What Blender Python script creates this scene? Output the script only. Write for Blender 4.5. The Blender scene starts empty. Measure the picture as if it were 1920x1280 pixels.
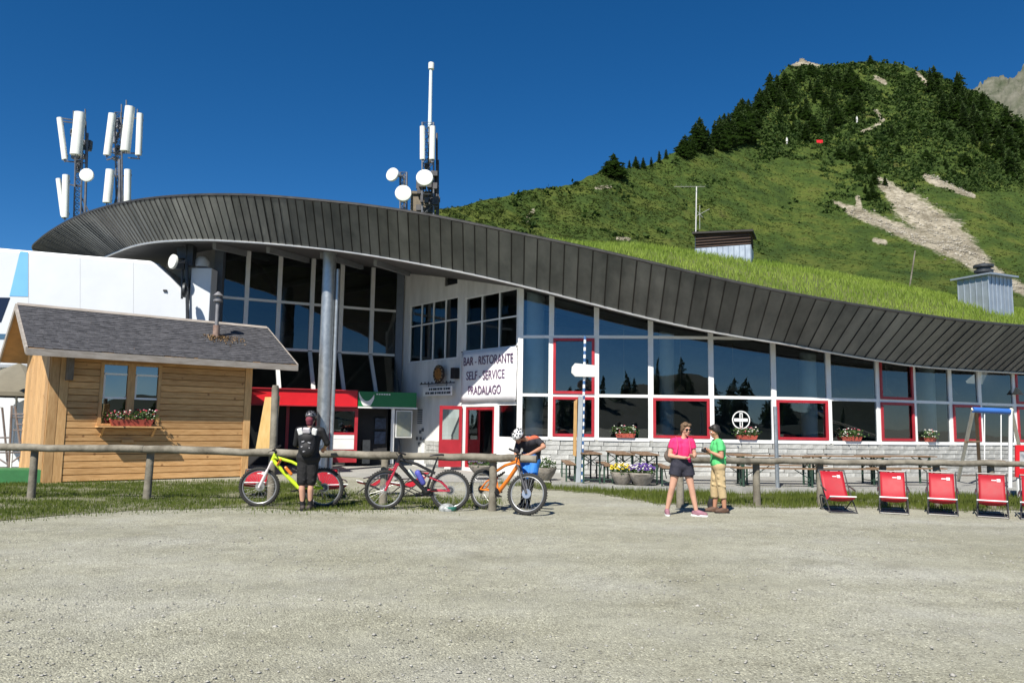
import bpy, bmesh, math, random
import numpy as np
from mathutils import Vector, Matrix, Euler, Quaternion

rnd = random.Random(11)
nprng = np.random.RandomState(5)
S = bpy.context.scene
COL = S.collection

# ------------------------------------------------------------------ camera
CAM_H, FOC = 1.6, 1440.0                      # eye height (m), focal length in photo pixels (1920 wide)
PITCH, ROLL = math.atan(155.0 / FOC), 0.0150
FWD = Vector((0, math.cos(PITCH), math.sin(PITCH)))
UP0 = Vector((0, -math.sin(PITCH), math.cos(PITCH)))
RGT = Vector((1, 0, 0)) * math.cos(ROLL) + UP0 * math.sin(ROLL)
UPV = UP0 * math.cos(ROLL) - Vector((1, 0, 0)) * math.sin(ROLL)
EYE = Vector((0, 0, CAM_H))
cam = bpy.data.cameras.new('camera')
cam.sensor_width = 36.0
cam.lens = FOC * 36.0 / 1920.0
cam.clip_start, cam.clip_end = 0.1, 5000.0
camo = bpy.data.objects.new('camera', cam)
COL.objects.link(camo)
m = Matrix.Identity(4)
for i in range(3):
    m[i][0], m[i][1], m[i][2] = RGT[i], UPV[i], -FWD[i]
m[0][3], m[1][3], m[2][3] = EYE
camo.matrix_world = m
S.camera = camo
S.render.resolution_x, S.render.resolution_y = 1024, 682

# ------------------------------------------------------------------ sky and sun
SUN = Vector((0.40, 0.92, -1.10)).normalized()         # travel direction of sunlight
w = bpy.data.worlds.new('World')
S.world = w
w.use_nodes = True
nt = w.node_tree
nt.nodes.clear()
sky = nt.nodes.new('ShaderNodeTexSky')
sky.sky_type = 'NISHITA'
sky.sun_disc = False
sky.sun_elevation = math.asin(-SUN.z)
sky.sun_rotation = math.atan2(-SUN.x, -SUN.y)
sky.altitude = 2600
sky.air_density = 0.95
sky.dust_density = 0.15
sky.ozone_density = 5.0
hs = nt.nodes.new('ShaderNodeHueSaturation')
hs.inputs['Saturation'].default_value = 1.27
hs.inputs['Value'].default_value = 1.0
bg = nt.nodes.new('ShaderNodeBackground')
bg.inputs['Strength'].default_value = 0.074
out = nt.nodes.new('ShaderNodeOutputWorld')
nt.links.new(sky.outputs['Color'], hs.inputs['Color'])
nt.links.new(hs.outputs['Color'], bg.inputs['Color'])
nt.links.new(bg.outputs[0], out.inputs['Surface'])
sl = bpy.data.lights.new('sun', 'SUN')
sl.energy = 5.0
sl.angle = math.radians(0.53)
sl.color = (1.0, 0.94, 0.84)
so = bpy.data.objects.new('sun', sl)
so.rotation_euler = SUN.to_track_quat('-Z', 'Y').to_euler()
so.location = (-10, -30, 40)
COL.objects.link(so)
S.view_settings.view_transform = 'Standard'
S.view_settings.look = 'None'
S.view_settings.gamma = 1.0
S.view_settings.exposure = 0.60
S.view_settings.use_curve_mapping = False


# ------------------------------------------------------------------ helpers
def P(px, py, Y):
    """point at world depth Y that the photo shows at pixel (px, py)"""
    d = FWD + RGT * ((px - 960) / FOC) + UPV * ((640 - py) / FOC)
    return EYE + d * (Y / d.y)


def G(px, py, z=0.0):
    d = FWD + RGT * ((px - 960) / FOC) + UPV * ((640 - py) / FOC)
    return EYE + d * ((z - CAM_H) / d.z)


def HIT(px, py, A, B):
    """hit of the pixel ray with the vertical plane through A and B (xy)"""
    d = FWD + RGT * ((px - 960) / FOC) + UPV * ((640 - py) / FOC)
    n = Vector((B[1] - A[1], -(B[0] - A[0]), 0))
    t = (Vector((A[0], A[1], 0)) - EYE).dot(n) / d.dot(n)
    return EYE + d * t


def proj(p):
    v = Vector(p) - EYE
    z = v.dot(FWD)
    return 960 + FOC * v.dot(RGT) / z, 640 - FOC * v.dot(UPV) / z


MATS = {}


def mat(name, col, rough=0.7, metal=0.0, var=0.0, vscale=4.0, bump=0.0, bscale=30.0, col2=None, spec=0.5, stretch=None, coat=0.0, detail=5.0, vmul=1.0, sheen=0.0, trans=None):
    """procedural surface: noise between col and col2 (or lighter and darker col) plus fine bump"""
    if name in MATS:
        return MATS[name]
    mt = bpy.data.materials.new(name)
    mt.use_nodes = True
    n, l = mt.node_tree.nodes, mt.node_tree.links
    b = n['Principled BSDF']
    b.inputs['Base Color'].default_value = (*col, 1)
    b.inputs['Roughness'].default_value = rough
    b.inputs['Metallic'].default_value = metal
    b.inputs['Specular IOR Level'].default_value = spec
    if coat:
        b.inputs['Coat Weight'].default_value = coat
    tc = n.new('ShaderNodeTexCoord')
    vec = tc.outputs['Object']
    if stretch:
        mp = n.new('ShaderNodeMapping')
        mp.inputs['Scale'].default_value = stretch
        l.new(vec, mp.inputs['Vector'])
        vec = mp.outputs['Vector']
    if var > 0 or col2:
        nz = n.new('ShaderNodeTexNoise')
        nz.inputs['Scale'].default_value = vscale
        nz.inputs['Detail'].default_value = detail
        nz.inputs['Roughness'].default_value = 0.62
        l.new(vec, nz.inputs['Vector'])
        rp = n.new('ShaderNodeValToRGB')
        rp.color_ramp.elements[0].position = 0.32
        rp.color_ramp.elements[1].position = 0.68
        c2 = col2 or tuple(min(1, c * (1 + var)) for c in col)
        c1 = col if col2 else tuple(c * (1 - var) for c in col)
        rp.color_ramp.elements[0].color = (*c1, 1)
        rp.color_ramp.elements[1].color = (*c2, 1)
        l.new(nz.outputs['Fac'], rp.inputs['Fac'])
        oi = n.new('ShaderNodeObjectInfo')
        mr = n.new('ShaderNodeMapRange')
        mr.inputs['To Min'].default_value = 1 - 0.35 * min(var + 0.15, .6)
        mr.inputs['To Max'].default_value = 1 + 0.35 * min(var + 0.15, .6)
        l.new(oi.outputs['Random'], mr.inputs['Value'])
        mx = n.new('ShaderNodeMix')
        mx.data_type = 'RGBA'
        mx.blend_type = 'MULTIPLY'
        mx.inputs['Factor'].default_value = vmul
        l.new(rp.outputs['Color'], mx.inputs['A'])
        l.new(mr.outputs['Result'], mx.inputs['B'])
        l.new(mx.outputs['Result'], b.inputs['Base Color'])
        rr = n.new('ShaderNodeMapRange')
        rr.inputs['To Min'].default_value = max(0.03, rough - 0.12)
        rr.inputs['To Max'].default_value = min(1, rough + 0.12)
        l.new(nz.outputs['Fac'], rr.inputs['Value'])
        l.new(rr.outputs['Result'], b.inputs['Roughness'])
    if bump > 0:
        n2 = n.new('ShaderNodeTexNoise')
        n2.inputs['Scale'].default_value = bscale
        n2.inputs['Detail'].default_value = 6
        l.new(vec, n2.inputs['Vector'])
        bp = n.new('ShaderNodeBump')
        bp.inputs['Strength'].default_value = bump
        bp.inputs['Distance'].default_value = 0.02
        l.new(n2.outputs['Fac'], bp.inputs['Height'])
        l.new(bp.outputs['Normal'], b.inputs['Normal'])
    if trans:
        # thin leaves: part of the light passes through
        o = n['Material Output']
        t = n.new('ShaderNodeBsdfTranslucent')
        t.inputs['Color'].default_value = (*trans, 1)
        ms = n.new('ShaderNodeMixShader')
        ms.inputs['Fac'].default_value = 0.3
        l.new(b.outputs[0], ms.inputs[1])
        l.new(t.outputs[0], ms.inputs[2])
        l.new(ms.outputs[0], o.inputs['Surface'])
    MATS[name] = mt
    return mt


def glass_mat(name, tint, refl=0.06, rough=0.0):
    mt = bpy.data.materials.new(name)
    mt.use_nodes = True
    n, l = mt.node_tree.nodes, mt.node_tree.links
    n.remove(n['Principled BSDF'])
    o = n['Material Output']
    tr = n.new('ShaderNodeBsdfTransparent')
    tr.inputs['Color'].default_value = (*tint, 1)
    gl = n.new('ShaderNodeBsdfGlossy')
    gl.inputs['Roughness'].default_value = rough
    gl.inputs['Color'].default_value = (.9, .95, 1, 1)
    fr = n.new('ShaderNodeFresnel')
    fr.inputs['IOR'].default_value = 1.52
    ad = n.new('ShaderNodeMath')
    ad.operation = 'ADD'
    ad.use_clamp = True
    ad.inputs[1].default_value = refl
    mx = n.new('ShaderNodeMixShader')
    tc = n.new('ShaderNodeTexCoord')
    nz = n.new('ShaderNodeTexNoise')
    nz.inputs['Scale'].default_value = 0.9
    nz.inputs['Detail'].default_value = 1
    l.new(tc.outputs['Object'], nz.inputs['Vector'])
    bp = n.new('ShaderNodeBump')
    bp.inputs['Strength'].default_value = 0.10
    bp.inputs['Distance'].default_value = 0.05
    l.new(nz.outputs['Fac'], bp.inputs['Height'])
    l.new(bp.outputs['Normal'], gl.inputs['Normal'])
    l.new(fr.outputs[0], ad.inputs[0])
    l.new(ad.outputs[0], mx.inputs['Fac'])
    l.new(tr.outputs[0], mx.inputs[1])
    l.new(gl.outputs[0], mx.inputs[2])
    l.new(mx.outputs[0], o.inputs['Surface'])
    MATS[name] = mt
    return mt


def thing(name, label, cat, loc=(0, 0, 0), group=None, rotz=0.0, scale=1.0):
    o = bpy.data.objects.new(name, None)
    COL.objects.link(o)
    o.location = loc
    o.rotation_euler = (0, 0, rotz)
    o.scale = (scale,) * 3
    o.empty_display_size = 0.2
    o['label'] = label
    o['category'] = cat
    if group:
        o['group'] = group
    return o


def tag(o, label=None, cat=None, group=None, kind=None):
    if label:
        o['label'] = label
    if cat:
        o['category'] = cat
    if group:
        o['group'] = group
    if kind:
        o['kind'] = kind
    return o


def link_mesh(name, me, parent=None, world=False, mats=None, smooth=False):
    """world=True: mesh coordinates are world coordinates and the parent is an unrotated Empty"""
    o = bpy.data.objects.new(name, me)
    COL.objects.link(o)
    if mats:
        for k in (mats if isinstance(mats, (list, tuple)) else [mats]):
            me.materials.append(k)
    if smooth:
        me.polygons.foreach_set('use_smooth', [True] * len(me.polygons))
    if parent:
        o.parent = parent
        if world:
            p, off = parent, Vector((0, 0, 0))
            while p:
                off += p.location
                p = p.parent
            o.location = -off
    return o


class MB:
    """collects shapes and links them as ONE mesh object"""

    def __init__(s):
        s.v, s.f, s.mi, s.cur = [], [], [], 0

    def m(s, i):
        s.cur = i
        return s

    def add(s, vs, fs, M=None):
        o = len(s.v)
        if M is not None:
            vs = [M @ Vector(q) for q in vs]
        s.v += [tuple(q) for q in vs]
        s.f += [tuple(i + o for i in f) for f in fs]
        s.mi += [s.cur] * len(fs)
        return s

    def box(s, c, size, rot=None, M=None, jit=0.0):
        x, y, z = (q / 2 for q in size)
        vs = [Vector((a * x, b * y, e * z)) for a in (-1, 1) for b in (-1, 1) for e in (-1, 1)]
        if jit:
            vs = [q + Vector((rnd.uniform(-jit, jit), rnd.uniform(-jit, jit), rnd.uniform(-jit, jit))) for q in vs]
        if rot is not None:
            R = Euler(rot).to_matrix() if not isinstance(rot, Matrix) else rot
            vs = [R @ q for q in vs]
        vs = [q + Vector(c) for q in vs]
        return s.add(vs, [(0, 1, 3, 2), (4, 6, 7, 5), (0, 4, 5, 1), (2, 3, 7, 6), (0, 2, 6, 4), (1, 5, 7, 3)], M)

    def bar(s, a, b, wd, th, up=(0, 0, 1)):
        """rectangular bar from a to b, wd across, th along up"""
        a, b = Vector(a), Vector(b)
        d = (b - a)
        L = d.length
        d.normalize()
        u = Vector(up)
        sd = d.cross(u)
        if sd.length < 1e-4:
            sd = d.cross(Vector((1, 0, 0)))
        sd.normalize()
        u = sd.cross(d)
        R = Matrix((d, sd, u)).transposed()
        return s.box((a + b) / 2, (L, wd, th), rot=R)

    def tube(s, a, b, r0, r1=None, n=8, caps=True):
        r1 = r0 if r1 is None else r1
        return s.path([a, b], [r0, r1], n, caps)

    def path(s, pts, r, n=8, caps=True, closed=False):
        pts = [Vector(p) for p in pts]
        k = len(pts)
        rs = r if isinstance(r, (list, tuple)) else [r] * k
        rings, prev = [], None
        for i, p in enumerate(pts):
            if closed:
                t = pts[(i + 1) % k] - pts[i - 1]
            else:
                t = pts[min(i + 1, k - 1)] - pts[max(i - 1, 0)]
            if t.length < 1e-9:
                t = Vector((0, 0, 1))
            t.normalize()
            if prev is None:
                u = t.orthogonal().normalized()
                if abs(t.z) < .9:
                    u = (Vector((0, 0, 1)) - t * t.z).normalized()
            else:
                u = prev - t * prev.dot(t)
                u = u.normalized() if u.length > 1e-6 else t.orthogonal().normalized()
            prev = u
            v = t.cross(u)
            rings.append([p + (u * math.cos(2 * math.pi * j / n) + v * math.sin(2 * math.pi * j / n)) * rs[i] for j in range(n)])
        vs = [q for rg in rings for q in rg]
        fs = []
        for i in range(k if closed else k - 1):
            i2 = (i + 1) % k
            for j in range(n):
                fs.append((i * n + j, i * n + (j + 1) % n, i2 * n + (j + 1) % n, i2 * n + j))
        if caps and not closed:
            fs.append(tuple(range(n - 1, -1, -1)))
            fs.append(tuple((k - 1) * n + j for j in range(n)))
        return s.add(vs, fs)

    def lathe(s, prof, n=16, M=None):
        """profile of (r, z) around z"""
        vs, fs = [], []
        for r, z in prof:
            for j in range(n):
                a = 2 * math.pi * j / n
                vs.append((r * math.cos(a), r * math.sin(a), z))
        for i in range(len(prof) - 1):
            for j in range(n):
                fs.append((i * n + j, i * n + (j + 1) % n, (i + 1) * n + (j + 1) % n, (i + 1) * n + j))
        fs.append(tuple(range(n - 1, -1, -1)))
        fs.append(tuple((len(prof) - 1) * n + j for j in range(n)))
        return s.add(vs, fs, M)

    def ell(s, c, r, n=12, k=8, M=None, rot=None):
        """ellipsoid"""
        r = (r, r, r) if isinstance(r, (int, float)) else r
        R = Euler(rot).to_matrix() if rot is not None else Matrix.Identity(3)
        vs = [Vector((0, 0, -1))]
        for i in range(1, k):
            a = -math.pi / 2 + math.pi * i / k
            for j in range(n):
                b = 2 * math.pi * j / n
                vs.append(Vector((math.cos(a) * math.cos(b), math.cos(a) * math.sin(b), math.sin(a))))
        vs.append(Vector((0, 0, 1)))
        vs = [R @ Vector((q.x * r[0], q.y * r[1], q.z * r[2])) + Vector(c) for q in vs]
        fs = [(0, 1 + (j + 1) % n, 1 + j) for j in range(n)]
        for i in range(k - 2):
            for j in range(n):
                fs.append((1 + i * n + j, 1 + i * n + (j + 1) % n, 1 + (i + 1) * n + (j + 1) % n, 1 + (i + 1) * n + j))
        L = len(vs) - 1
        fs += [(L, 1 + (k - 2) * n + j, 1 + (k - 2) * n + (j + 1) % n) for j in range(n)]
        return s.add(vs, fs, M)

    def cap(s, a, b, r0, r1, n=12):
        """tapered capsule"""
        a, b = Vector(a), Vector(b)
        d = (b - a)
        L = d.length
        if L < 1e-6:
            return s.ell(a, max(r0, r1), n, 8)
        d.normalize()
        pts, rs = [], []
        for i in range(5):
            t = math.pi / 2 * i / 5
            pts.append(a - d * r0 * math.cos(t))
            rs.append(max(1e-4, r0 * math.sin(t)))
        pts += [a, b]
        rs += [r0, r1]
        for i in range(4, -1, -1):
            t = math.pi / 2 * i / 5
            pts.append(b + d * r1 * math.cos(t))
            rs.append(max(1e-4, r1 * math.sin(t)))
        return s.path(pts, rs, n)

    def chain(s, pts, rs, n=12):
        for i in range(len(pts) - 1):
            s.cap(pts[i], pts[i + 1], rs[i], rs[i + 1], n)
        return s

    def flat_chain(s, pts, rs, n=14):
        """chain whose far end is cut off square (a sleeve or trouser leg)"""
        if len(pts) > 2:
            s.chain(pts[:-1], rs[:-1], n)
        else:
            s.ell(pts[0], rs[0], n, 8)
        return s.path([pts[-2], Vector(pts[-2]).lerp(Vector(pts[-1]), .5), pts[-1]], [rs[-2], (rs[-2] + rs[-1]) / 2, rs[-1]], n)

    def prism(s, poly, d):
        """3-D polygon extruded along vector d"""
        k = len(poly)
        d = Vector(d)
        vs = [Vector(p) for p in poly] + [Vector(p) + d for p in poly]
        fs = [tuple(range(k - 1, -1, -1)), tuple(range(k, 2 * k))]
        fs += [(i, (i + 1) % k, k + (i + 1) % k, k + i) for i in range(k)]
        return s.add(vs, fs)

    def quad(s, a, b, c, d):
        return s.add([a, b, c, d], [(0, 1, 2, 3)])

    def mesh(s, name='mesh', fix=True):
        me = bpy.data.meshes.new(name)
        me.from_pydata(s.v, [], s.f)
        if any(s.mi):
            me.polygons.foreach_set('material_index', s.mi)
        if fix:
            bm = bmesh.new()
            bm.from_mesh(me)
            bmesh.ops.recalc_face_normals(bm, faces=bm.faces)
            bm.to_mesh(me)
            bm.free()
        me.update()
        return me

    def build(s, name, mats, parent=None, world=False, smooth=False, bevel=0.0, fix=True):
        me = s.mesh(name, fix)
        o = link_mesh(name, me, parent, world, mats, smooth)
        if bevel:
            b = o.modifiers.new('bevel', 'BEVEL')
            b.width = bevel
            b.segments = 2
            b.limit_method = 'ANGLE'
        if smooth:
            shade_auto(me)
        return o


def shade_auto(me, ang=40):
    me.polygons.foreach_set('use_smooth', [True] * len(me.polygons))
    bm = bmesh.new()
    bm.from_mesh(me)
    lim = math.radians(ang)
    for e in bm.edges:
        if len(e.link_faces) == 2 and e.calc_face_angle(0) > lim:
            e.smooth = False
    bm.to_mesh(me)
    bm.free()


def copy_tree(o, parent=None):
    c = o.copy()
    COL.objects.link(c)
    c.parent = parent
    for ch in list(o.children):
        copy_tree(ch, c)
    return c


def remesh(mb, name, mats, parent=None, voxel=0.012, smooth=2, world=False):
    """fuse overlapping shapes of mb into one continuous skin"""
    me = mb.mesh('tmp')
    o = bpy.data.objects.new('tmp', me)
    COL.objects.link(o)
    r = o.modifiers.new('r', 'REMESH')
    r.mode = 'VOXEL'
    r.voxel_size = voxel
    if smooth:
        q = o.modifiers.new('s', 'SMOOTH')
        q.factor = 0.5
        q.iterations = smooth
    dg = bpy.context.evaluated_depsgraph_get()
    dg.update()
    nm = bpy.data.meshes.new_from_object(o.evaluated_get(dg))
    bpy.data.objects.remove(o)
    nm.name = name
    nm.materials.clear()
    return link_mesh(name, nm, parent, world, mats, True)


def np_mesh(name, verts, faces_n, idx, mats, parent=None, world=False):
    """fast mesh: verts (N,3), idx flat corner list, faces_n corners per face"""
    me = bpy.data.meshes.new(name)
    nf = len(idx) // faces_n
    me.vertices.add(len(verts))
    me.vertices.foreach_set('co', np.asarray(verts, dtype=np.float32).ravel())
    me.loops.add(len(idx))
    me.loops.foreach_set('vertex_index', np.asarray(idx, dtype=np.int32))
    me.polygons.add(nf)
    me.polygons.foreach_set('loop_start', np.arange(nf, dtype=np.int32) * faces_n)
    me.polygons.foreach_set('loop_total', np.full(nf, faces_n, dtype=np.int32))
    me.update(calc_edges=True)
    return link_mesh(name, me, parent, world, mats)


def blades(name, pos, h, wd, mats, lean=0.35, parent=None, hvar=0.5):
    """grass: one bent blade (two triangles) for each position"""
    N = len(pos)
    a = nprng.rand(N) * 6.283
    hh = h * (1 - hvar + 2 * hvar * nprng.rand(N))
    ww = wd * (.7 + .6 * nprng.rand(N))
    dx, dy = np.cos(a), np.sin(a)
    la = nprng.rand(N) * 6.283
    ln = lean * hh * nprng.rand(N)
    lx, ly = np.cos(la) * ln, np.sin(la) * ln
    pos = np.asarray(pos)
    v = np.zeros((N, 4, 3))
    v[:, 0] = pos + np.stack([dx * ww, dy * ww, 0 * hh], 1)
    v[:, 1] = pos - np.stack([dx * ww, dy * ww, 0 * hh], 1)
    v[:, 2] = pos + np.stack([lx * .45 - dx * ww * .5, ly * .45 - dy * ww * .5, hh * .6], 1)
    v[:, 3] = pos + np.stack([lx, ly, hh], 1)
    b = np.arange(N)[:, None] * 4
    idx = np.concatenate([b + 0, b + 1, b + 2, b + 0, b + 2, b + 3], 1).ravel()
    return np_mesh(name, v.reshape(-1, 3), 3, idx, mats, parent)


def interp(x, xs, ys):
    return float(np.interp(x, xs, ys))


def text_mesh(txt, size, align='CENTER'):
    c = bpy.data.curves.new('t', 'FONT')
    c.body = txt
    c.size = size
    c.align_x = align
    c.align_y = 'CENTER'
    c.extrude = 0.004
    o = bpy.data.objects.new('t', c)
    COL.objects.link(o)
    dg = bpy.context.evaluated_depsgraph_get()
    dg.update()
    me = bpy.data.meshes.new_from_object(o.evaluated_get(dg))
    bpy.data.objects.remove(o)
    return me


def frame_mat(origin, xdir, up=(0, 0, 1)):
    x = Vector(xdir).normalized()
    z = Vector(up).normalized()
    n = x.cross(z).normalized()          # towards the viewer when x runs right and z up
    M = Matrix.Identity(4)
    for i in range(3):
        M[i][0], M[i][1], M[i][2], M[i][3] = x[i], z[i], n[i], origin[i]
    return M


# ------------------------------------------------------------------ common materials
W_PAINT = mat('white_paint', (.78, .79, .78), .45, var=.05, vscale=3, bump=.05, vmul=.3)
W_WALL = mat('white_render', (.58, .585, .57), .8, vscale=1.6, col2=(.76, .765, .755), bump=.2, bscale=60, vmul=.2, stretch=(1.6, 1.6, .35), detail=8)
RED_P = mat('red_paint', (.36, .02, .03), .4, var=.12, vscale=3)
GALV = mat('galvanised_steel', (.42, .45, .47), .42, metal=.75, var=.14, vscale=7, bump=.04)
STEEL = mat('dark_steel', (.06, .065, .07), .5, metal=.6, var=.2, vscale=9)
BLACK = mat('black_plastic', (.012, .012, .014), .5, var=.2, vscale=8)
RUBBER = mat('tyre_rubber', (.025, .025, .024), .85, var=.3, vscale=12, bump=.3, bscale=90)
from mathutils import noise as mnoise


# ================================================================== ground
def gravel_mat():
    mt = bpy.data.materials.new('gravel')
    mt.use_nodes = True
    n, l = mt.node_tree.nodes, mt.node_tree.links
    b = n['Principled BSDF']
    b.inputs['Roughness'].default_value = .92
    b.inputs['Specular IOR Level'].default_value = .2
    tc = n.new('ShaderNodeTexCoord')
    vec = tc.outputs['Object']

    def noise(sc, det=4, ro=.6):
        q = n.new('ShaderNodeTexNoise')
        q.inputs['Scale'].default_value = sc
        q.inputs['Detail'].default_value = det
        q.inputs['Roughness'].default_value = ro
        l.new(vec, q.inputs['Vector'])
        return q.outputs['Fac']

    def ramp(src, stops):
        r = n.new('ShaderNodeValToRGB')
        while len(r.color_ramp.elements) < len(stops):
            r.color_ramp.elements.new(.5)
        for e, (p, c) in zip(r.color_ramp.elements, stops):
            e.position, e.color = p, (*c, 1)
        l.new(src, r.inputs['Fac'])
        return r.outputs['Color']

    def mix(a, bb, f, mode='MIX'):
        q = n.new('ShaderNodeMix')
        q.data_type = 'RGBA'
        q.blend_type = mode
        if isinstance(f, float):
            q.inputs['Factor'].default_value = f
        else:
            l.new(f, q.inputs['Factor'])
        l.new(a, q.inputs['A'])
        l.new(bb, q.inputs['B'])
        return q.outputs['Result']
    big = ramp(noise(.35, 5), [(.3, (.305, .30, .235)), (.5, (.355, .352, .29)), (.7, (.385, .385, .345))])
    mid = ramp(noise(3.2, 6, .7), [(.28, (.80, .80, .80)), (.72, (1.12, 1.12, 1.1))])
    c = mix(big, mid, 1.0, 'MULTIPLY')
    # faint wheel tracks and raked bands
    mp = n.new('ShaderNodeMapping')
    mp.inputs['Rotation'].default_value = (0, 0, .5)
    mp.inputs['Scale'].default_value = (.16, .9, 1)
    l.new(vec, mp.inputs['Vector'])
    tn = n.new('ShaderNodeTexNoise')
    tn.inputs['Scale'].default_value = 1.0
    tn.inputs['Detail'].default_value = 5
    l.new(mp.outputs['Vector'], tn.inputs['Vector'])
    trk = ramp(tn.outputs['Fac'], [(.36, (.90, .90, .89)), (.5, (1, 1, 1)), (.64, (1.07, 1.07, 1.08))])
    c = mix(c, trk, 1.0, 'MULTIPLY')
    pat = ramp(noise(.9, 6, .7), [(.34, (.84, .83, .81)), (.46, (1, 1, 1))])
    c = mix(c, pat, .8, 'MULTIPLY')
    vo = n.new('ShaderNodeTexVoronoi')
    vo.inputs['Scale'].default_value = 75
    l.new(vec, vo.inputs['Vector'])
    sep = n.new('ShaderNodeSeparateColor')
    l.new(vo.outputs['Color'], sep.inputs['Color'])
    peb = ramp(sep.outputs[0], [(0, (.42, .41, .37)), (.2, (.86, .85, .82)), (.85, (1.1, 1.1, 1.06)), (1, (1.8, 1.78, 1.7))])
    c = mix(c, peb, ramp(noise(.6, 4), [(.35, (.45, .45, .45)), (.62, (1, 1, 1))]), 'MULTIPLY')
    fine = ramp(noise(140, 3), [(.3, (.55, .55, .55)), (.7, (1.36, 1.36, 1.35))])
    c = mix(c, fine, .8, 'MULTIPLY')
    l.new(c, b.inputs['Base Color'])
    ad = n.new('ShaderNodeMath')
    ad.operation = 'SUBTRACT'
    l.new(noise(22, 6, .7), ad.inputs[0])
    l.new(vo.outputs['Distance'], ad.inputs[1])
    bp = n.new('ShaderNodeBump')
    bp.inputs['Strength'].default_value = .55
    bp.inputs['Distance'].default_value = .02
    l.new(ad.outputs[0], bp.inputs['Height'])
    l.new(bp.outputs['Normal'], b.inputs['Normal'])
    MATS['gravel'] = mt
    return mt


GRAVEL = gravel_mat()
# yard: fine grid near the camera, one sheet out to the horizon
xs = np.concatenate([[-900, -300, -100, -40], np.linspace(-22, 24, 116), [40, 100, 300, 900]])
ys = np.concatenate([[-900, -300, -80, -20], np.linspace(-2, 30, 100), [60, 200, 600, 1200]])
gv = np.zeros((len(ys), len(xs), 3))
for j, y in enumerate(ys):
    for i, x in enumerate(xs):
        z = 0.0
        if -22 < x < 24 and -2 < y < 17:
            z = .018 * mnoise.noise(Vector((x * .8, y * .8, 0))) + .008 * mnoise.noise(Vector((x * 3, y * 3, 4)))
            z *= min(1, (17 - y) / 3)
        if y > 100 or abs(x) > 90 or y < -100:
            z = -2.0
        gv[j, i] = (x, y, z)
ny, nx = len(ys), len(xs)
q = np.arange(ny * nx).reshape(ny, nx)
idx = np.stack([q[:-1, :-1], q[:-1, 1:], q[1:, 1:], q[1:, :-1]], -1).reshape(-1)
o = np_mesh('gravel_ground', gv.reshape(-1, 3), 4, idx, GRAVEL)
o.data.polygons.foreach_set('use_smooth', [True] * len(o.data.polygons))
tag(o, kind='structure')

# loose stones lying on the yard
STONE_M = mat('loose_stone', (.25, .24, .21), .9, var=.4, vscale=2.5, col2=(.5, .49, .45), detail=2)
mb = MB()
ico_v = [Vector(v) for v in [(0, 0, .7), (.9, 0, .1), (.28, .85, .12), (-.72, .53, .1), (-.72, -.53, .12), (.28, -.85, .1), (0, 0, -.4)]]
ico_f = [(0, i, i % 5 + 1) for i in range(1, 6)] + [(6, i % 5 + 1, i) for i in range(1, 6)]
sv, sf = [], []
for k in range(9000):
    y = 3.8 + 13.5 * rnd.random() ** 1.7
    x = rnd.uniform(-.72, .72) * y
    r = .006 + .012 * rnd.random() ** 3 + (.02 * rnd.random() if rnd.random() < .02 else 0)
    a = rnd.random() * 6.28
    ca, sa = math.cos(a), math.sin(a)
    o0 = len(sv)
    for p in ico_v:
        qx, qy, qz = p.x * r * rnd.uniform(.8, 1.5), p.y * r * rnd.uniform(.7, 1.2), p.z * r * rnd.uniform(.5, .9)
        sv.append((x + qx * ca - qy * sa, y + qx * sa + qy * ca, qz + .004))
    for f in ico_f:
        sf += [f[0] + o0, f[1] + o0, f[2] + o0]
o = np_mesh('loose_stones', np.array(sv), 3, sf, STONE_M)
tag(o, 'small loose grey and pale stones scattered over the gravel yard', 'stones', kind='stuff')

# ================================================================== lawns
GRASS_B = mat('lawn_soil', (.10, .10, .04), .95, var=.4, vscale=2.2, col2=(.24, .235, .16), bump=.4, bscale=25)
GRASS = mat('lawn_grass', (.065, .095, .014), .6, vscale=1.6, col2=(.14, .165, .032), spec=.25, trans=(.1, .2, .02))


def pip(x, y, poly):
    c, k = False, len(poly)
    for i in range(k):
        x0, y0 = poly[i]
        x1, y1 = poly[i - 1]
        if (y0 > y) != (y1 > y) and x < (x1 - x0) * (y - y0) / (y1 - y0) + x0:
            c = not c
    return c


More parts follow.
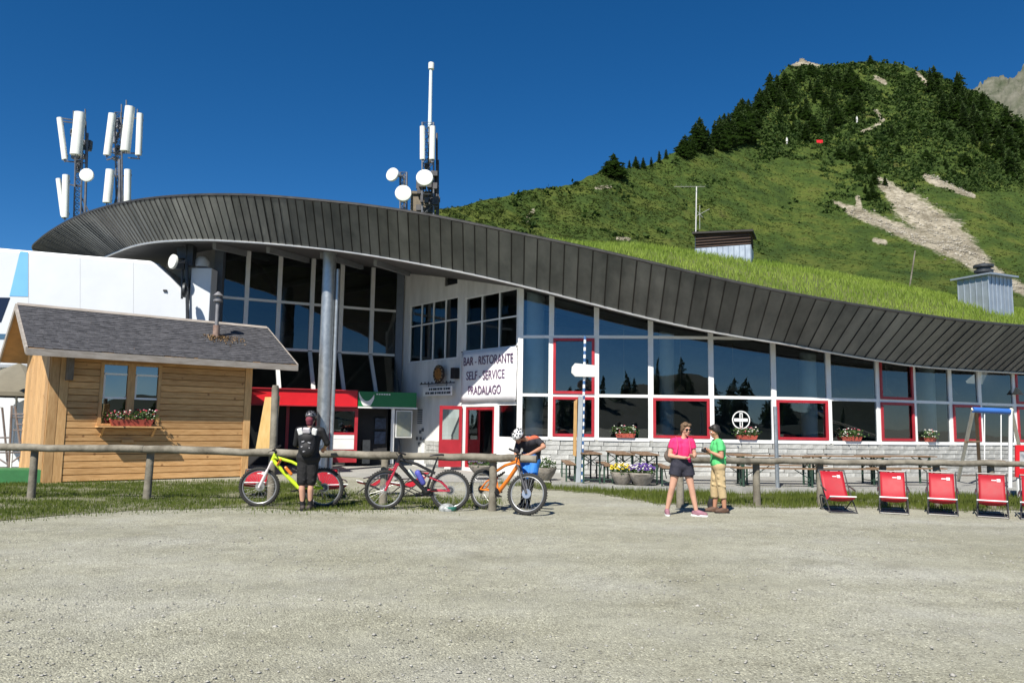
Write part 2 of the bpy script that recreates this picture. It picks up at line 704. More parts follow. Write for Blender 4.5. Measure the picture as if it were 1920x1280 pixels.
def lawn(name, label, pxpoly, z, n, h, base=True, ragged=.25):
    poly = [(G(a, b).x, G(a, b).y) for a, b in pxpoly]
    # subdivide and ruffle the outline
    rp = []
    for i in range(len(poly)):
        a, b = Vector(poly[i]), Vector(poly[(i + 1) % len(poly)])
        k = max(1, int((b - a).length / .3))
        for j in range(k):
            p = a.lerp(b, j / k)
            q = .35 * mnoise.noise(Vector((p.x * 1.7, p.y * 1.7, 2))) + .5 * mnoise.noise(Vector((p.x * .5, 3, 2)))
            rp.append((p.x + q * .5, p.y + q))
    sheet = MB()
    bm = bmesh.new()
    vs = [bm.verts.new((x, y, z)) for x, y in rp]
    bm.faces.new(vs)
    bmesh.ops.triangulate(bm, faces=bm.faces)
    me = bpy.data.meshes.new(name)
    bmesh.ops.recalc_face_normals(bm, faces=bm.faces)
    bm.to_mesh(me)
    bm.free()
    if me.polygons[0].normal.z < 0:
        me.flip_normals()
    s = link_mesh(name, me, None, False, GRASS_B)
    tag(s, kind='structure')
    x0, x1 = min(p[0] for p in rp), max(p[0] for p in rp)
    y0, y1 = min(p[1] for p in rp), max(p[1] for p in rp)
    pts = []
    tries = 0
    while len(pts) < n and tries < n * 8:
        tries += 1
        x, y = rnd.uniform(x0 - .3, x1 + .3), rnd.uniform(y0 - .5, y1 + .2)
        qx, qy = x + rnd.gauss(0, ragged * .5), y + rnd.gauss(0, ragged)
        d = .45 + 1.1 * mnoise.noise(Vector((x * .8, y * 1.4, 7))) + .6 * mnoise.noise(Vector((x * 3, y * 3, 1)))
        if pip(qx, qy, rp) and rnd.random() < max(.06, d + .2):
            pts.append((x, y, z))
    g = blades(name + '_grass', np.array(pts), h, .006, GRASS)
    tag(g, label, 'grass', kind='stuff')


lawn('lawn', 'short green lawn under the left rail fence and bicycles',
     [(-260, 905), (0, 905), (470, 903), (560, 906), (660, 925), (800, 934), (925, 938), (930, 949), (800, 954), (600, 956), (430, 952), (250, 957), (120, 966), (0, 976), (-300, 990)], .008, 60000, .05, ragged=.45)
lawn('grass_verge', 'strip of longer grass between the terrace edge and the gravel on the right',
     [(930, 905), (1040, 911), (1250, 919), (1600, 923), (1960, 928), (2120, 934), (2120, 975), (1960, 958), (1700, 953), (1500, 950), (1380, 950), (1250, 944), (1120, 925), (1030, 917)], .008, 34000, .11)

# ================================================================== hillside
CREST = [(300, 470, 110), (600, 425, 110), (830, 395, 115), (900, 379, 120), (1000, 357, 130), (1118, 328, 145), (1200, 309, 160), (1270, 291, 170),
         (1330, 270, 185), (1390, 226, 205), (1440, 166, 230), (1480, 132, 245), (1505, 114, 250), (1560, 124, 250), (1640, 119, 250),
         (1700, 123, 250), (1760, 141, 245), (1800, 160, 240), (1850, 186, 235), (1920, 232, 225), (2050, 300, 215), (2300, 380, 200)]
ca, ce, cd = [], [], []
for px, py, D in CREST:
    p = P(px, py, D)
    ca.append(p.x / D)
    ce.append((p.z - CAM_H) / D)
    cd.append(D)
HY0, HE0 = 46.0, .050


def hill_e(a, t):
    ec = interp(a, ca, ce)
    if t <= 1:
        s = .25 * t + .75 * (t ** 1.15 if t > 0 else 0)
        return HE0 + (ec - HE0) * s
    return ec - (t - 1) * .55 * ec


def hill_pt(a, t):
    D = interp(a, ca, cd)
    Y = HY0 + t * (D - HY0)
    z = CAM_H + hill_e(a, t) * Y
    x = a * Y
    k = min(1, max(0, t) * 2.2)
    z += k * (1.7 * mnoise.fractal(Vector((x * .035, Y * .035, 3)), .8, 2.1, 4) + .55 * mnoise.noise(Vector((x * .16, Y * .16, 9))) + .3 * mnoise.noise(Vector((x * .5, Y * .5, 2))))
    rk = max(0, 1 - abs(960 + 1440 * a - 1515) / 30) + .7 * max(0, 1 - abs(960 + 1440 * a - 1735) / 22)
    if rk and .9 < t < 1.1:
        z += rk * 1.6 * abs(mnoise.noise(Vector((x * .45, Y * .45, 5))))
    return Vector((x, Y, z))


def hill_at(px, py):
    d = P(px, py, 1.0) - EYE
    a, e = d.x / d.y, d.z / d.y
    lo, hi = 0.0, 1.0
    for _ in range(24):
        md = (lo + hi) / 2
        if hill_e(a, md) < e:
            lo = md
        else:
            hi = md
    return hill_pt(a, (lo + hi) / 2)


SCREE = [(1648, 338, 1700, 385, 7, 22), (1700, 385, 1775, 440, 24, 30), (1775, 440, 1862, 515, 28, 13), (1862, 515, 1935, 552, 12, 8),
         (1592, 392, 1640, 412, 8, 11), (1640, 412, 1720, 445, 9, 12), (1720, 445, 1800, 480, 10, 10), (1608, 370, 1612, 392, 4, 5), (1562, 378, 1590, 390, 3, 5),
         (1735, 332, 1765, 345, 6, 7), (1765, 345, 1825, 368, 6, 4), (1640, 205, 1655, 225, 3, 4), (1610, 250, 1650, 232, 2, 3), (1640, 145, 1660, 155, 4, 4),
         (1490, 116, 1530, 112, 9, 12), (1720, 138, 1738, 158, 4, 4), (1118, 352, 1145, 350, 3, 3), (1155, 447, 1180, 448, 3, 3), (985, 415, 1000, 395, 4, 3), (1640, 450, 1660, 455, 4, 4), (1880, 160, 1900, 250, 4, 8)]


def scree_mask(px, py):
    m = 0.0
    for x0, y0, x1, y1, w0, w1 in SCREE:
        dx, dy = x1 - x0, y1 - y0
        t = max(0, min(1, ((px - x0) * dx + (py - y0) * dy) / (dx * dx + dy * dy)))
        d = math.hypot(px - x0 - t * dx, py - y0 - t * dy)
        m = max(m, 1.25 - .6 * d / (w0 + (w1 - w0) * t))
    return max(0, min(1, m)) * .8


def hill_mat():
    mt = bpy.data.materials.new('alpine_meadow')
    mt.use_nodes = True
    n, l = mt.node_tree.nodes, mt.node_tree.links
    b = n['Principled BSDF']
    b.inputs['Roughness'].default_value = .9
    b.inputs['Specular IOR Level'].default_value = .15
    tc = n.new('ShaderNodeTexCoord')
    vec = tc.outputs['Object']

    def noise(sc, det=5, ro=.62):
        q = n.new('ShaderNodeTexNoise')
        q.inputs['Scale'].default_value = sc
        q.inputs['Detail'].default_value = det
        q.inputs['Roughness'].default_value = ro
        l.new(vec, q.inputs['Vector'])
        return q.outputs['Fac']

    def ramp(src, stops):
        r = n.new('ShaderNodeValToRGB')
        while len(r.color_ramp.elements) < len(stops):
            r.color_ramp.elements.new(.5)
        for e, (p, c) in zip(r.color_ramp.elements, stops):
            e.position, e.color = p, (*c, 1)
        l.new(src, r.inputs['Fac'])
        return r.outputs['Color']

    def mix(a, bb, f, mode='MIX'):
        q = n.new('ShaderNodeMix')
        q.data_type = 'RGBA'
        q.blend_type = mode
        if isinstance(f, float):
            q.inputs['Factor'].default_value = f
        else:
            l.new(f, q.inputs['Factor'])
        l.new(a, q.inputs['A'])
        l.new(bb, q.inputs['B'])
        return q.outputs['Result']
    g = ramp(noise(.11, 8, .7), [(.32, (.024, .046, .011)), (.48, (.048, .080, .016)), (.6, (.086, .110, .022)), (.72, (.066, .064, .026))])
    g = mix(g, ramp(noise(1.3, 5, .75), [(.3, (.62, .64, .6)), (.65, (1.2, 1.18, 1.1))]), 1.0, 'MULTIPLY')
    r = ramp(noise(1.1, 8, .75), [(.3, (.13, .11, .08)), (.48, (.30, .275, .22)), (.75, (.52, .49, .41))])
    r = mix(r, ramp(noise(.22, 6, .7), [(.35, (.5, .48, .42)), (.6, (1.12, 1.1, 1.06))]), 1.0, 'MULTIPLY')
    at = n.new('ShaderNodeAttribute')
    at.attribute_name = 'scree'
    th = n.new('ShaderNodeMath')
    th.operation = 'ADD'
    l.new(at.outputs['Fac'], th.inputs[0])
    l.new(noise(.55, 7, .75), th.inputs[1])
    mk = ramp(th.outputs[0], [(.93, (0, 0, 0)), (1.0, (1, 1, 1))])
    th.use_clamp = False
    sc = n.new('ShaderNodeMath')
    sc.operation = 'MULTIPLY'
    sc.inputs[1].default_value = .9
    l.new(th.outputs[0], sc.inputs[0])
    mk = ramp(sc.outputs[0], [(.80, (0, 0, 0)), (1.04, (1, 1, 1))])
    l.new(mix(g, r, mk), b.inputs['Base Color'])
    bp = n.new('ShaderNodeBump')
    bp.inputs['Strength'].default_value = .9
    bp.inputs['Distance'].default_value = .5
    l.new(noise(1.6, 8, .75), bp.inputs['Height'])
    l.new(bp.outputs['Normal'], b.inputs['Normal'])
    return mt


na, ntt = 330, 170
A = np.concatenate([np.linspace(-.45, .0, 30)[:-1], np.linspace(0, .72, na), np.linspace(.72, .95, 20)[1:]])
T = np.concatenate([np.linspace(-.05, 1, ntt), np.linspace(1, 1.6, 20)[1:]])
hv, hs_ = [], []
for t in T:
    for a in A:
        p = hill_pt(a, t)
        hv.append(p)
        if a > 0 and 0 < t < 1.1:
            hs_.append(scree_mask(*proj(p)))
        else:
            hs_.append(0.0)
q = np.arange(len(T) * len(A)).reshape(len(T), len(A))
idx = np.stack([q[:-1, :-1], q[:-1, 1:], q[1:, 1:], q[1:, :-1]], -1).reshape(-1)
hill = np_mesh('hillside', np.array(hv), 4, idx, hill_mat())
hill.data.polygons.foreach_set('use_smooth', [True] * len(hill.data.polygons))
at = hill.data.attributes.new('scree', 'FLOAT', 'POINT')
at.data.foreach_set('value', hs_)
tag(hill, kind='structure')

# boulders and rubble lying in the scree
sv, sf = [], []
for k in range(2600):
    sg_ = SCREE[rnd.choice((0, 1, 1, 1, 2, 2, 2, 2, 3, 4, 5, 5, 6, 6, 9, 10, 14))]
    t = rnd.random()
    w_ = sg_[4] + (sg_[5] - sg_[4]) * t
    p = hill_at(sg_[0] + (sg_[2] - sg_[0]) * t + rnd.gauss(0, w_ * .5), sg_[1] + (sg_[3] - sg_[1]) * t + rnd.gauss(0, w_ * .5))
    r = .07 + .33 * rnd.random() ** 4
    o0 = len(sv)
    for v in ico_v:
        sv.append((p.x + v.x * r * rnd.uniform(.7, 1.4), p.y + v.y * r * rnd.uniform(.7, 1.4), p.z + v.z * r * rnd.uniform(.6, 1.2)))
    for f in ico_f:
        sf += [f[0] + o0, f[1] + o0, f[2] + o0]
o = np_mesh('scree_rubble', np.array(sv), 3, sf, mat('scree_stone', (.2, .18, .15), .95, vscale=.4, col2=(.5, .47, .4)))
tag(o, 'pale boulders and rubble lying in the scree on the hillside', 'rocks', kind='stuff')

# far rocky peak on the right
ROCK = mat('pale_rock', (.035, .048, .02), .95, vscale=.09, col2=(.15, .145, .115), bump=1.0, bscale=.25, detail=9)
pk = [(1780, 215), (1815, 170), (1850, 156), (1890, 138), (1915, 127), (1945, 118), (2000, 135), (2080, 190), (2200, 260)]
hv = []
NA, NT = 200, 70
for j in range(NT):
    t = j / (NT - 1)
    for i in range(NA):
        px = 1780 + 420 * i / (NA - 1)
        py = interp(px, [q[0] for q in pk], [q[1] for q in pk])
        e0 = P(px, py, 1) - EYE
        Y = 480 + 160 * t
        s = t ** .8
        z = CAM_H + (.25 + (e0.z - .25) * s) * Y
        x = e0.x * Y
        z += (9 * mnoise.fractal(Vector((x * .045, Y * .045, 1)), .6, 2.2, 6) + 4 * abs(mnoise.noise(Vector((x * .15, Y * .1, 1))))) * min(1, t * 3)
        hv.append((x, Y, z))
q = np.arange(NA * NT).reshape(NT, NA)
idx = np.stack([q[:-1, :-1], q[:-1, 1:], q[1:, 1:], q[1:, :-1]], -1).reshape(-1)
o = np_mesh('rocky_peak', np.array(hv), 4, idx, ROCK)
tag(o, kind='structure')

# wooded ridge behind the viewer, mirrored in the windows
hv = []
NA, NT = 80, 12
for j in range(NT):
    t = j / (NT - 1)
    for i in range(NA):
        x = -320 + 640 * i / (NA - 1)
        hgt = 8 + 6 * math.sin(x * .02 + 1) + 4 * math.sin(x * .05)
        hv.append((x, -110 - 80 * t, -1 + hgt * t + 2 * mnoise.noise(Vector((x * .05, t * 3, 0)))))
q = np.arange(NA * NT).reshape(NT, NA)
idx = np.stack([q[:-1, 1:], q[:-1, :-1], q[1:, :-1], q[1:, 1:]], -1).reshape(-1)
o = np_mesh('wooded_ridge', np.array(hv), 4, idx, mat('ridge_meadow', (.010, .016, .007), .95, var=.3, vscale=.1, col2=(.022, .03, .012)))
tag(o, kind='structure')
# ================================================================== the lodge
lodge = thing('lodge', 'long curved lodge with dark metal roof band, turf roof and tall glass front', 'building', (2, 26, 0))
TOP = [(62, 468, 33.5, 165), (75, 449, 31.5, 175), (110, 425, 29.2, 195), (150, 405, 27.6, 222), (200, 388.5, 26.1, 252), (250, 378, 25.1, 291), (300, 371.5, 24.4, 335), (360, 367.5, 23.8, 388),
       (420, 366.5, 23.4, 442), (480, 368, 23.1, 497), (550, 373, 22.8, 562), (620, 379.5, 22.6, 629), (700, 388.5, 22.4, 706), (800, 404, 22.2, 803),
       (900, 424, 22.0, 901), (1000, 445, 21.9, 998), (1100, 466, 21.8, 1095), (1200, 489, 21.7, 1190), (1300, 513, 21.7, 1284), (1400, 535, 21.7, 1378),
       (1500, 555, 21.8, 1467), (1600, 572.5, 22.1, 1548), (1700, 588, 22.6, 1632), (1800, 602, 23.4, 1716), (1920, 613, 24.8, 1830), (2050, 622, 27, 1960), (2200, 632, 31, 2120)]
BOT = [(150, 500), (185, 487), (209, 476), (240, 464), (263, 457), (300, 452), (350, 449.5), (400, 449.5), (430, 451), (520, 457), (620, 467.5), (700, 479), (760, 489), (870, 510), (975, 534), (1118, 571), (1220, 597), (1333, 622), (1450, 640),
       (1553, 659), (1645, 675), (1716, 685), (1780, 691), (1920, 699), (2120, 708)]
FLARE_Y = [0.15, 0.15, 0.15, 0.18, 0.22, 0.28, 0.38, 0.52, 0.72, 0.88, 1.05, 1.15, 1.15, 1.15, 1.15, 1.15, 1.15, 1.15, 1.15, 1.15, 1.1, 1.0, 0.95, 0.85, 0.75, 0.6, 0.4]
tp = [P(a, b, Y) for a, b, Y, c in TOP]
bt = [P(c, interp(c, [q[0] for q in BOT], [q[1] for q in BOT]), Y + fy) for (a, b, Y, c), fy in zip(TOP, FLARE_Y)]
# the band turns round behind the building at both ends
tp = [Vector((tp[0].x + 1.0, 37, tp[0].z - .1)), Vector((tp[0].x + .1, 35, tp[0].z))] + tp
bt = [Vector((bt[0].x + .3, 37.3, bt[0].z)), Vector((bt[0].x - .05, 35.6, bt[0].z))] + bt


def catmull(pts, k):
    out = []
    n = len(pts)
    for i in range(n - 1):
        p0, p1, p2, p3 = pts[max(i - 1, 0)], pts[i], pts[i + 1], pts[min(i + 2, n - 1)]
        for j in range(k):
            t = j / k
            out.append(.5 * ((2 * p1) + (p2 - p0) * t + (2 * p0 - 5 * p1 + 4 * p2 - p3) * t * t + (3 * p1 - p0 - 3 * p2 + p3) * t ** 3))
    out.append(pts[-1].copy())
    return out


TPS, BTS = catmull(tp, 12), catmull(bt, 12)
# resample at panel width
cum = [0.0]
for i in range(1, len(TPS)):
    cum.append(cum[-1] + ((TPS[i] - TPS[i - 1]).length + (BTS[i] - BTS[i - 1]).length) / 2)
# panels are narrow where the band sweeps round on the left, wider along the front
SV = [0.0]
while SV[-1] < cum[-1] - .3:
    k_ = min(max(int(np.searchsorted(cum, SV[-1])), 0), len(TPS) - 1)
    SV.append(SV[-1] + interp(TPS[k_].x, [-12, -6, -1, 2], [.235, .28, .37, .43]))
SV[-1] = cum[-1]
NPAN = len(SV) - 1


def at_s(arr, s):
    i = min(max(np.searchsorted(cum, s) - 1, 0), len(arr) - 2)
    t = (s - cum[i]) / (cum[i + 1] - cum[i])
    return arr[i].lerp(arr[i + 1], t)


RT = [at_s(TPS, s_v) for s_v in SV]
RB = [at_s(BTS, s_v) for s_v in SV]
rbx = np.array([p.x for p in RB])
o_ = np.argsort(rbx)
rbx, rbY, rbZ = rbx[o_], np.array([p.y for p in RB])[o_], np.array([p.z for p in RB])[o_]


def soffit_z(x, y):
    return float(np.interp(x, rbx, rbZ)) + max(0, y - float(np.interp(x, rbx, rbY))) * .11


COPPER = mat('weathered_metal_sheet', (.092, .10, .096), .42, metal=.35, var=.3, vscale=1.3, col2=(.19, .195, .182), bump=.08, bscale=9, stretch=(1, 1, .25), vmul=1.0)
SEAM = mat('seam_metal', (.06, .058, .055), .5, metal=.4, var=.2)
band = MB()
for i in range(NPAN):
    a, b, c, d = RB[i], RB[i + 1], RT[i + 1], RT[i]
    n = (b - a).cross(d - a).normalized()
    if n.y > 0:
        n = -n
    off = -n * .06
    band.quad(a + off, b + off, c + off, d + off)
fascia = band.build('roof_band', SEAM, lodge, True)
for i in range(NPAN):
    a, b, c, d = RB[i], RB[i + 1], RT[i + 1], RT[i]
    n = (b - a).cross(d - a).normalized()
    if n.y > 0:
        n = -n
    g = min(.018, (b - a).length * .07)
    u = (b - a).normalized() * g
    u2 = (c - d).normalized() * g
    t1, t2, t3, t4 = (rnd.uniform(-.006, .006) for _ in range(4))
    pm = MB()
    A_, B_, C_, D_ = a + u + n * t1, b - u + n * t2, c - u2 + n * t3, d + u2 + n * t4
    M_ = [(A_ + D_) / 2 + n * rnd.uniform(0, .008), (B_ + C_) / 2 + n * rnd.uniform(0, .008)]
    vs = [A_, B_, M_[1], C_, D_, M_[0]]
    vs += [v - n * .03 for v in vs]
    pm.add(vs, [(0, 1, 2, 5), (5, 2, 3, 4), (6, 11, 8, 7), (11, 10, 9, 8), (0, 6, 7, 1), (1, 7, 8, 2), (2, 8, 9, 3), (3, 9, 10, 4), (4, 10, 11, 5), (5, 11, 6, 0)])
    # standing seam along one side
    pm.m(1).prism([a - u * .35 + n * .0, a + u * .35, a + u * .35 + n * .028, a - u * .35 + n * .028], (d - a))
    pm.build('panel', [COPPER, SEAM], fascia, True)
# bright drip edge under the band
mb = MB()
dp = [p + Vector((0, -.02, -.02)) for p in RB]
mb.path(dp, .035, 6)
mb.build('drip_edge', mat('drip_edge_metal', (.5, .5, .49), .4, metal=.6, var=.1), lodge, True)
mb = MB()
mb.path([p + Vector((0, .02, .03)) for p in RT], .05, 6)
mb.build('roof_rim', SEAM, lodge, True)
# soffit
mb = MB()
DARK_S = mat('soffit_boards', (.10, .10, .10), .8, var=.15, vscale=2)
pr = None
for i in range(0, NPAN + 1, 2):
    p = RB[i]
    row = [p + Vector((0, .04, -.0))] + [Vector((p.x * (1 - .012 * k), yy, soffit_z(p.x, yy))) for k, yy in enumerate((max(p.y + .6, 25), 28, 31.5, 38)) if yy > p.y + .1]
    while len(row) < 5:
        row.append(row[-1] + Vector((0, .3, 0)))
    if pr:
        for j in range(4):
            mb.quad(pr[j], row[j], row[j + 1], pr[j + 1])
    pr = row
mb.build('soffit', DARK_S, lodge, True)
# lighter ceiling of the dining room
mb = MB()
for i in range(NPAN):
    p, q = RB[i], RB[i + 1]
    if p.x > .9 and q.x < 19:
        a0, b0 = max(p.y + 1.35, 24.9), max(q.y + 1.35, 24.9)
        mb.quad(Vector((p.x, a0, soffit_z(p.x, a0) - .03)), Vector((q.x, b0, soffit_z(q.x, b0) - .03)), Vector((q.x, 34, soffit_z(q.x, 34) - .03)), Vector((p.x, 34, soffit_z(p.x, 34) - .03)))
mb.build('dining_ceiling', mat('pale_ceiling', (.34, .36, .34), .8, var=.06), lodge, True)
# turf roof surface
SPX = [-16, -9, -3, 4, 9.2, 13.9, 18, 24]
SPZ = [8.0, 8.9, 9.2, 8.85, 8.3, 7.6, 6.8, 5.8]
TURF = mat('turf_soil', (.06, .075, .02), .95, vscale=1.2, col2=(.11, .13, .03), bump=.4, bscale=15)


def roof_pt(i, t):
    p = RT[i]
    sx = max(-14, min(20, p.x * .92))
    s = Vector((sx, 31.5, interp(sx, SPX, SPZ)))
    if p.y > 30:
        s = Vector((sx + 3, max(31.5, p.y), interp(sx, SPX, SPZ)))
    if t <= 1:
        q = p.lerp(s, t)
        q.z += interp(p.x, [0, 5], [-.04, .17]) * math.sin(math.pi * t) * (s.z - p.z)
        return q
    q = s.copy()
    q.y += (t - 1) * 10
    q.z -= (t - 1) ** 1.3 * 3.5
    return q


rv = []
ts = [0, .1, .25, .4, .55, .7, .85, 1, 1.3, 1.7, 2.2]
for i in range(NPAN + 1):
    for t in ts:
        rv.append(roof_pt(i, t))
q = np.arange((NPAN + 1) * len(ts)).reshape(NPAN + 1, len(ts))
idx = np.stack([q[:-1, :-1], q[1:, :-1], q[1:, 1:], q[:-1, 1:]], -1).reshape(-1)
np_mesh('turf_roof', np.array(rv), 4, idx, TURF, lodge, True)
pts = []
while len(pts) < 42000:
    i = rnd.randrange(NPAN)
    if RT[i].x < 1.0:
        continue
    t = .02 + rnd.random() ** 1.1 * .98
    a, b = roof_pt(i, t), roof_pt(i + 1, t)
    pts.append(a.lerp(b, rnd.random()) + Vector((0, 0, -.02)))
ROOFG = mat('roof_grass_blade', (.13, .205, .025), .6, vscale=.7, col2=(.26, .34, .06), spec=.2, trans=(.2, .36, .04))
o = blades('roof_grass', np.array([tuple(p) for p in pts]), .17, .013, ROOFG, lean=.6)
tag(o, 'bright green grass growing on the sloping lodge roof', 'grass', kind='stuff')

# ------------------------------------------------------------------ plan of the walls
COR = (-4.3, 30.0)              # inner corner of the entrance recess
NEAR = (.25, 24.42)             # where the sign wall meets the glass front
ENT = (-10.3, 27.0)             # left end of the entrance glazing
GLASS = glass_mat('window_glass', (.60, .70, .72), .075)
GLASS_D = glass_mat('entrance_glass', (.50, .58, .58), .05)
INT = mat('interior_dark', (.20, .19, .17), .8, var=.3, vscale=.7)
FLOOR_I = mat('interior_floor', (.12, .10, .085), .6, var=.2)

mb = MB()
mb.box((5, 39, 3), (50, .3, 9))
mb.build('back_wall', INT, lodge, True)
mb = MB()
mb.box((14.6, 32, .1), (28, 12.6, .12))
mb.box((-7.6, 34.6, .1), (16, 8, .12))
mb.build('interior_floor', FLOOR_I, lodge, True)
mb = MB()
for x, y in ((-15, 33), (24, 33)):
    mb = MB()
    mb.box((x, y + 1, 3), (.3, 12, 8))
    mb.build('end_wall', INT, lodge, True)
mb = MB()
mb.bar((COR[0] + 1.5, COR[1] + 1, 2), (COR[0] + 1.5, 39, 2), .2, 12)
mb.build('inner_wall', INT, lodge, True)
# interior white columns seen through the glass
for px, Y in ((1003, 25.6), (1515, 26.2), (1000, 27.5), (1737, 28.2), (1250, 28.5)):
    p = P(px, 700, Y)
    mb = MB()
    mb.lathe([(.27 if px != 1003 else .3, .16), (.27 if px != 1003 else .3, soffit_z(p.x, Y) + .1)], 20, Matrix.Translation((p.x, Y, 0)))
    mb.build('inner_column', W_PAINT, lodge, True, smooth=True)
# counters and hanging lamps inside
mb = MB()
LAMP = mat('lamp_shade', (.4, .3, .2), .6, var=.1)
for k in range(9):
    x, y = 2 + k * 2 + rnd.uniform(-.4, .4), 28 + rnd.uniform(-1, 2)
    mb.tube((x, y, soffit_z(x, y)), (x, y, 3.1), .015, n=5)
    mb.lathe([(.05, .25), (.22, 0)], 12, Matrix.Translation((x, y, 2.9)))
mb.build('hanging_lamps', LAMP, lodge, True)['kind'] = 'stuff'
mb = MB()
for k in range(14):
    x, y = 1.5 + k * 1.25 + rnd.uniform(-.3, .3), 26.6 + rnd.uniform(0, 3.0)
    mb.box((x, y, .9), (.8, .8, .05))
    mb.tube((x, y, .16), (x, y, .9), .05, n=6)
    for s in (-.65, .65):
        mb.box((x + s, y, .62), (.4, .4, .05))
        mb.box((x + s * 1.25, y, .9), (.05, .4, .5))
        mb.box((x + s, y, .4), (.35, .35, .4))
mb.build('dining_furniture', mat('dark_wood_inside', (.14, .08, .045), .5, var=.3), lodge, True)['kind'] = 'stuff'

# ------------------------------------------------------------------ glass front
BPX = [975, 1033, 1118, 1220, 1333, 1450, 1553, 1645, 1712, 1780, 1835, 1900, 1965, 2035, 2110]
BY = [24.42, 24.3, 24.15, 24.02, 23.95, 24.02, 24.25, 24.7, 25.25, 25.85, 26.45, 27.15, 27.9, 28.8, 29.9]
BP = [Vector((P(a, 745, Y).x, Y, 0)) for a, Y in zip(BPX, BY)]
SILL, MID, HIGH = 1.20, 2.53, 4.38
RED_LOW, RED_MID = {1, 3, 5, 7, 9, 11}, {1, 7, 11}
for k in range(len(BP) - 1):
    a, b = BP[k], BP[k + 1]
    u = (b - a).normalized()
    nrm = Vector((u.y, -u.x, 0))                 # outward
    ta, tb = soffit_z(a.x, a.y) + .12, soffit_z(b.x, b.y) + .12
    win = MB()
    # mullion at the left edge, transoms
    win.bar(a + nrm * .0 + Vector((0, 0, SILL - .05)), a + Vector((0, 0, ta)), .16, .11, nrm)
    rows = [(SILL, MID)]
    if ta > HIGH + .15:
        rows += [(MID, HIGH), (HIGH, None)]
    else:
        rows += [(MID, None)]
    win.bar(a + u * .055 + Vector((0, 0, SILL - .02)) + nrm * .04, b - u * .055 + Vector((0, 0, SILL - .02)) + nrm * .04, .2, .1)
    for zz in [MID] + ([HIGH] if ta > HIGH + .15 else []):
        e = b
        if zz == HIGH and tb < HIGH + .02:
            e = a.lerp(b, .9)
        win.bar(a + u * .055 + Vector((0, 0, zz)), e - u * .055 + Vector((0, 0, zz)), .12, .09)
    wo = win.build('window', W_PAINT, lodge, True)
    for ri, (z0, z1) in enumerate(rows):
        i0, i1 = a + u * .06 + nrm * .01, b - u * .06 + nrm * .01
        pa, pb = (ta, tb) if z1 is None else (z1 - .045, z1 - .045)
        if z1 is not None and z1 == HIGH:
            pa = pb = HIGH - .045
        z0 = z0 + .045
        if pb <= z0:
            continue
        pm = MB()
        ta_, tb_, tc_ = (rnd.uniform(-.007, .007) for _ in range(3))
        pm.quad(i0 + nrm * ta_ + Vector((0, 0, z0)), i1 + nrm * tb_ + Vector((0, 0, z0)), i1 + nrm * (tb_ + tc_) + Vector((0, 0, pb)), i0 + nrm * (ta_ + tc_) + Vector((0, 0, pa)))
        pm.build('pane', GLASS, wo, True, fix=False)
        if (ri == 0 and k in RED_LOW) or (ri == 1 and k in RED_MID):
            sm = MB()
            f0, f1 = i0 + nrm * .035, i1 + nrm * .035
            t_ = .085
            p4 = [f0 + Vector((0, 0, z0 + .003)), f1 + Vector((0, 0, z0 + .003)), f1 + Vector((0, 0, pb - .003)), f0 + Vector((0, 0, pa - .003))]
            c = sum(p4, Vector()) / 4
            inn = [p4[0] + u * t_ + Vector((0, 0, t_)), p4[1] - u * t_ + Vector((0, 0, t_)), p4[2] - u * t_ - Vector((0, 0, t_)), p4[3] + u * t_ - Vector((0, 0, t_))]
            for j in range(4):
                j2 = (j + 1) % 4
                sm.prism([p4[j], p4[j2], inn[j2], inn[j]], nrm * .05)
            so_ = sm.build('sash', RED_P, wo, True)
# stone base wall below the windows
STONEB = mat('pale_stone_block', (.27, .275, .26), .9, vscale=6, col2=(.49, .495, .475), bump=.5, bscale=22, detail=6)
MORT = mat('mortar', (.27, .27, .25), .95, var=.15, vscale=10)
mb = MB()
for k in range(len(BP) - 1):
    a, b = BP[k], BP[k + 1]
    u = (b - a).normalized()
    nr = Vector((u.y, -u.x, 0))
    mb.prism([a + nr * .06, b + nr * .06, b + nr * .06 + Vector((0, 0, SILL - .07)), a + nr * .06 + Vector((0, 0, SILL - .07))], -nr * .3)
wall = mb.build('stone_wall', MORT, lodge, True)
ch = (SILL - .08 - .1) / 7
for r in range(7):
    z0 = .1 + r * ch
    L = 0
    seg = [(BP[k], BP[k + 1]) for k in range(len(BP) - 1)]
    tot = sum((b - a).length for a, b in seg)
    s = rnd.uniform(-.3, 0)
    while s < tot - .05:
        ln = rnd.uniform(.38, .7)
        m0 = max(0, s) + ln / 2
        acc = 0
        for a, b in seg:
            d = (b - a).length
            if acc + d >= m0:
                break
            acc += d
        u = (b - a).normalized()
        nr = Vector((u.y, -u.x, 0))
        c = a + u * (m0 - acc) + nr * (.075 + rnd.uniform(0, .02)) + Vector((0, 0, z0 + ch / 2))
        R = Matrix((u, -nr, Vector((0, 0, 1)))).transposed()
        bm_ = MB()
        bm_.box((0, 0, 0), (ln - .018, .06, ch - .016), jit=.007)
        so_ = bm_.build('stone', STONEB, wall, False)
        so_.location = -lodge.location - wall.location + c
        so_.rotation_euler = R.to_euler()
        s += ln

# ------------------------------------------------------------------ sign wall (white, faces left)
wu = (Vector((NEAR[0], NEAR[1], 0)) - Vector((COR[0], COR[1], 0))).normalized()     # runs right and nearer
wn = Vector((wu.y, -wu.x, 0))                                                       # towards the recess
if wn.y > 0:
    wn = -wn


def WH(px, py):
    return HIT(px, py, NEAR, COR)


def rect(px0, px1, pyt, pyb):
    """rectangle on the sign wall from pixel sides; heights taken at its middle"""
    a, b = WH(px0, (pyt + pyb) / 2), WH(px1, (pyt + pyb) / 2)
    mpx = (px0 + px1) / 2
    return Vector((a.x, a.y, 0)), Vector((b.x, b.y, 0)), WH(mpx, pyb).z, WH(mpx, pyt).z


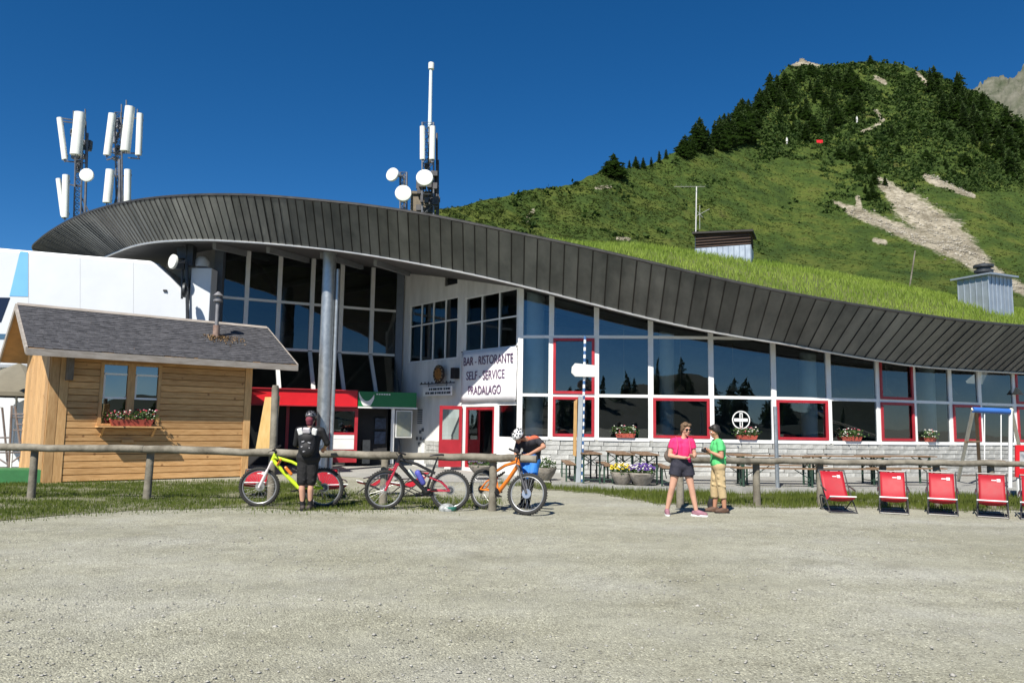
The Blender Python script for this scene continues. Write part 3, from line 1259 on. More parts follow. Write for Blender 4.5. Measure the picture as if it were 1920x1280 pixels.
def wall_with_holes(name, A0, A1, zfun, holes, thick, material, nrm):
    """vertical wall A0->A1 with rectangular openings (u0,u1,z0,z1 along the wall)"""
    U = (A1 - A0)
    L = U.length
    U.normalize()
    us = sorted({0, L} | {h[0] for h in holes} | {h[1] for h in holes})
    mb = MB()
    for i in range(len(us) - 1):
        u0, u1 = us[i], us[i + 1]
        if u1 - u0 < 1e-4:
            continue
        mid = (u0 + u1) / 2
        hs = sorted([(h[2], h[3]) for h in holes if h[0] < mid < h[1]])
        z = 0.0
        for z0, z1 in hs + [(None, None)]:
            if z0 is None:
                a, b = A0 + U * u0, A0 + U * u1
                mb.prism([a + Vector((0, 0, z)), b + Vector((0, 0, z)), b + Vector((0, 0, zfun(b))), a + Vector((0, 0, zfun(a)))], -nrm * thick)
            else:
                if z0 > z + 1e-4:
                    a, b = A0 + U * u0, A0 + U * u1
                    mb.prism([a + Vector((0, 0, z)), b + Vector((0, 0, z)), b + Vector((0, 0, z0)), a + Vector((0, 0, z0))], -nrm * thick)
                z = z1
    return mb.build(name, material, lodge, True)


C0, N0 = Vector((COR[0], COR[1], 0)), Vector((NEAR[0], NEAR[1], 0)) - wu * .09
RW1 = rect(768, 858, 564, 676)
RW2 = rect(872, 970, 522, 655)
RDO = rect(872, 926, 762, 873)
RDW = rect(932, 970, 756, 822)
RVE = rect(834, 858, 508, 534)
hl = []
for r in (RW1, RW2, RDO, RDW, RVE):
    hl.append([(r[0] - C0).dot(wu), (r[1] - C0).dot(wu), max(.1, r[2]), r[3]])
hl[1][3] = min(hl[1][3], soffit_z(NEAR[0], NEAR[1]) + .05)
hl[2][2] = .12
wall_with_holes('sign_wall', C0, N0, lambda p: soffit_z(p.x, p.y) + .1, hl, .22, W_WALL, wn)


def glazing(name, h, cols, rows, fm, gm, bar=.05, back=.05):
    """window grid in opening h of the sign wall"""
    u0, u1, z0, z1 = h
    base = C0 - wn * back
    fr = MB()
    cu = [u0 + (u1 - u0) * i / cols for i in range(cols + 1)]
    for i, u in enumerate(cu):
        fr.bar(base + wu * (u + (bar / 2 if i == 0 else -bar / 2 if i == cols else 0)) + Vector((0, 0, z0)), base + wu * (u + (bar / 2 if i == 0 else -bar / 2 if i == cols else 0)) + Vector((0, 0, z1)), .07, bar, wu)
    for zz in rows:
        for i in range(cols):
            fr.bar(base + wu * (cu[i] + bar / 2 * (2 if i == 0 else 1)) + Vector((0, 0, zz)), base + wu * (cu[i + 1] - bar / 2 * (2 if i == cols - 1 else 1)) + Vector((0, 0, zz)), .06, bar)
    wo = fr.build(name, fm, lodge, True)
    for i in range(cols):
        for j in range(len(rows) - 1):
            pm = MB()
            a, b = base + wu * (cu[i] + .02), base + wu * (cu[i + 1] - .02)
            pm.quad(a + Vector((0, 0, rows[j])), b + Vector((0, 0, rows[j])), b + Vector((0, 0, rows[j + 1])), a + Vector((0, 0, rows[j + 1])))
            pm.build('pane', gm, wo, True, fix=False)
    return wo


glazing('window', hl[0], 4, [hl[0][2] + .03, hl[0][2] + (hl[0][3] - hl[0][2]) * .63, hl[0][3] - .03], W_PAINT, GLASS_D)
glazing('window', hl[1], 3, [hl[1][2] + .03, hl[1][2] + (hl[1][3] - hl[1][2]) * .52, hl[1][3] - .03], W_PAINT, GLASS_D)
glazing('door', hl[2], 1, [hl[2][2] + .05, hl[2][3] - .05], RED_P, GLASS, bar=.11)
glazing('window', hl[3], 1, [hl[3][2] + .03, hl[3][3] - .03], W_PAINT, GLASS)
mb = MB()
h = hl[4]
for i in range(7):
    z = h[2] + (h[3] - h[2]) * (i + .5) / 7
    mb.bar(C0 - wn * .06 + wu * h[0] + Vector((0, 0, z)), C0 - wn * .06 + wu * h[1] + Vector((0, 0, z)), .09, .02)
mb.bar(C0 - wn * .15 + wu * h[0] + Vector((0, 0, (h[2] + h[3]) / 2)), C0 - wn * .15 + wu * h[1] + Vector((0, 0, (h[2] + h[3]) / 2)), .02, h[3] - h[2])
mb.build('vent_grille', STEEL, lodge, True)
# red door leaf standing open in front of the wall
p0 = WH(868, 800)
p0 = Vector((p0.x, p0.y, 0)) + wn * .05
q0 = p0 + Vector((-.75, -.28, 0))
mb = MB()
du = (q0 - p0).normalized()
for (s0, s1, z0, z1) in ((0, .1, .12, 2.2), (.7, .8, .12, 2.2), (.1, .7, .12, 1.05), (.1, .7, 2.08, 2.2)):
    mb.bar(p0 + du * s0 + Vector((0, 0, (z0 + z1) / 2)), p0 + du * s1 + Vector((0, 0, (z0 + z1) / 2)), .05, z1 - z0)
dl = mb.build('door_leaf', RED_P, lodge, True)
mb = MB()
mb.quad(p0 + du * .1 + Vector((0, 0, 1.05)), p0 + du * .7 + Vector((0, 0, 1.05)), p0 + du * .7 + Vector((0, 0, 2.08)), p0 + du * .1 + Vector((0, 0, 2.08)))
mb.build('pane', GLASS_D, dl, True, fix=False)
# low stone patch at the foot of the wall
mb = MB()
a, b = WH(800, 840), WH(835, 840)
a.z = b.z = 0
for r in range(5):
    for c in range(4):
        p = a.lerp(b, (c + .5) / 4) + wn * .05 + Vector((0, 0, .2 + r * .17))
        mb.box(p, ((b - a).length / 4 - .015, .1, .155), rot=Matrix((wu, -wn, Vector((0, 0, 1)))).transposed())
mb.build('stone_plinth', STONEB, lodge, True)

# ------------------------------------------------------------------ entrance glazing (faces right)
E0, E1 = Vector((ENT[0], ENT[1], 0)), C0.copy()
eu = (E1 - E0).normalized()
en = Vector((eu.y, -eu.x, 0))
MUL = [411, 462, 523, 585, 640, 698, 746]
MU = [(HIT(px, 560, ENT, COR) - E0) for px in MUL]
MU = [Vector((q.x, q.y, 0)).dot(eu) for q in MU]
ZR = [4.2, 5.93, 7.8]
GREYF = mat('frame_paint', (.62, .63, .62), .5, var=.06, vscale=3)
for k in range(len(MU) - 1):
    fr = MB()
    a = E0 + eu * MU[k]
    b = E0 + eu * MU[k + 1]
    fr.bar(a + Vector((0, 0, ZR[0])), a + Vector((0, 0, soffit_z(a.x, a.y))), .14, .15, eu)
    for z in ZR[:2]:
        fr.bar(a + eu * .075 + Vector((0, 0, z)), b - eu * .075 + Vector((0, 0, z)), .1, .09)
    # raking bar below
    bot = en * 1.0 + Vector((0, 0, 2.6 - ZR[0]))
    fr.bar(a + Vector((0, 0, ZR[0] - .06)), a + Vector((0, 0, ZR[0] - .06)) + bot, .13, .12, en)
    wo = fr.build('window', GREYF, lodge, True)
    for z0, z1 in ((ZR[0] + .05, ZR[1] - .05), (ZR[1] + .05, None)):
        pm = MB()
        i0, i1 = a + eu * .075, b - eu * .075
        ta, tb = (z1, z1) if z1 else (soffit_z(i0.x, i0.y), soffit_z(i1.x, i1.y))
        pm.quad(i0 + Vector((0, 0, z0)), i1 + Vector((0, 0, z0)), i1 + Vector((0, 0, tb)), i0 + Vector((0, 0, ta)))
        pm.build('pane', GLASS_D, wo, True, fix=False)
    pm = MB()
    i0, i1 = a + eu * .065 + Vector((0, 0, ZR[0] - .06)), b - eu * .065 + Vector((0, 0, ZR[0] - .06))
    pm.quad(i0 + bot, i1 + bot, i1, i0)
    pm.build('pane', GLASS_D, wo, True, fix=False)
# dark frame left of the entrance and the wall running on behind the lift station
mb = MB()
mb.bar(E0 - eu * .15 + Vector((0, 0, 0)), E0 - eu * .15 + Vector((0, 0, 7.9)), .3, .3)
mb.build('corner_post', mat('grey_blue_metal', (.12, .14, .17), .5, metal=.3, var=.1), lodge, True)
mb = MB()
mb.bar(E0 + Vector((-.3, .2, 4)), Vector((-14.2, 31.2, 4)), .2, 8)
mb.build('side_wall', INT, lodge, True)
mb = MB()
mb.bar(E1 - eu * .14 + Vector((0, 0, 0)), E1 - eu * .14 + Vector((0, 0, 7.9)), .14, .28)
mb.build('corner_post', MATS['grey_blue_metal'], lodge, True)
# bracing beams under the roof over the entrance
mb = MB()
for k in range(4):
    x = -10 + k * 1.8
    mb.bar((x, 25.2, soffit_z(x, 25.2) - .1), (x + .6, 29, soffit_z(x, 29) - .12), .12, .2)
mb.build('roof_beams', mat('beam_grey', (.2, .21, .22), .6, var=.1), lodge, True)

# round steel column with its drain pipe
cp = P(612, 640, 25.0)
mb = MB()
mb.lathe([(.215, 0), (.215, soffit_z(cp.x, 25) + .05)], 24, Matrix.Translation((cp.x, 25, 0)))
co = mb.build('support_column', GALV, lodge, True, smooth=True)
mb = MB()
mb.tube((cp.x + .285, 25.02, .1), (cp.x + .285, 25.02, soffit_z(cp.x, 25) - .55), .065, n=10)
mb.build('drain_pipe', GALV, co, True, smooth=True)

# ------------------------------------------------------------------ ticket counter below: red and green band
BA, BB = P(468, 742, 26.6), P(782, 750, 28.5)
BA.z = BB.z = 0
bu = (BB - BA).normalized()
bn = Vector((bu.y, -bu.x, 0))
LB = (BB - BA).length


def BU(px, py=745):
    q = HIT(px, py, (BA.x, BA.y), (BB.x, BB.y))
    return Vector((q.x - BA.x, q.y - BA.y, 0)).dot(bu)


u_mid = BU(671)
zt, zb = 2.70, 2.16
booth = thing('ticket_booth', 'red framed ticket booth with red canopy band under the entrance glazing', 'booth', (BA.x, BA.y, 0))
REDB = mat('red_band_paint', (.62, .012, .02), .4, var=.06, vscale=2)
mb = MB()
mb.bar(BA + Vector((0, 0, (zt + zb) / 2)) - bn * .15, BA + bu * (u_mid - .01) + Vector((0, 0, (zt + zb) / 2)) - bn * .15, .3, zt - zb)
mb.build('canopy_band', REDB, booth, True)
mb = MB()
mb.bar(BA + Vector((0, 0, zt + .02)) - bn * .12, BA + bu * (u_mid - .01) + Vector((0, 0, zt + .02)) - bn * .12, .38, .035)
mb.bar(BA + Vector((0, 0, zb - .02)) - bn * .12, BA + bu * (u_mid - .01) + Vector((0, 0, zb - .02)) - bn * .12, .34, .035)
mb.build('trim', RED_P, booth, True)


def panelb(parent, name, px0, px1, z0, z1, m_, dep=.05, fw=0.06):
    a, b = BA + bu * BU(px0) + bn * fw, BA + bu * BU(px1) + bn * fw
    mb = MB()
    mb.bar(a + Vector((0, 0, (z0 + z1) / 2)), b + Vector((0, 0, (z0 + z1) / 2)), dep, z1 - z0)
    return mb.build(name, m_, parent, True)


R_D = RED_P
for nm, p0_, p1_, z0, z1, mm in (('frame', 620, 626, .15, 2.1, R_D), ('frame', 668, 674, .15, 2.1, R_D), ('frame', 626, 668, 1.98, 2.1, R_D), ('frame', 626, 668, 1.13, 1.22, R_D),
                                 ('counter_panel', 626, 668, .98, 1.125, W_PAINT), ('counter_panel', 626, 668, .62, .97, W_PAINT), ('counter_panel', 626, 668, .15, .61, R_D)):
    panelb(booth, nm, p0_, p1_, z0, z1, mm, .06, -.22)
panelb(booth, 'pane', 626, 668, 1.22, 1.98, GLASS_D, .01, -.25)
panelb(booth, 'notice', 637, 657, 1.35, 1.75, mat('notice_green', (.1, .2, .18), .6, var=.3, vscale=20), .01, -.32)
for k in range(5):
    panelb(booth, 'notice_line', 638, 645, 1.4 + k * .075, 1.43 + k * .075, W_PAINT, .008, -.305)
# dark back of the recess under the canopy
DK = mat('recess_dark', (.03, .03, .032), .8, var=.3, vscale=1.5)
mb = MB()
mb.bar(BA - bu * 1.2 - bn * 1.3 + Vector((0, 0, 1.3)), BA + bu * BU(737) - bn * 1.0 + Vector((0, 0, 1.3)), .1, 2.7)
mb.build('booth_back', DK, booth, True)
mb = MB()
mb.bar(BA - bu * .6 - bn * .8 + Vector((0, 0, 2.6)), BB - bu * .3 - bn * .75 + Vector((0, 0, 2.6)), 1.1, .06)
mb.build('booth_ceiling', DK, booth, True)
panelb(booth, 'post', 596, 601, .1, 2.14, R_D, .1, -.3)
panelb(booth, 'post', 540, 546, .1, 2.14, R_D, .1, -.7)
panelb(booth, 'poster', 712, 733, 1.35, 1.75, mat('poster_blue', (.05, .07, .12), .5, var=.5, vscale=9), .02, -.9)
panelb(booth, 'poster', 712, 733, .8, 1.25, MATS['poster_blue'], .02, -.9)
panelb(booth, 'bin', 686, 700, .1, .95, STEEL, .3, -.5)

gs = thing('green_sign', 'dark green sign band with a pale curved stripe right of the red canopy', 'sign', (BB.x, BB.y, 0))
GRN = mat('green_band_paint', (.008, .16, .045), .4, var=.08, vscale=2)
panelb(gs, 'board', 672, 781, zb, zt, GRN, .28, -.13)
panelb(gs, 'trim', 672, 783, zb - .06, zb - .005, W_PAINT, .3, -.13)
M = frame_mat(BA + bu * (BU(672)) + bn * .016 + Vector((0, 0, zb)), bu)
mb = MB()
sc = BU(781) - BU(672)
H_ = zt - zb
pts = []
up_, dn_ = [], []
for i in range(13):
    t = i / 12
    x = .01 + t * .26 * sc
    up_.append((x, H_ * (.98 - .62 * math.sin(math.pi * t * .94) ** .8 if t > 0 else .98)))
    dn_.append((x, max(.02, H_ * (.8 - .95 * math.sin(math.pi * (t * .9 + .02)) ** .9))))
for i in range(12):
    a, b, c, d = (*dn_[i], .0), (*dn_[i + 1], .0), (*up_[i + 1], .0), (*up_[i], .0)
    mb.add([a, b, c, d, *[(q[0], q[1], .006) for q in (a, b, c, d)]], [(4, 5, 6, 7), (0, 1, 5, 4), (3, 2, 6, 7)], M)
mb.build('stripe', W_PAINT, gs, True)
mb = MB()
for k in range(6):
    mb.add([(.30 * sc + k * .09, H_ * .80, .004), (.30 * sc + k * .09 + .06, H_ * .80, .004), (.30 * sc + k * .09 + .06, H_ * .88, .004), (.30 * sc + k * .09, H_ * .88, .004)], [(0, 1, 2, 3)], M)
mb.build('lettering', W_PAINT, gs, True, fix=False)
panelb(gs, 'post', 736, 742, .1, zb - .07, W_PAINT, .08, -.13)
# notice board at the corner
nb = thing('notice_board', 'grey glass notice board on the white wall by the ticket booth', 'notice board', tuple(BB))
panelb(nb, 'frame', 744, 775, 1.05, 2.05, GREYF, .05, -.10)
panelb(nb, 'pane', 746, 773, 1.1, 2.0, mat('notice_grey', (.16, .19, .2), .2, var=.3, vscale=3, col2=(.25, .26, .2)), .02, -.07)

# ------------------------------------------------------------------ banner and hanging sign on the white wall
r = rect(868, 971, 655, 752)
ban = thing('banner', 'white cloth banner with purple words BAR RISTORANTE SELF SERVICE PRADALAGO', 'banner', tuple(r[0]))
a, b = r[0] + wn * .06, r[1] + wn * .06
LBn = (b - a).length
Hb = r[3] - r[2]
mb = MB()
nx_, nz_ = 16, 8
M = frame_mat(a + Vector((0, 0, r[2])), wu)
vs, fs = [], []
for j in range(nz_ + 1):
    for i in range(nx_ + 1):
        x, y = LBn * i / nx_, Hb * j / nz_
        vs.append((x, y, .02 * math.sin(3 * x + 1.5 * y) * .5 + .008 * math.sin(9 * y)))
for j in range(nz_):
    for i in range(nx_):
        k = j * (nx_ + 1) + i
        fs.append((k, k + 1, k + nx_ + 2, k + nx_ + 1))
mb.add(vs, fs, M)
bo = mb.build('cloth', mat('banner_cloth', (.76, .75, .77), .8, var=.04, vscale=3), ban, True, smooth=True)
sm_ = bo.modifiers.new('thick', 'SOLIDIFY')
sm_.thickness = .006
PURP = mat('purple_ink', (.10, .05, .12), .7, var=.15, vscale=20)


def serif_word(parent, txt, M, width, height):
    me = text_mesh(txt, 1.0)
    xs_ = [v.co.x for v in me.vertices]
    ys_ = [v.co.y for v in me.vertices]
    w_, h_ = max(xs_) - min(xs_), max(ys_) - min(ys_)
    cx, cy = (max(xs_) + min(xs_)) / 2, (max(ys_) + min(ys_)) / 2
    for v in me.vertices:
        v.co = M @ Vector(((v.co.x - cx) / w_ * width, (v.co.y - cy) / h_ * height, v.co.z))
    return link_mesh('lettering', me, parent, True, PURP)


for txt, cx, cy, wd in (('BAR - RISTORANTE', .50, .80, .90), ('SELF - SERVICE', .46, .51, .70), ('PRADALAGO', .45, .22, .60)):
    serif_word(ban, txt, frame_mat(a + wu * LBn * cx + Vector((0, 0, r[2] + Hb * cy)) + wn * .03, wu), LBn * wd, Hb * .17)
mb = MB()
for q_, z_ in ((a, r[2]), (b, r[2]), (a, r[3]), (b, r[3])):
    mb.ell(q_ + Vector((0, 0, z_)), .03, 8, 6)
mb.build('eyelet', STEEL, ban, True)

r = rect(800, 862, 686, 742)
hsn = thing('emblem_sign', 'hanging inn sign with round orange emblem above a small white board', 'sign', tuple(r[0]))
a = r[0] + wn * .25
Ls = (r[1] - r[0]).length
M = frame_mat(a + Vector((0, 0, r[2])), wu)
Hs = r[3] - r[2]
mb = MB()
q = Matrix.Translation((Ls * .55, Hs * .72, 0))
mb.lathe([(Hs * .30, -.03), (Hs * .30, .03)], 24, M @ q)
eo = mb.build('emblem', mat('emblem_brown', (.035, .022, .018), .5, var=.3, vscale=12), hsn, True)
mb = MB()
mb.lathe([(Hs * .2, .03), (Hs * .19, .045)], 20, M @ q)
mb.build('emblem_centre', mat('emblem_orange', (.30, .13, .03), .5, var=.5, vscale=14), eo, True)
mb = MB()
for k in range(12):
    t = k * math.pi / 6
    mb.box((Ls * .55 + math.cos(t) * Hs * .25, Hs * .72 + math.sin(t) * Hs * .25, .04), (.03, .03, .02), M=M)
mb.build('emblem_stars', mat('emblem_gold', (.5, .4, .2), .5), eo, True)
mb = MB()
mb.box((Ls * .5, Hs * .41, 0), (Ls * 1.05, .035, .03), M=M)
for k in range(9):
    mb.box((Ls * (.02 + k * .11), Hs * .45, 0), (.03, .05, .03), M=M)
for k in (.25, .8):
    mb.box((Ls * k, Hs * .34, 0), (.02, .12, .02), M=M)
mb.build('iron_bracket', STEEL, hsn, True)
mb = MB()
mb.box((Ls * .52, Hs * .15, 0), (Ls * .85, Hs * .30, .05), M=M)
bo = mb.build('board', W_PAINT, hsn, True)
mb = MB()
for zz, k0, k1 in ((.22, .3, .9), (.09, .2, .9)):
    x = k0
    while x < k1:
        wd = rnd.uniform(.03, .07)
        mb.box((Ls * x, Hs * zz, .03), (Ls * wd, Hs * .07, .012), M=M)
        x += wd + .022
mb.build('lettering', mat('sign_ink', (.03, .05, .07), .6), bo, True)
mb = MB()
q = WH(859, 700)
mb.box(Vector((q.x, q.y, q.z)) + wn * .14, (.22, .22, .38), rot=Matrix((wu, -wn, Vector((0, 0, 1)))).transposed())
o = mb.build('wall_speaker', BLACK)
tag(o, 'small black loudspeaker box fixed beside the banner on the white wall', 'loudspeaker')
q = WH(788, 784)
mb = MB()
for k in range(7):
    mb.box(Vector((q.x, q.y, q.z + .3 - k * .08)) + wn * .02, (.3, .03, .035), rot=Matrix((wu, -wn, Vector((0, 0, 1)))).transposed())
for dx, dz in ((.05, -.5), (.22, -.42), (-.15, -.75), (.1, -.75), (.3, -.8), (.0, -.95)):
    mb.box(Vector((q.x, q.y, q.z + dz)) + wu * dx + wn * .02, (.12, .03, .12), rot=Matrix((wu, -wn, Vector((0, 0, 1)))).transposed())
o = mb.build('wall_notices', mat('notice_ink', (.12, .13, .14), .6, var=.3, vscale=10))
tag(o, 'cluster of small dark notices and a list on the white wall', 'notices')

# ------------------------------------------------------------------ terrace in front of the glass
TERR = mat('terrace_paving', (.24, .24, .225), .9, var=.2, vscale=2, bump=.2, bscale=25)
mb = MB()
edge = [G(1036, 905, .12), G(1150, 911, .12), G(1250, 914, .12), G(1600, 917, .12), G(1920, 921, .12), G(2120, 925, .12)]
back = [Vector((p.x * 1.25 + .5 if p.x > 5 else p.x, 30, .12)) for p in edge]
back[0].y, back[1].y = 24.4, 30
for i in range(len(edge) - 1):
    mb.quad(edge[i], edge[i + 1], back[i + 1], back[i])
o = mb.build('terrace', TERR)
tag(o, kind='structure')
mb = MB()
for i in range(len(edge) - 1):
    a, b = edge[i].copy(), edge[i + 1].copy()
    n = max(1, int((b - a).length / 1.0))
    for j in range(n):
        p, q = a.lerp(b, j / n), a.lerp(b, (j + 1) / n)
        d = (q - p).normalized() * .006
        mb.bar(p + d - Vector((0, 0, .055)), q - d - Vector((0, 0, .055)), .16, .14)
o = mb.build('terrace_kerb', mat('kerb_stone', (.3, .3, .285), .9, var=.2, vscale=3, bump=.2))
tag(o, kind='structure')
# paved apron at the entrance
mb = MB()
ap = [G(440, 884), G(640, 893), G(800, 903), G(900, 904), G(1036, 905), Vector((0.9, 24.3, 0)), Vector((-4.3, 30, 0)), Vector((-12, 27, 0)), Vector((-12, 22, 0))]
mb.add([p + Vector((0, 0, .006)) for p in ap], [tuple(range(len(ap)))])
o = mb.build('entrance_apron', mat('apron_concrete', (.33, .33, .31), .9, var=.12, vscale=1.5, bump=.15, bscale=30), fix=False)
tag(o, kind='structure')
def zpix(x, y, py):
    """height at plan point (x, y) that shows at photo row py"""
    lo, hi = -5.0, 60.0
    for _ in range(50):
        md = (lo + hi) / 2
        if proj((x, y, md))[1] > py:
            lo = md
        else:
            hi = md
    return (lo + hi) / 2


# ================================================================== lift station shell
SA, SB = (-18.0, 25.4), (-10.9, 26.4)
st = thing('lift_station', 'white lift station shell with light blue stripe behind the wooden cabin', 'building', (-15, 26, 0))
sn = Vector((SB[1] - SA[1], -(SB[0] - SA[0]), 0)).normalized()


def SH(px, py):
    return HIT(px, py, SA, SB)


WSH = mat('white_shell', (.60, .63, .66), .35, var=.03, vscale=1, vmul=.1)
ol = [(-160, 450), (0, 464), (150, 477), (283, 488), (297, 494), (318, 515), (346, 546), (358, 572), (366, 610), (366, 690), (-160, 690)]
mb = MB()
mb.prism([SH(*p) for p in ol], -sn * 4.5)
mb.build('shell', WSH, st, True, bevel=.12)


def flat_on(name, poly, m_, off=.004, th=.01):
    mb = MB()
    mb.prism([SH(*p) + sn * off for p in poly], sn * th)
    return mb.build(name, m_, st, True)


flat_on('stripe', [(38, 471), (53, 472), (53, 556), (18, 555)], mat('light_blue_vinyl', (.16, .42, .72), .4, var=.04, vscale=1))
flat_on('window', [(-90, 556), (19, 558), (2, 604), (-90, 604)], mat('shell_window', (.012, .016, .035), .15), .004, .012)
flat_on('stripe', [(-90, 624), (16, 626), (14, 636), (-90, 634)], mat('teal_vinyl', (.05, .12, .2), .4))
mb = MB()
for px in (53.5, 150, 250):
    a, b = SH(px, 474 + (px - 53) * .07), SH(px, 690)
    mb.bar(a + sn * .003, b + sn * .003, .012, .006, sn)
mb.build('panel_joint', mat('joint_grey', (.5, .52, .54), .5), st, True)
mb = MB()
p = SH(310, 545)
mb.box(p + sn * .03, (.12, .05, .06))
mb.build('handle', BLACK, st, True)
# inner wall with roof shade in its grey colour, and white barrier below
mb = MB()
mb.bar((-19, 27.6, 1.6), (-10.5, 28.2, 1.6), .2, 3.2)
mb.build('inner_wall', mat('shade_grey', (.30, .29, .25), .8, var=.1), st, True)
mb = MB()
a, b = P(-160, 780, 24.6), P(130, 780, 24.9)
mb.bar((a.x, a.y, 1.12), (b.x, b.y, 1.12), .12, 2.2)
mb.build('barrier', WSH, st, True)
mb = MB()
for x in (-18.0, -12.0):
    mb.tube((x, 26.8, 0), (x, 26.8, 3.3), .12, n=10)
mb.build('leg', GALV, st, True)
mb = MB()
a = P(20, 740, 24.3)
for q in ((-10, 690), (75, 720), (0, 700)):
    mb.tube(P(q[0], q[1], 24.6), a, .018, n=5)
mb.build('guy_line', STEEL, st, True)

ps_ = thing('parasol', 'shade-toned beige parasol at the left picture edge behind the cabin', 'parasol', (P(20, 880, 23.4).x, 23.4, 0))
cx_ = P(20, 880, 23.4).x
zr_ = zpix(cx_, 23.4, 744)
mb = MB()
mb.lathe([(1.5, zr_), (1.49, zr_ + .12), (.75, zr_ + .66), (.04, zr_ + 1.02), (.03, zr_ + .96), (.7, zr_ + .58), (1.46, zr_ - .0)], 8, Matrix.Translation((cx_, 23.4, 0)))
mb.build('canopy', mat('shaded_beige', (.17, .155, .115), .85, var=.12, vscale=3), ps_, True)  # beige darkened, so the canvas carries shade in its colour
mb = MB()
mb.tube((cx_, 23.4, 0), (cx_, 23.4, zr_ + 1.08), .03, n=10)
mb.build('pole', W_PAINT, ps_, True, smooth=True)
for k in range(8):
    a_ = 2 * math.pi * k / 8
    mb = MB()
    mb.tube((cx_, 23.4, zr_ + .9), (cx_ + 1.44 * math.cos(a_), 23.4 + 1.44 * math.sin(a_), zr_ + .0), .012, n=5)
    mb.build('rib', STEEL, ps_, True)

# tubular racks and green mat in front of the station
rk = thing('metal_rack', 'grey tubular metal rack with rungs beside the wooden cabin', 'rack', tuple(P(35, 885, 21.5)))
RK = mat('rack_tube', (.20, .17, .16), .5, metal=.4, var=.3)


def tube_px(mb, pts, Y, r, n=6):
    mb.path([P(a, b, Y) for a, b in pts], r, n)


mb = MB()
tube_px(mb, [(16, 885), (22, 760), (28, 762), (44, 885)], 21.5, .03)
tube_px(mb, [(-40, 885), (-12, 762), (4, 764), (16, 885)], 21.7, .03)
mb.build('frame', RK, rk, True)
for yy, x0, x1 in ((776, 24, 82), (782, 24, 82), (795, 30, 82), (806, 25, 80), (848, -20, 52), (820, -30, 18)):
    mb = MB()
    mb.tube(P(x0, yy, 21.5), P(x1, yy, 21.5), .022, n=6)
    mb.build('rung', RK, rk, True)
for (a, b) in (((24, 838), (78, 806)), ((-30, 842), (14, 870)), ((22, 866), (50, 846)), ((62, 776), (80, 885))):
    mb = MB()
    mb.tube(P(*a, 21.5), P(*b, 21.5), .022, n=6)
    mb.build('brace', RK, rk, True)
mb = MB()
a, b = G(-120, 906), G(77, 906)
mb.prism([a, b, b + Vector((0, 0, .32)), a + Vector((0, 0, .32))], (0, 1.0, 0))
o = mb.build('green_platform', mat('green_matting', (.03, .16, .05), .8, var=.15, vscale=4, bump=.2, bscale=50))
tag(o, 'low green matted platform left of the cabin', 'platform')

# ================================================================== wooden cabin
F = G(80, 906)
ang = math.radians(40)
cu_, cv_ = Vector((math.cos(ang), math.sin(ang), 0)), Vector((-math.sin(ang), math.cos(ang), 0))


def solve_u(base, px, py=800, lo=0, hi=14):
    for _ in range(40):
        md = (lo + hi) / 2
        if proj(base + cu_ * md + Vector((0, 0, 1.6)))[0] < px:
            lo = md
        else:
            hi = md
    return (lo + hi) / 2




def wood_mat(name, c1, c2, stretch):
    mt = mat(name, c1, .62, vscale=3.0, col2=c2, bump=.2, bscale=25, stretch=stretch, detail=9)
    n, l = mt.node_tree.nodes, mt.node_tree.links
    b = n['Principled BSDF']
    src = b.inputs['Base Color'].links[0].from_socket
    # per board tone, knots
    oi = n.new('ShaderNodeObjectInfo')
    mr = n.new('ShaderNodeMapRange')
    mr.inputs['To Min'].default_value = .78
    mr.inputs['To Max'].default_value = 1.12
    l.new(oi.outputs['Random'], mr.inputs['Value'])
    mx = n.new('ShaderNodeMix')
    mx.data_type, mx.blend_type = 'RGBA', 'MULTIPLY'
    mx.inputs['Factor'].default_value = 1
    l.new(src, mx.inputs['A'])
    l.new(mr.outputs['Result'], mx.inputs['B'])
    tc = n.new('ShaderNodeTexCoord')
    vo = n.new('ShaderNodeTexVoronoi')
    vo.inputs['Scale'].default_value = 2.6
    l.new(tc.outputs['Object'], vo.inputs['Vector'])
    rp = n.new('ShaderNodeValToRGB')
    rp.color_ramp.elements[0].position = .05
    rp.color_ramp.elements[0].color = (.35, .25, .18, 1)
    rp.color_ramp.elements[1].position = .11
    rp.color_ramp.elements[1].color = (1, 1, 1, 1)
    l.new(vo.outputs['Distance'], rp.inputs['Fac'])
    m2 = n.new('ShaderNodeMix')
    m2.data_type, m2.blend_type = 'RGBA', 'MULTIPLY'
    m2.inputs['Factor'].default_value = .8
    l.new(mx.outputs['Result'], m2.inputs['A'])
    l.new(rp.outputs['Color'], m2.inputs['B'])
    l.new(m2.outputs['Result'], b.inputs['Base Color'])
    return mt


CL = solve_u(F, 466)
CD = 3.5
OV = .62
cab = thing('wooden_cabin', 'small honey coloured timber cabin with grey shingle roof', 'cabin', tuple(F))


def CP(u, v, z):
    return F + cu_ * u + cv_ * v + Vector((0, 0, z))


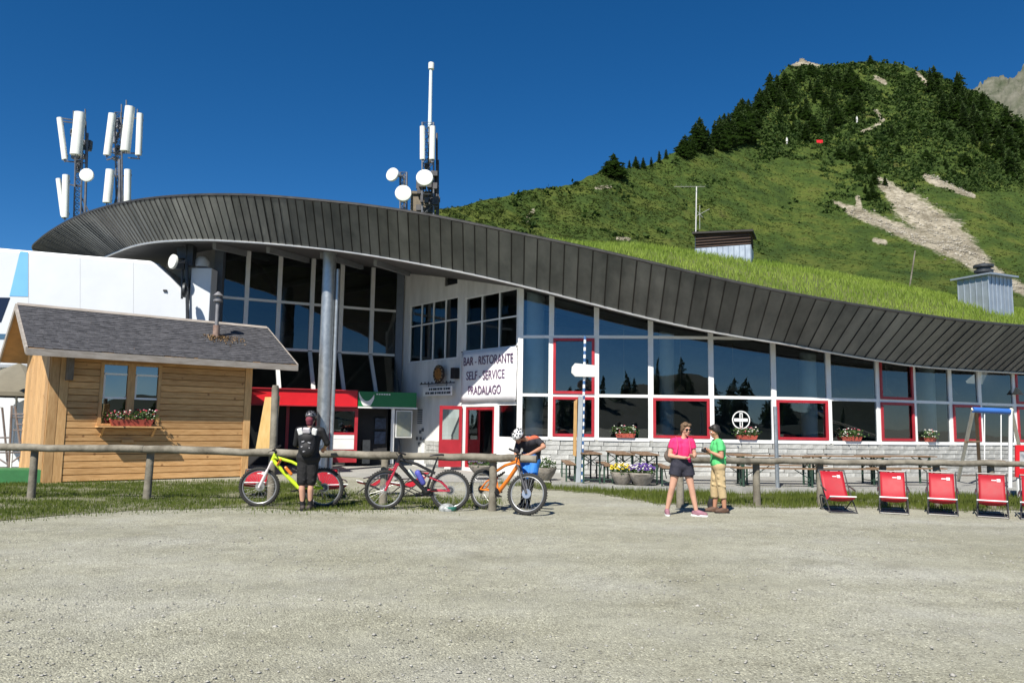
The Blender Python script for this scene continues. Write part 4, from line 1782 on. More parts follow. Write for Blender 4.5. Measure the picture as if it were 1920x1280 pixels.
ul, = [-.62]
ur = solve_u(F - cv_ * OV, 552)
el = zpix(*CP(ul, -OV, 0).xy, 652)
rl = zpix(*CP(ul, CD / 2, 0).xy, 571)
er, rr_ = el, rl
print('cabin', F, CL, ur, el, rl, proj(CP(ur, -OV, el)), proj(CP(ur - .0, CD / 2, rl)), proj(CP(CL, 0, 0)))
slope = (rl - el) / (CD / 2 + OV)
wall_top = el + slope * OV - .12
WOOD = wood_mat('honey_wood', (.47, .25, .09), (.68, .41, .18), (1, 1, 7))
WOOD_V = wood_mat('honey_wood_upright', (.44, .24, .09), (.64, .40, .18), (6, 6, 1))
CR = Matrix((cu_, cv_, Vector((0, 0, 1)))).transposed()
mb = MB()
mb.box(CP(CL / 2, CD / 2 + .03, wall_top / 2), (CL - .1, CD - .1, wall_top), rot=CR)
mb.prism([CP(.02, .05, wall_top), CP(.02, CD - .05, wall_top), CP(.02, CD / 2, rl - .2)], cu_ * (CL - .04))
body = mb.build('wall', mat('cabin_inner_wall', (.2, .11, .04), .8, var=.1), cab, True)
wu0, wu1 = solve_u(F, 188), solve_u(F, 291)
wz0 = zpix(*CP((wu0 + wu1) / 2, 0, 0).xy, 794)
wz1 = zpix(*CP((wu0 + wu1) / 2, 0, 0).xy, 686)
ph = .165
z = .02
k = 0
c0, c1 = .38, CL - .18
while z < wall_top - .02:
    h = min(ph, wall_top - z)
    spans = [(c0, c1)] if z + h < wz0 or z > wz1 else [(c0, wu0 - .08), (wu1 + .08, c1)]
    for s0, s1 in spans:
        mb = MB()
        jj = rnd.uniform(0, .006)
        a, b = s0 + .002, s1 - .002
        # board with a chamfered lower edge
        mb.prism([CP(a, -.042 - jj, z + .007), CP(a, -.055 - jj, z + .018), CP(a, -.055 - jj, z + h - .006), CP(a, -.03, z + h - .002), CP(a, -.0, z + h - .002), CP(a, -.0, z + .007)], cu_ * (b - a))
        mb.build('plank', WOOD, body, True)
    z += ph
for u0, u1 in ((-.03, .17), (.18, .375), (CL - .175, CL + .02)):
    mb = MB()
    mb.prism([CP(u0, -.075, .0), CP(u1, -.075, .0), CP(u1, -.075, wall_top), CP(u0, -.075, wall_top)], cv_ * .08)
    mb.build('corner_board', WOOD_V, body, True)
mb = MB()
mb.box(CP(.36, -.2, wall_top - .52), (.14, .24, .8), rot=CR)
mb.build('bracket', mat('weathered_wood', (.13, .10, .07), .85, vscale=4, col2=(.22, .18, .14), bump=.3, stretch=(5, 5, 1)), body, True)
# gable boards
for k in range(8):
    v0, v1 = CD * k / 8, CD * (k + 1) / 8
    zz = lambda v: wall_top + (rl - .18 - wall_top) * (1 - abs(v / CD - .5) * 2)
    mb = MB()
    mb.prism([CP(-.02, v0 + .004, .02), CP(-.02, v1 - .004, .02), CP(-.02, v1 - .004, zz(v1)), CP(-.02, v0 + .004, zz(v0))], -cu_ * .03)
    mb.build('plank', WOOD_V, body, True)
# window with two casements
win = MB()
for a, b, z0, z1 in ((wu0 - .08, wu0, wz0 - .05, wz1 + .06), (wu1, wu1 + .08, wz0 - .05, wz1 + .06), (wu0, wu1, wz1, wz1 + .06), ((wu0 + wu1) / 2 - .09, (wu0 + wu1) / 2 + .09, wz0, wz1), (wu0, wu1, wz0 - .05, wz0)):
    win.prism([CP(a, -.085, z0), CP(b, -.085, z0), CP(b, -.085, z1), CP(a, -.085, z1)], cv_ * .09)
wo = win.build('window', WOOD_V, cab, True)
CG = glass_mat('cabin_glass', (.25, .28, .3), .22)
for a, b in ((wu0 + .005, (wu0 + wu1) / 2 - .095), ((wu0 + wu1) / 2 + .095, wu1 - .005)):
    mb = MB()
    mb.quad(CP(a, -.02, wz0), CP(b, -.02, wz0), CP(b, -.02, wz1), CP(a, -.02, wz1))
    mb.build('pane', CG, wo, True, fix=False)
    hm = wz0 + (wz1 - wz0) * .42
    mb = MB()
    for (x0, x1, z0, z1) in ((a, b, hm, hm + .05), (a + .02, b, wz1 - .26, wz1 - .21), (a, a + .045, hm + .05, wz1 - .26)):
        mb.prism([CP(x0, -.045, z0), CP(x1, -.045, z0), CP(x1, -.045, z1), CP(x0, -.045, z1)], cv_ * .022)
    mb.build('frame', W_PAINT, wo, True)
mb = MB()
mb.prism([CP(wu0 - .12, -.42, wz0 - .10), CP(wu1 + .06, -.42, wz0 - .10), CP(wu1 + .06, -.42, wz0 - .06), CP(wu0 - .12, -.42, wz0 - .06)], cv_ * .36)
for uu in (wu0, wu1 - .1):
    mb.prism([CP(uu, -.38, wz0 - .104), CP(uu + .05, -.38, wz0 - .104), CP(uu + .05, -.06, wz0 - .34), CP(uu, -.06, wz0 - .34)], Vector((0, 0, .03)))
mb.build('sill', WOOD, wo, True)
mb = MB()
mb.box(CP((wu0 + wu1) / 2, -.09, 1.02), (.28, .06, .09), rot=CR)
mb.build('step_block', WOOD, body, True)
# roof
SLAB = mat('grey_roof_board', (.24, .21, .18), .85, vscale=3, col2=(.36, .33, .30), bump=.2, stretch=(1, 1, 5))
SHIN = mat('grey_shingle', (.040, .041, .047), .9, vscale=5, col2=(.098, .098, .108), bump=.4, bscale=30, detail=8)
mb = MB()
for sgn in (0, 1):
    ve = -OV if sgn == 0 else CD + OV
    e0, e1, r1, r0 = CP(ul, ve, el), CP(ur, ve, el), CP(ur, CD / 2, rl), CP(ul, CD / 2, rl)
    mb.prism([e0, e1, r1, r0], Vector((0, 0, -.10)))
ro = mb.build('roof', mat('roof_underboard', (.36, .20, .075), .7, var=.15, vscale=4), cab, True)
mb = MB()
mb.prism([CP(ul - .02, -OV - .05, el - .17), CP(ur + .02, -OV - .05, el - .17), CP(ur + .02, -OV - .05, el + .0), CP(ul - .02, -OV - .05, el + .0)], cv_ * .045)
mb.build('fascia_board', SLAB, ro, True)
for uu in (ul - .045, ur + .005):
    mb = MB()
    for ve in (-OV, CD + OV):
        mb.prism([CP(uu, ve, el - .15), CP(uu, CD / 2, rl - .15), CP(uu, CD / 2, rl + .03), CP(uu, ve, el + .03)], cu_ * .04)
    mb.build('verge_board', SLAB, ro, True)
mb = MB()
for uu in (.1, CL - .1):
    mb.bar(CP(uu, -OV + .1, el - .02 + slope * .1 - .14), CP(uu, CD / 2, rl - .24), .12, .14)
mb.build('rafter', WOOD, ro, True)
mb = MB()
NR = 21
Lr = CD / 2 + OV
for r_ in range(NR):
    s0 = Lr * r_ / NR
    s1 = s0 + Lr / NR * 1.5
    u = ul
    while u < ur:
        w_ = rnd.uniform(.10, .22)
        j0, j1 = rnd.uniform(-.02, .02), rnd.uniform(0, .012)
        ue = min(ur, u + w_) - .006
        def rp(uu, s, lift):
            s = min(Lr, max(-.03, s))
            return CP(uu, -OV + s, el + slope * s + lift)
        t0 = .034 + j1
        a, b, c, d = rp(u, s0 + j0, t0), rp(ue, s0 + j0, t0 + rnd.uniform(-.004, .004)), rp(ue, s1, .008), rp(u, s1, .008)
        dn = Vector((0, 0, -.022))
        mb.add([a, b, c, d, a + dn, b + dn], [(0, 1, 2, 3), (4, 5, 1, 0), (4, 0, 3), (5, 2, 1)])
        u += w_
so_ = mb.build('shingles', SHIN, ro, True, fix=False)
so_['kind'] = 'stuff'
mb = MB()
mb.prism([CP(ul, CD / 2 - .12, rl + .015 - .12 * slope + .03), CP(ul, CD / 2, rl + .06), CP(ul, CD / 2 + .12, rl + .015 - .12 * slope + .03), CP(ul, CD / 2, rl + .01)], cu_ * (ur - ul))
mb.build('ridge_cap', SLAB, ro, True)
# back slope cover
mb = MB()
mb.prism([CP(ul, CD / 2, rl + .004), CP(ur, CD / 2, rl + .004), CP(ur, CD + OV, el + .004), CP(ul, CD + OV, el + .004)], Vector((0, 0, .025)))
mb.build('back_shingles', SHIN, ro, True)
# flue
best = None
for v in np.linspace(-.5, 1.6, 60):
    u = solve_u(F + cv_ * float(v) + Vector((0, 0, 1.6)), 402)
    p = CP(u, float(v), el + slope * (float(v) + OV))
    e = abs(proj(p)[1] - 632)
    if best is None or e < best[0]:
        best = (e, p)
fp = best[1]
flh = zpix(fp.x, fp.y, 548) - fp.z
mb = MB()
mb.tube(fp - Vector((0, 0, .15)), fp + Vector((0, 0, .35)), .095, n=12)
fl = mb.build('flue_base', mat('rusty_flue', (.16, .09, .065), .7, vscale=6, col2=(.3, .22, .18)), cab, True, smooth=True)
mb = MB()
mb.tube(fp + Vector((0, 0, .35)), fp + Vector((0, 0, flh - .12)), .055, n=12)
mb.lathe([(.085, flh - .30), (.13, flh - .27), (.13, flh - .22), (.085, flh - .2)], 14, Matrix.Translation(fp))
mb.lathe([(.15, flh - .1), (.03, flh + .02)], 14, Matrix.Translation(fp))
mb.lathe([(.02, flh - .13), (.02, flh - .09)], 6, Matrix.Translation(fp))
mb.build('flue_pipe', mat('dull_flue', (.20, .20, .21), .6, metal=.4, var=.2), fl, True, smooth=True)
mb = MB()
rng2 = random.Random(3)
for k in range(260):
    p = fp + cu_ * rng2.gauss(.12, .3) - cv_ * abs(rng2.gauss(0, .2))
    vv = (p - F).dot(cv_)
    p.z = el + slope * (vv + OV) + .05
    a = rng2.random() * 6.3
    d = Vector((math.cos(a), math.sin(a), .3)) * .04
    mb.add([p, p + d, p + Vector((-d.y, d.x, .06)) * .8], [(0, 1, 2)])
so_ = mb.build('moss', mat('rusty_moss', (.16, .10, .045), .9, var=.4, vscale=8), ro, True, fix=False)


# ------------------------------------------------------------------ flowers
LEAF = mat('plant_leaf', (.035, .08, .018), .6, vscale=12, col2=(.09, .16, .04), trans=(.08, .2, .03))


def flower_box(name, label, c, ux, length, potmat, petals, npet=90, h=.3, box_h=.17, dep=.2, group=None):
    """trough with leaves and petals; ux runs along it"""
    t = thing(name, label, 'flower box', tuple(c), group)
    ux = Vector(ux).normalized()
    uy = Vector((-ux.y, ux.x, 0))
    R = Matrix((ux, uy, Vector((0, 0, 1)))).transposed()
    mb = MB()
    x, y = length / 2, dep / 2
    vs = []
    for zz, k in ((0, .86), (box_h, 1.0), (box_h, .86), (box_h - .04, .84)):
        vs += [R @ Vector((a * x * (k if k < 1 else 1), b * y * k, zz)) for a, b in ((-1, -1), (1, -1), (1, 1), (-1, 1))]
    fs = [(3, 2, 1, 0)]
    for r_ in range(3):
        fs += [(r_ * 4 + i, r_ * 4 + (i + 1) % 4, r_ * 4 + 4 + (i + 1) % 4, r_ * 4 + 4 + i) for i in range(4)]
    fs.append((12, 13, 14, 15))
    mb.add(vs, fs)
    mb.build('trough', potmat, t)
    lf = MB()
    for k in range(260):
        p = R @ Vector((rnd.uniform(-1.05, 1.05) * x, rnd.gauss(-.02, .6) * y, box_h - .03))
        q = p + R @ Vector((rnd.gauss(0, .08), rnd.gauss(-.02, .07), rnd.uniform(.02, h * .9)))
        d = Vector((rnd.gauss(0, 1), rnd.gauss(0, 1), rnd.gauss(.2, .5))).normalized() * rnd.uniform(.02, .045)
        e = d.cross(Vector((rnd.gauss(0, 1), rnd.gauss(0, 1), rnd.gauss(0, 1)))).normalized() * .022
        lf.add([q - d, q + e, q + d, q - e], [(0, 1, 2, 3)])
    lf.build('leaves', LEAF, t, fix=False)
    fl_ = MB()
    for k in range(npet):
        fl_.m(rnd.randrange(len(petals)))
        q = R @ Vector((rnd.uniform(-1.1, 1.1) * x, rnd.gauss(-.04, .8) * y, box_h + rnd.uniform(.0, h)))
        s = rnd.uniform(.016, .032)
        fl_.ell(q, (s, s, s * .6), 6, 4)
    fl_.build('blossoms', petals, t)
    return t


PINK = mat('pink_petal', (.55, .10, .16), .6, var=.2, vscale=30)
REDF = mat('red_petal', (.45, .02, .03), .6, var=.2, vscale=30)
WHITEF = mat('white_petal', (.75, .74, .68), .6, var=.08, vscale=30)
YELF = mat('yellow_petal', (.70, .52, .02), .6, var=.15, vscale=30)
PURF = mat('purple_petal', (.12, .05, .30), .6, var=.3, vscale=30)
TERRA = mat('red_trough', (.36, .07, .045), .6, var=.15, vscale=6)
flower_box('flower_box', 'terracotta flower box with pink blossoms on the cabin window sill', CP((wu0 + wu1) / 2 + .02, -.26, wz0 - .058), cu_, 1.05, TERRA, [PINK, REDF, WHITEF], 60, .26)

# ================================================================== antennas
WANT = mat('antenna_white', (.68, .70, .66), .5, var=.05, vscale=2, vmul=.3)
LAT = mat('lattice_steel', (.16, .17, .19), .5, metal=.5, var=.2)


def panel_ant(parent, px0, py0, px1, py1, w_px, Y):
    """sector antenna: box with rounded front from top pixel to bottom pixel"""
    a, b = P(px0, py0, Y), P(px1, py1, Y)
    wd = w_px / FOC * Y
    ax = (b - a)
    L = ax.length
    ax.normalize()
    rt = Vector((1, 0, 0))
    rt = (rt - ax * rt.dot(ax)).normalized()
    fw = ax.cross(rt)
    if fw.y > 0:
        fw = -fw
    mb = MB()
    prof = []
    for k in range(9):
        t = math.pi * k / 8
        prof.append((-math.cos(t) * wd / 2, math.sin(t) * wd * .35))
    prof += [(wd / 2, -wd * .3), (-wd / 2, -wd * .3)]
    mb.prism([a + rt * x + fw * y for x, y in prof], ax * L)
    o = mb.build('sector_antenna', WANT, parent, True, smooth=True)
    mb = MB()
    for t in (.12, .88):
        c = a.lerp(b, t) - fw * wd * .5
        mb.box(c, (wd * .5, .22, .08))
    mb.tube(b - ax * .02, b + ax * .12, .02, n=5)
    mb.tube(b - ax * .02 + rt * wd * .2, b + ax * .1 + rt * wd * .2, .02, n=5)
    mb.build('clamp', LAT, o, True)


def lattice(parent, px, py0, py1, half, Y, name='lattice_mast', pxb=None):
    a, b = P(pxb or px, py1, Y), P(px, py0, Y)
    mb = MB()
    cs = [Vector((math.cos(t), math.sin(t), 0)) * half for t in (math.pi * .5, math.pi * (.5 + 2 / 3), math.pi * (.5 + 4 / 3))]
    for c in cs:
        mb.tube(a + c, b + c, .035, n=6)
    n = max(3, int((b - a).length / (half * 1.6)))
    for k in range(n):
        p, q = a.lerp(b, k / n), a.lerp(b, (k + 1) / n)
        for i in range(3):
            c, d = cs[i], cs[(i + 1) % 3]
            mb.tube(p + c, q + d, .014, n=4, caps=False)
            mb.tube(q + c, q + d, .012, n=4, caps=False)
    return mb.build(name, LAT, parent, True)


def dish(parent, px, py, r_px, Y, facing=(0, -1, .05), m_=None, mount=None):
    c = P(px, py, Y)
    r = r_px / FOC * Y
    f = Vector(facing).normalized()
    q = Vector((0, 0, 1)).rotation_difference(f).to_matrix().to_4x4()
    mb = MB()
    prof = [(r * .35, -r * .55), (r * .55, -r * .5), (r * .96, -r * .3), (r, -r * .26), (r, .0), (r * .96, r * .05), (r * .6, r * .12), (r * .05, r * .15)]
    mb.lathe(prof, 24, Matrix.Translation(c) @ q)
    o = mb.build('dish', m_ or WANT, parent, True, smooth=True)
    if mount is not None:
        mb = MB()
        mb.tube(c - f * r * .5, P(*mount, Y + .3), .05, n=6)
        mb.build('dish_arm', LAT, o, True)
    return o


YA = 31.0
m1 = thing('antenna_mast', 'leftmost antenna mast with white sector panels and one round dish', 'antenna mast', tuple(P(150, 430, YA)))
lattice(m1, 152, 222, 440, .16, YA, pxb=146)
mb = MB()
mb.tube(P(164, 250, YA), P(158, 440, YA), .05, n=8)
mb.tube(P(161, 228, YA), P(161, 330, YA), .03, n=6)
for a, b in (((118, 228), (150, 232)), ((120, 302), (160, 306)), ((118, 344), (150, 350)), ((150, 365), (176, 415)), ((152, 380), (160, 420)), ((138, 208), (138, 240)), ((160, 205), (160, 240)), ((116, 222), (136, 225)), ((142, 300), (165, 330))):
    mb.tube(P(*a, YA), P(*b, YA), .03, n=5)
mb.build('bracket', LAT, m1, True)['kind'] = 'stuff'
mb = MB()
rng3 = random.Random(8)
for k in range(16):
    p = P(rng3.uniform(138, 170), rng3.uniform(225, 320), YA + .2)
    mb.box(p, (rng3.uniform(.1, .3), .2, rng3.uniform(.1, .35)))
mb.build('equipment_box', LAT, m1, True)
panel_ant(m1, 111, 221, 121, 299, 10, YA - .4)
panel_ant(m1, 149, 211, 141, 290, 20, YA - .5)
panel_ant(m1, 142, 226, 138, 286, 9, YA - .1)
panel_ant(m1, 109, 335, 118, 405, 9, YA - .3)
panel_ant(m1, 123, 328, 121, 408, 12, YA - .5)
dish(m1, 162, 328, 13, YA - .7, (.15, -1, 0), mount=(152, 330))
m2 = thing('antenna_mast', 'antenna mast with five white sector panels right of the mast with the dish', 'antenna mast', tuple(P(224, 400, YA)))
lattice(m2, 223, 212, 400, .15, YA, pxb=226)
mb = MB()
for a, b in (((205, 222), (262, 222)), ((205, 286), (262, 288)), ((200, 300), (215, 296)), ((240, 296), (262, 298)), ((228, 196), (228, 215)), ((237, 188), (237, 204)), ((258, 205), (258, 220)), ((205, 330), (240, 330)), ((224, 345), (214, 385)), ((224, 345), (236, 388))):
    mb.tube(P(*a, YA), P(*b, YA), .03, n=5)
mb.tube(P(224, 300, YA - .1), P(224, 400, YA - .1), .07, n=8)
mb.build('bracket', LAT, m2, True)['kind'] = 'stuff'
mb = MB()
for k in range(14):
    p = P(rng3.uniform(212, 236), rng3.uniform(220, 300), YA + .2)
    mb.box(p, (rng3.uniform(.1, .28), .2, rng3.uniform(.1, .35)))
mb.build('equipment_box', LAT, m2, True)
panel_ant(m2, 210, 213, 200, 291, 13, YA - .4)
panel_ant(m2, 243, 200, 234, 283, 17, YA - .5)
panel_ant(m2, 262, 213, 259, 291, 11, YA - .4)
panel_ant(m2, 206, 318, 200, 380, 15, YA - .4)
panel_ant(m2, 239, 318, 238, 380, 12, YA - .4)

YC = 27.5
m3 = thing('antenna_mast', 'central antenna mast with tall white whip aerial and two panels over the roof', 'antenna mast', tuple(P(805, 405, YC)))
lattice(m3, 803, 232, 405, .24, YC, pxb=803)
mb = MB()
mb.tube(P(806, 240, YC), P(808, 132, YC), .075, .06, n=10)
wh = mb.build('whip_pole', mat('whip_white', (.66, .74, .76), .4, var=.04), m3, True, smooth=True)
mb = MB()
c = P(808.5, 131, YC)
mb.lathe([(.08, 0), (.11, .02), (.11, .22), (.105, .26), (.04, .28)], 16, Matrix.Translation(c))
mb.build('whip_head', WANT, wh, True, smooth=True)
panel_ant(m3, 792, 237, 792, 299, 10, YC - .4)
panel_ant(m3, 811, 237, 810, 299, 11, YC - .4)
mb = MB()
for k in range(30):
    p = P(rng3.uniform(785, 820), rng3.uniform(300, 398), YC + rng3.uniform(-.2, .3))
    mb.box(p, (rng3.uniform(.08, .3), .2, rng3.uniform(.1, .4)))
mb.tube(P(819, 250, YC), P(819, 404, YC), .04, n=6)
mb.tube(P(822, 300, YC), P(822, 404, YC), .025, n=6)
mb.build('equipment_box', mat('mast_black', (.03, .03, .035), .6, var=.5, vscale=3, col2=(.1, .1, .11)), m3, True)
dish(m3, 796, 333, 16.5, YC - .8, (.0, -1, .08), mount=(803, 340))
m4 = thing('dish_mast', 'short lattice mast carrying two white round dishes left of the whip aerial', 'antenna mast', tuple(P(757, 402, YC)))
lattice(m4, 757, 324, 402, .14, YC, pxb=757)
dish(m4, 735, 327, 13.5, YC - .4, (-.45, -1, .1), mount=(755, 330))
dish(m4, 756, 362, 16, YC - .6, (.05, -1, .05), mount=(758, 360))
mb = MB()
a = P(790, 398, YC + .6)
mb.box(a, (.75, .6, 1.2))
mb.box(a + Vector((0, 0, .65)), (.9, .75, .1))
o = mb.build('stone_chimney', mat('chimney_render', (.2, .17, .13), .9, var=.3, vscale=5))
tag(o, 'stubby brown chimney half hidden at the foot of the whip mast', 'chimney')

# white post with dishes at the edge of the station
pb = thing('equipment_cabinet', 'tall white cabinet column standing behind the cabin roof', 'cabinet', tuple(P(385, 700, 26.2)))
mb = MB()
a = P(384, 505, 26.2)
mb.box((a.x, 26.2, a.z / 2), (.70, .55, a.z))
mb.build('body', WSH, pb, True, bevel=.03)
mb = MB()
q = P(378, 500, 26.2)
mb.lathe([(.27, -.02), (.25, .2), (.12, .34)], 16, Matrix.Translation(q))
mb.build('cap', WSH, pb, True, smooth=True)
dm = thing('dish_post', 'dark post with one white and one dark round dish beside the white cabinet', 'antenna mast', tuple(P(350, 640, 25.8)))
mb = MB()
mb.tube(P(352, 640, 25.8), P(350, 458, 25.8), .06, n=8)
mb.tube(P(341, 560, 25.9), P(343, 462, 25.9), .04, n=8)
mb.box(P(345, 475, 25.9), (.35, .3, .4))
mb.box(P(358, 480, 25.9), (.25, .3, .7))
mb.box(P(340, 500, 25.9), (.3, .25, .2))
mb.build('post', STEEL, dm, True)
dish(dm, 323, 490, 14, 25.3, (-.75, -1, .05), mount=(345, 490))
dish(dm, 344, 544, 14, 25.2, (-1.2, -.3, 0), STEEL, mount=(350, 545))
# ================================================================== rail fences
FW = mat('weathered_fence', (.10, .088, .065), .85, vscale=3.5, col2=(.25, .23, .185), bump=.4, bscale=22, stretch=(1, 1, 1))


def rail_fence(label, posts, rails, ph_, pr, name='rail_fence'):
    t = thing(name, label, 'fence', (posts[0].x, posts[0].y, 0))
    for p, h in zip(posts, ph_):
        mb = MB()
        a = Vector((p.x, p.y, -.1))
        l_ = Vector((rnd.uniform(-.02, .02), rnd.uniform(-.02, .02), h + .1))
        mb.path([a, a + l_ * .5 + Vector((rnd.uniform(-.008, .008), 0, 0)), a + l_ * .97, a + l_], [pr * 1.08, pr, pr * .95, pr * .75], 12)
        mb.build('post', FW, t, True, smooth=True)
    for pts, r in rails:
        mb = MB()
        fine = []
        for i in range(len(pts) - 1):
            for k in range(5):
                q = pts[i].lerp(pts[i + 1], k / 5)
                fine.append(q + Vector((0, rnd.uniform(-.012, .012), rnd.uniform(-.012, .012))))
        fine.append(pts[-1])
        mb.path(fine, [r * rnd.uniform(.93, 1.05) for _ in fine], 12)
        mb.build('rail', FW, t, True, smooth=True)
    return t


fp_ = [(-190, 930), (58, 934), (275, 937), (508, 945), (735, 936), (923, 957)]
posts = [G(a, b) for a, b in fp_]
posts[3] = G(508, 942)
posts[4].y = (posts[3].y + posts[5].y) / 2 + .25


def rail_pt(px, py, p):
    q = P(px, py, p.y - .02)
    return q


rl_pts = [P(-260, 834, posts[0].y), P(58, 838.5, posts[1].y), P(275, 841, posts[2].y), P(508, 848, posts[3].y), P(735, 853, posts[5].y + .35), P(923, 857, posts[5].y), P(1006, 860, posts[5].y - .25)]
rl_pts = [q + Vector((0, -.12, 0)) for q in rl_pts]
hts = [zpix(p.x, p.y, y) for p, y in zip(posts, (830, 836, 838, 722, 848, 850))]
rail_fence('weathered round rail fence on the left between cabin and parked bicycles', posts,
           [(rl_pts[0:3], .075), ([rl_pts[2] + Vector((.01, .0, .0))] + rl_pts[3:5], .075), (rl_pts[4:], .07)], hts, .075)
rp_ = [(1275, 15.6), (1419, 16.2), (1538, 16.3), (1655, 16.3), (1757, 16.3), (1858, 16.3), (1965, 16.4)]
posts2 = [Vector((P(a, 900, Y).x, Y, 0)) for a, Y in rp_]
ry = [861, 863, 864.5, 866, 867, 868, 870]
rl2 = [P(a, y, Y - .0) for (a, Y), y in zip(rp_, ry)]
rl2 = [q + Vector((0, -.13, 0)) for q in rl2] + [P(2100, 873, 16.3)]
FW2 = FW
rail_fence('weathered round rail fence on the right behind the red deck chairs', posts2, [(rl2[:3], .066), (rl2[2:6], .063), (rl2[5:], .06)], [q.z + .02 for q in rl2[:7]], .074)

# leaning boards and signpost by the first bicycle
YEL = mat('yellow_board', (.52, .33, .10), .6, vscale=4, col2=(.66, .45, .19), bump=.1, stretch=(5, 5, 1))
sg = thing('trail_signboard', 'pair of tall yellow wooden boards on the fence post behind the yellow bicycle', 'sign', tuple(G(500, 940)))
for pts in ([(497, 744), (509, 744), (508, 842), (479, 842)], [(510, 744), (524, 742), (516, 840), (509, 840)]):
    mb = MB()
    mb.prism([P(a, b, posts[3].y + .12) for a, b in pts], Vector((0, .04, 0)))
    mb.build('board', YEL, sg, True)

# ================================================================== striped pole with arrow sign, grey post with board
sp = thing('striped_pole', 'thin white and blue striped pole with a blank pale arrow sign', 'sign pole', tuple(G(1090, 911)))
base = G(1091, 912)
topz = zpix(base.x, base.y, 630)
NSEG = 40
lean = P(1097, 630, base.y).x - base.x
BLUES = mat('pole_blue', (.05, .13, .3), .5, var=.1)
mb = MB()
for k in range(NSEG):
    mb.m(k % 2)
    a = base + Vector((lean * k / NSEG, 0, topz * k / NSEG))
    b = base + Vector((lean * (k + 1) / NSEG, 0, topz * (k + 1) / NSEG))
    mb.tube(a, b, .035, n=10, caps=k in (0, NSEG - 1))
mb.build('pole', [W_PAINT, BLUES], sp, True, smooth=True)
mb = MB()
pts = [(1072, 688), (1078, 681), (1117, 685), (1117, 707), (1078, 706), (1071, 699)]
mb.prism([P(a, b, base.y - .05) for a, b in pts], Vector((0, -.05, 0)))
mb.build('arrow_sign', mat('sign_grey_white', (.62, .63, .61), .5, var=.04, vscale=3), sp, True, bevel=.01)
gp = thing('grey_post', 'square grey post with a long brown board left of the striped pole', 'post', tuple(G(1082, 912)))
b2 = G(1083.5, 912)
mb = MB()
zt_ = zpix(b2.x, b2.y, 742)
mb.bar(b2, b2 + Vector((.06, 0, zt_)), .12, .1, (0, 1, 0))
mb.build('post', mat('grey_post_paint', (.34, .38, .41), .6, var=.1, vscale=3), gp, True)
mb = MB()
mb.prism([P(a, b, b2.y + .02) for a, b in [(1076, 752), (1082, 748), (1080, 855), (1074, 853)]], Vector((0, -.09, 0)))
mb.build('board', mat('brown_board', (.38, .21, .07), .65, vscale=4, col2=(.5, .31, .12), stretch=(5, 5, 1)), gp, True)
b3 = P(1457, 870, 19.4)
mb = MB()
mb.tube((b3.x, 19.4, .0), (b3.x - .02, 19.4, zpix(b3.x, 19.4, 762)), .05, n=10)
o = mb.build('steel_post', GALV, smooth=True)
tag(o, 'single slim galvanised steel post on the terrace edge before the windows', 'post')

# ================================================================== roof boxes and aerials
RIB = mat('ribbed_sheet', (.40, .45, .50), .4, metal=.55, var=.1, vscale=3)


def ribbed_box(parent, name, c, w_, d_, z0, z1f, rot, nrib, m_):
    """box of separate vertical sheets; z1f(x) local top height"""
    R = Matrix.Rotation(rot, 3, 'Z')
    core = MB()
    vs = [(-w_ / 2, -d_ / 2), (w_ / 2, -d_ / 2), (w_ / 2, d_ / 2), (-w_ / 2, d_ / 2)]
    core.add([R @ Vector((x, y, z0)) + c for x, y in vs] + [R @ Vector((x, y, z1f(x))) + c for x, y in vs], [(3, 2, 1, 0), (4, 5, 6, 7), (0, 1, 5, 4), (1, 2, 6, 5), (2, 3, 7, 6), (3, 0, 4, 7)])
    co_ = core.build(name, m_, parent, True)
    for (ax, n) in ((0, nrib), (1, max(2, int(nrib * d_ / w_)))):
        for k in range(n + 1):
            t = -.5 + k / n
            x, y = (t * w_, -d_ / 2 - .008) if ax == 0 else (-w_ / 2 - .008, t * d_)
            rb = MB()
            rb.bar(R @ Vector((x, y, z0)) + c, R @ Vector((x, y, z1f(x) - .01)) + c, .03, .03, (0, 1, 0))
            rb.build('rib', m_, co_, True)
    return co_


yv = 27.4
pv = P(1368, 498, yv)
vb = thing('roof_vent', 'metal clad roof vent with dark louvred wooden top on the turf', 'vent', tuple(pv))
rot = math.radians(-22)
s_ = yv / FOC
zt1 = P(1362, 462, yv).z
zt2 = P(1362, 436, yv).z
cen = Vector((pv.x, yv + .6, 0))
ribbed_box(vb, 'metal_base', cen, 1.95, 1.25, pv.z - .5, lambda x: zt1 + .0, rot, 10, RIB)
DWOOD = mat('dark_louvre', (.05, .03, .022), .8, vscale=8, col2=(.09, .055, .04))
R = Matrix.Rotation(rot, 3, 'Z')
mb = MB()
mb.box(cen + Vector((0, 0, (zt1 + zt2) / 2)), (1.85, 1.15, zt2 - zt1), rot=R)
lb = mb.build('louvre_box', DWOOD, vb, True)
for k in range(5):
    z = zt1 + (zt2 - zt1) * (k + .5) / 5
    mb = MB()
    mb.box(cen + Vector((0, 0, z)), (1.96, 1.26, .03), rot=R)
    mb.build('slat', DWOOD, lb, True)
mb = MB()
mb.box(cen + Vector((0, 0, zt2 + .035)), (2.15, 1.5, .07), rot=R @ Euler((.03, .035, 0)).to_matrix())
mb.build('cover', mat('vent_cover', (.025, .022, .02), .7, var=.2), vb, True)

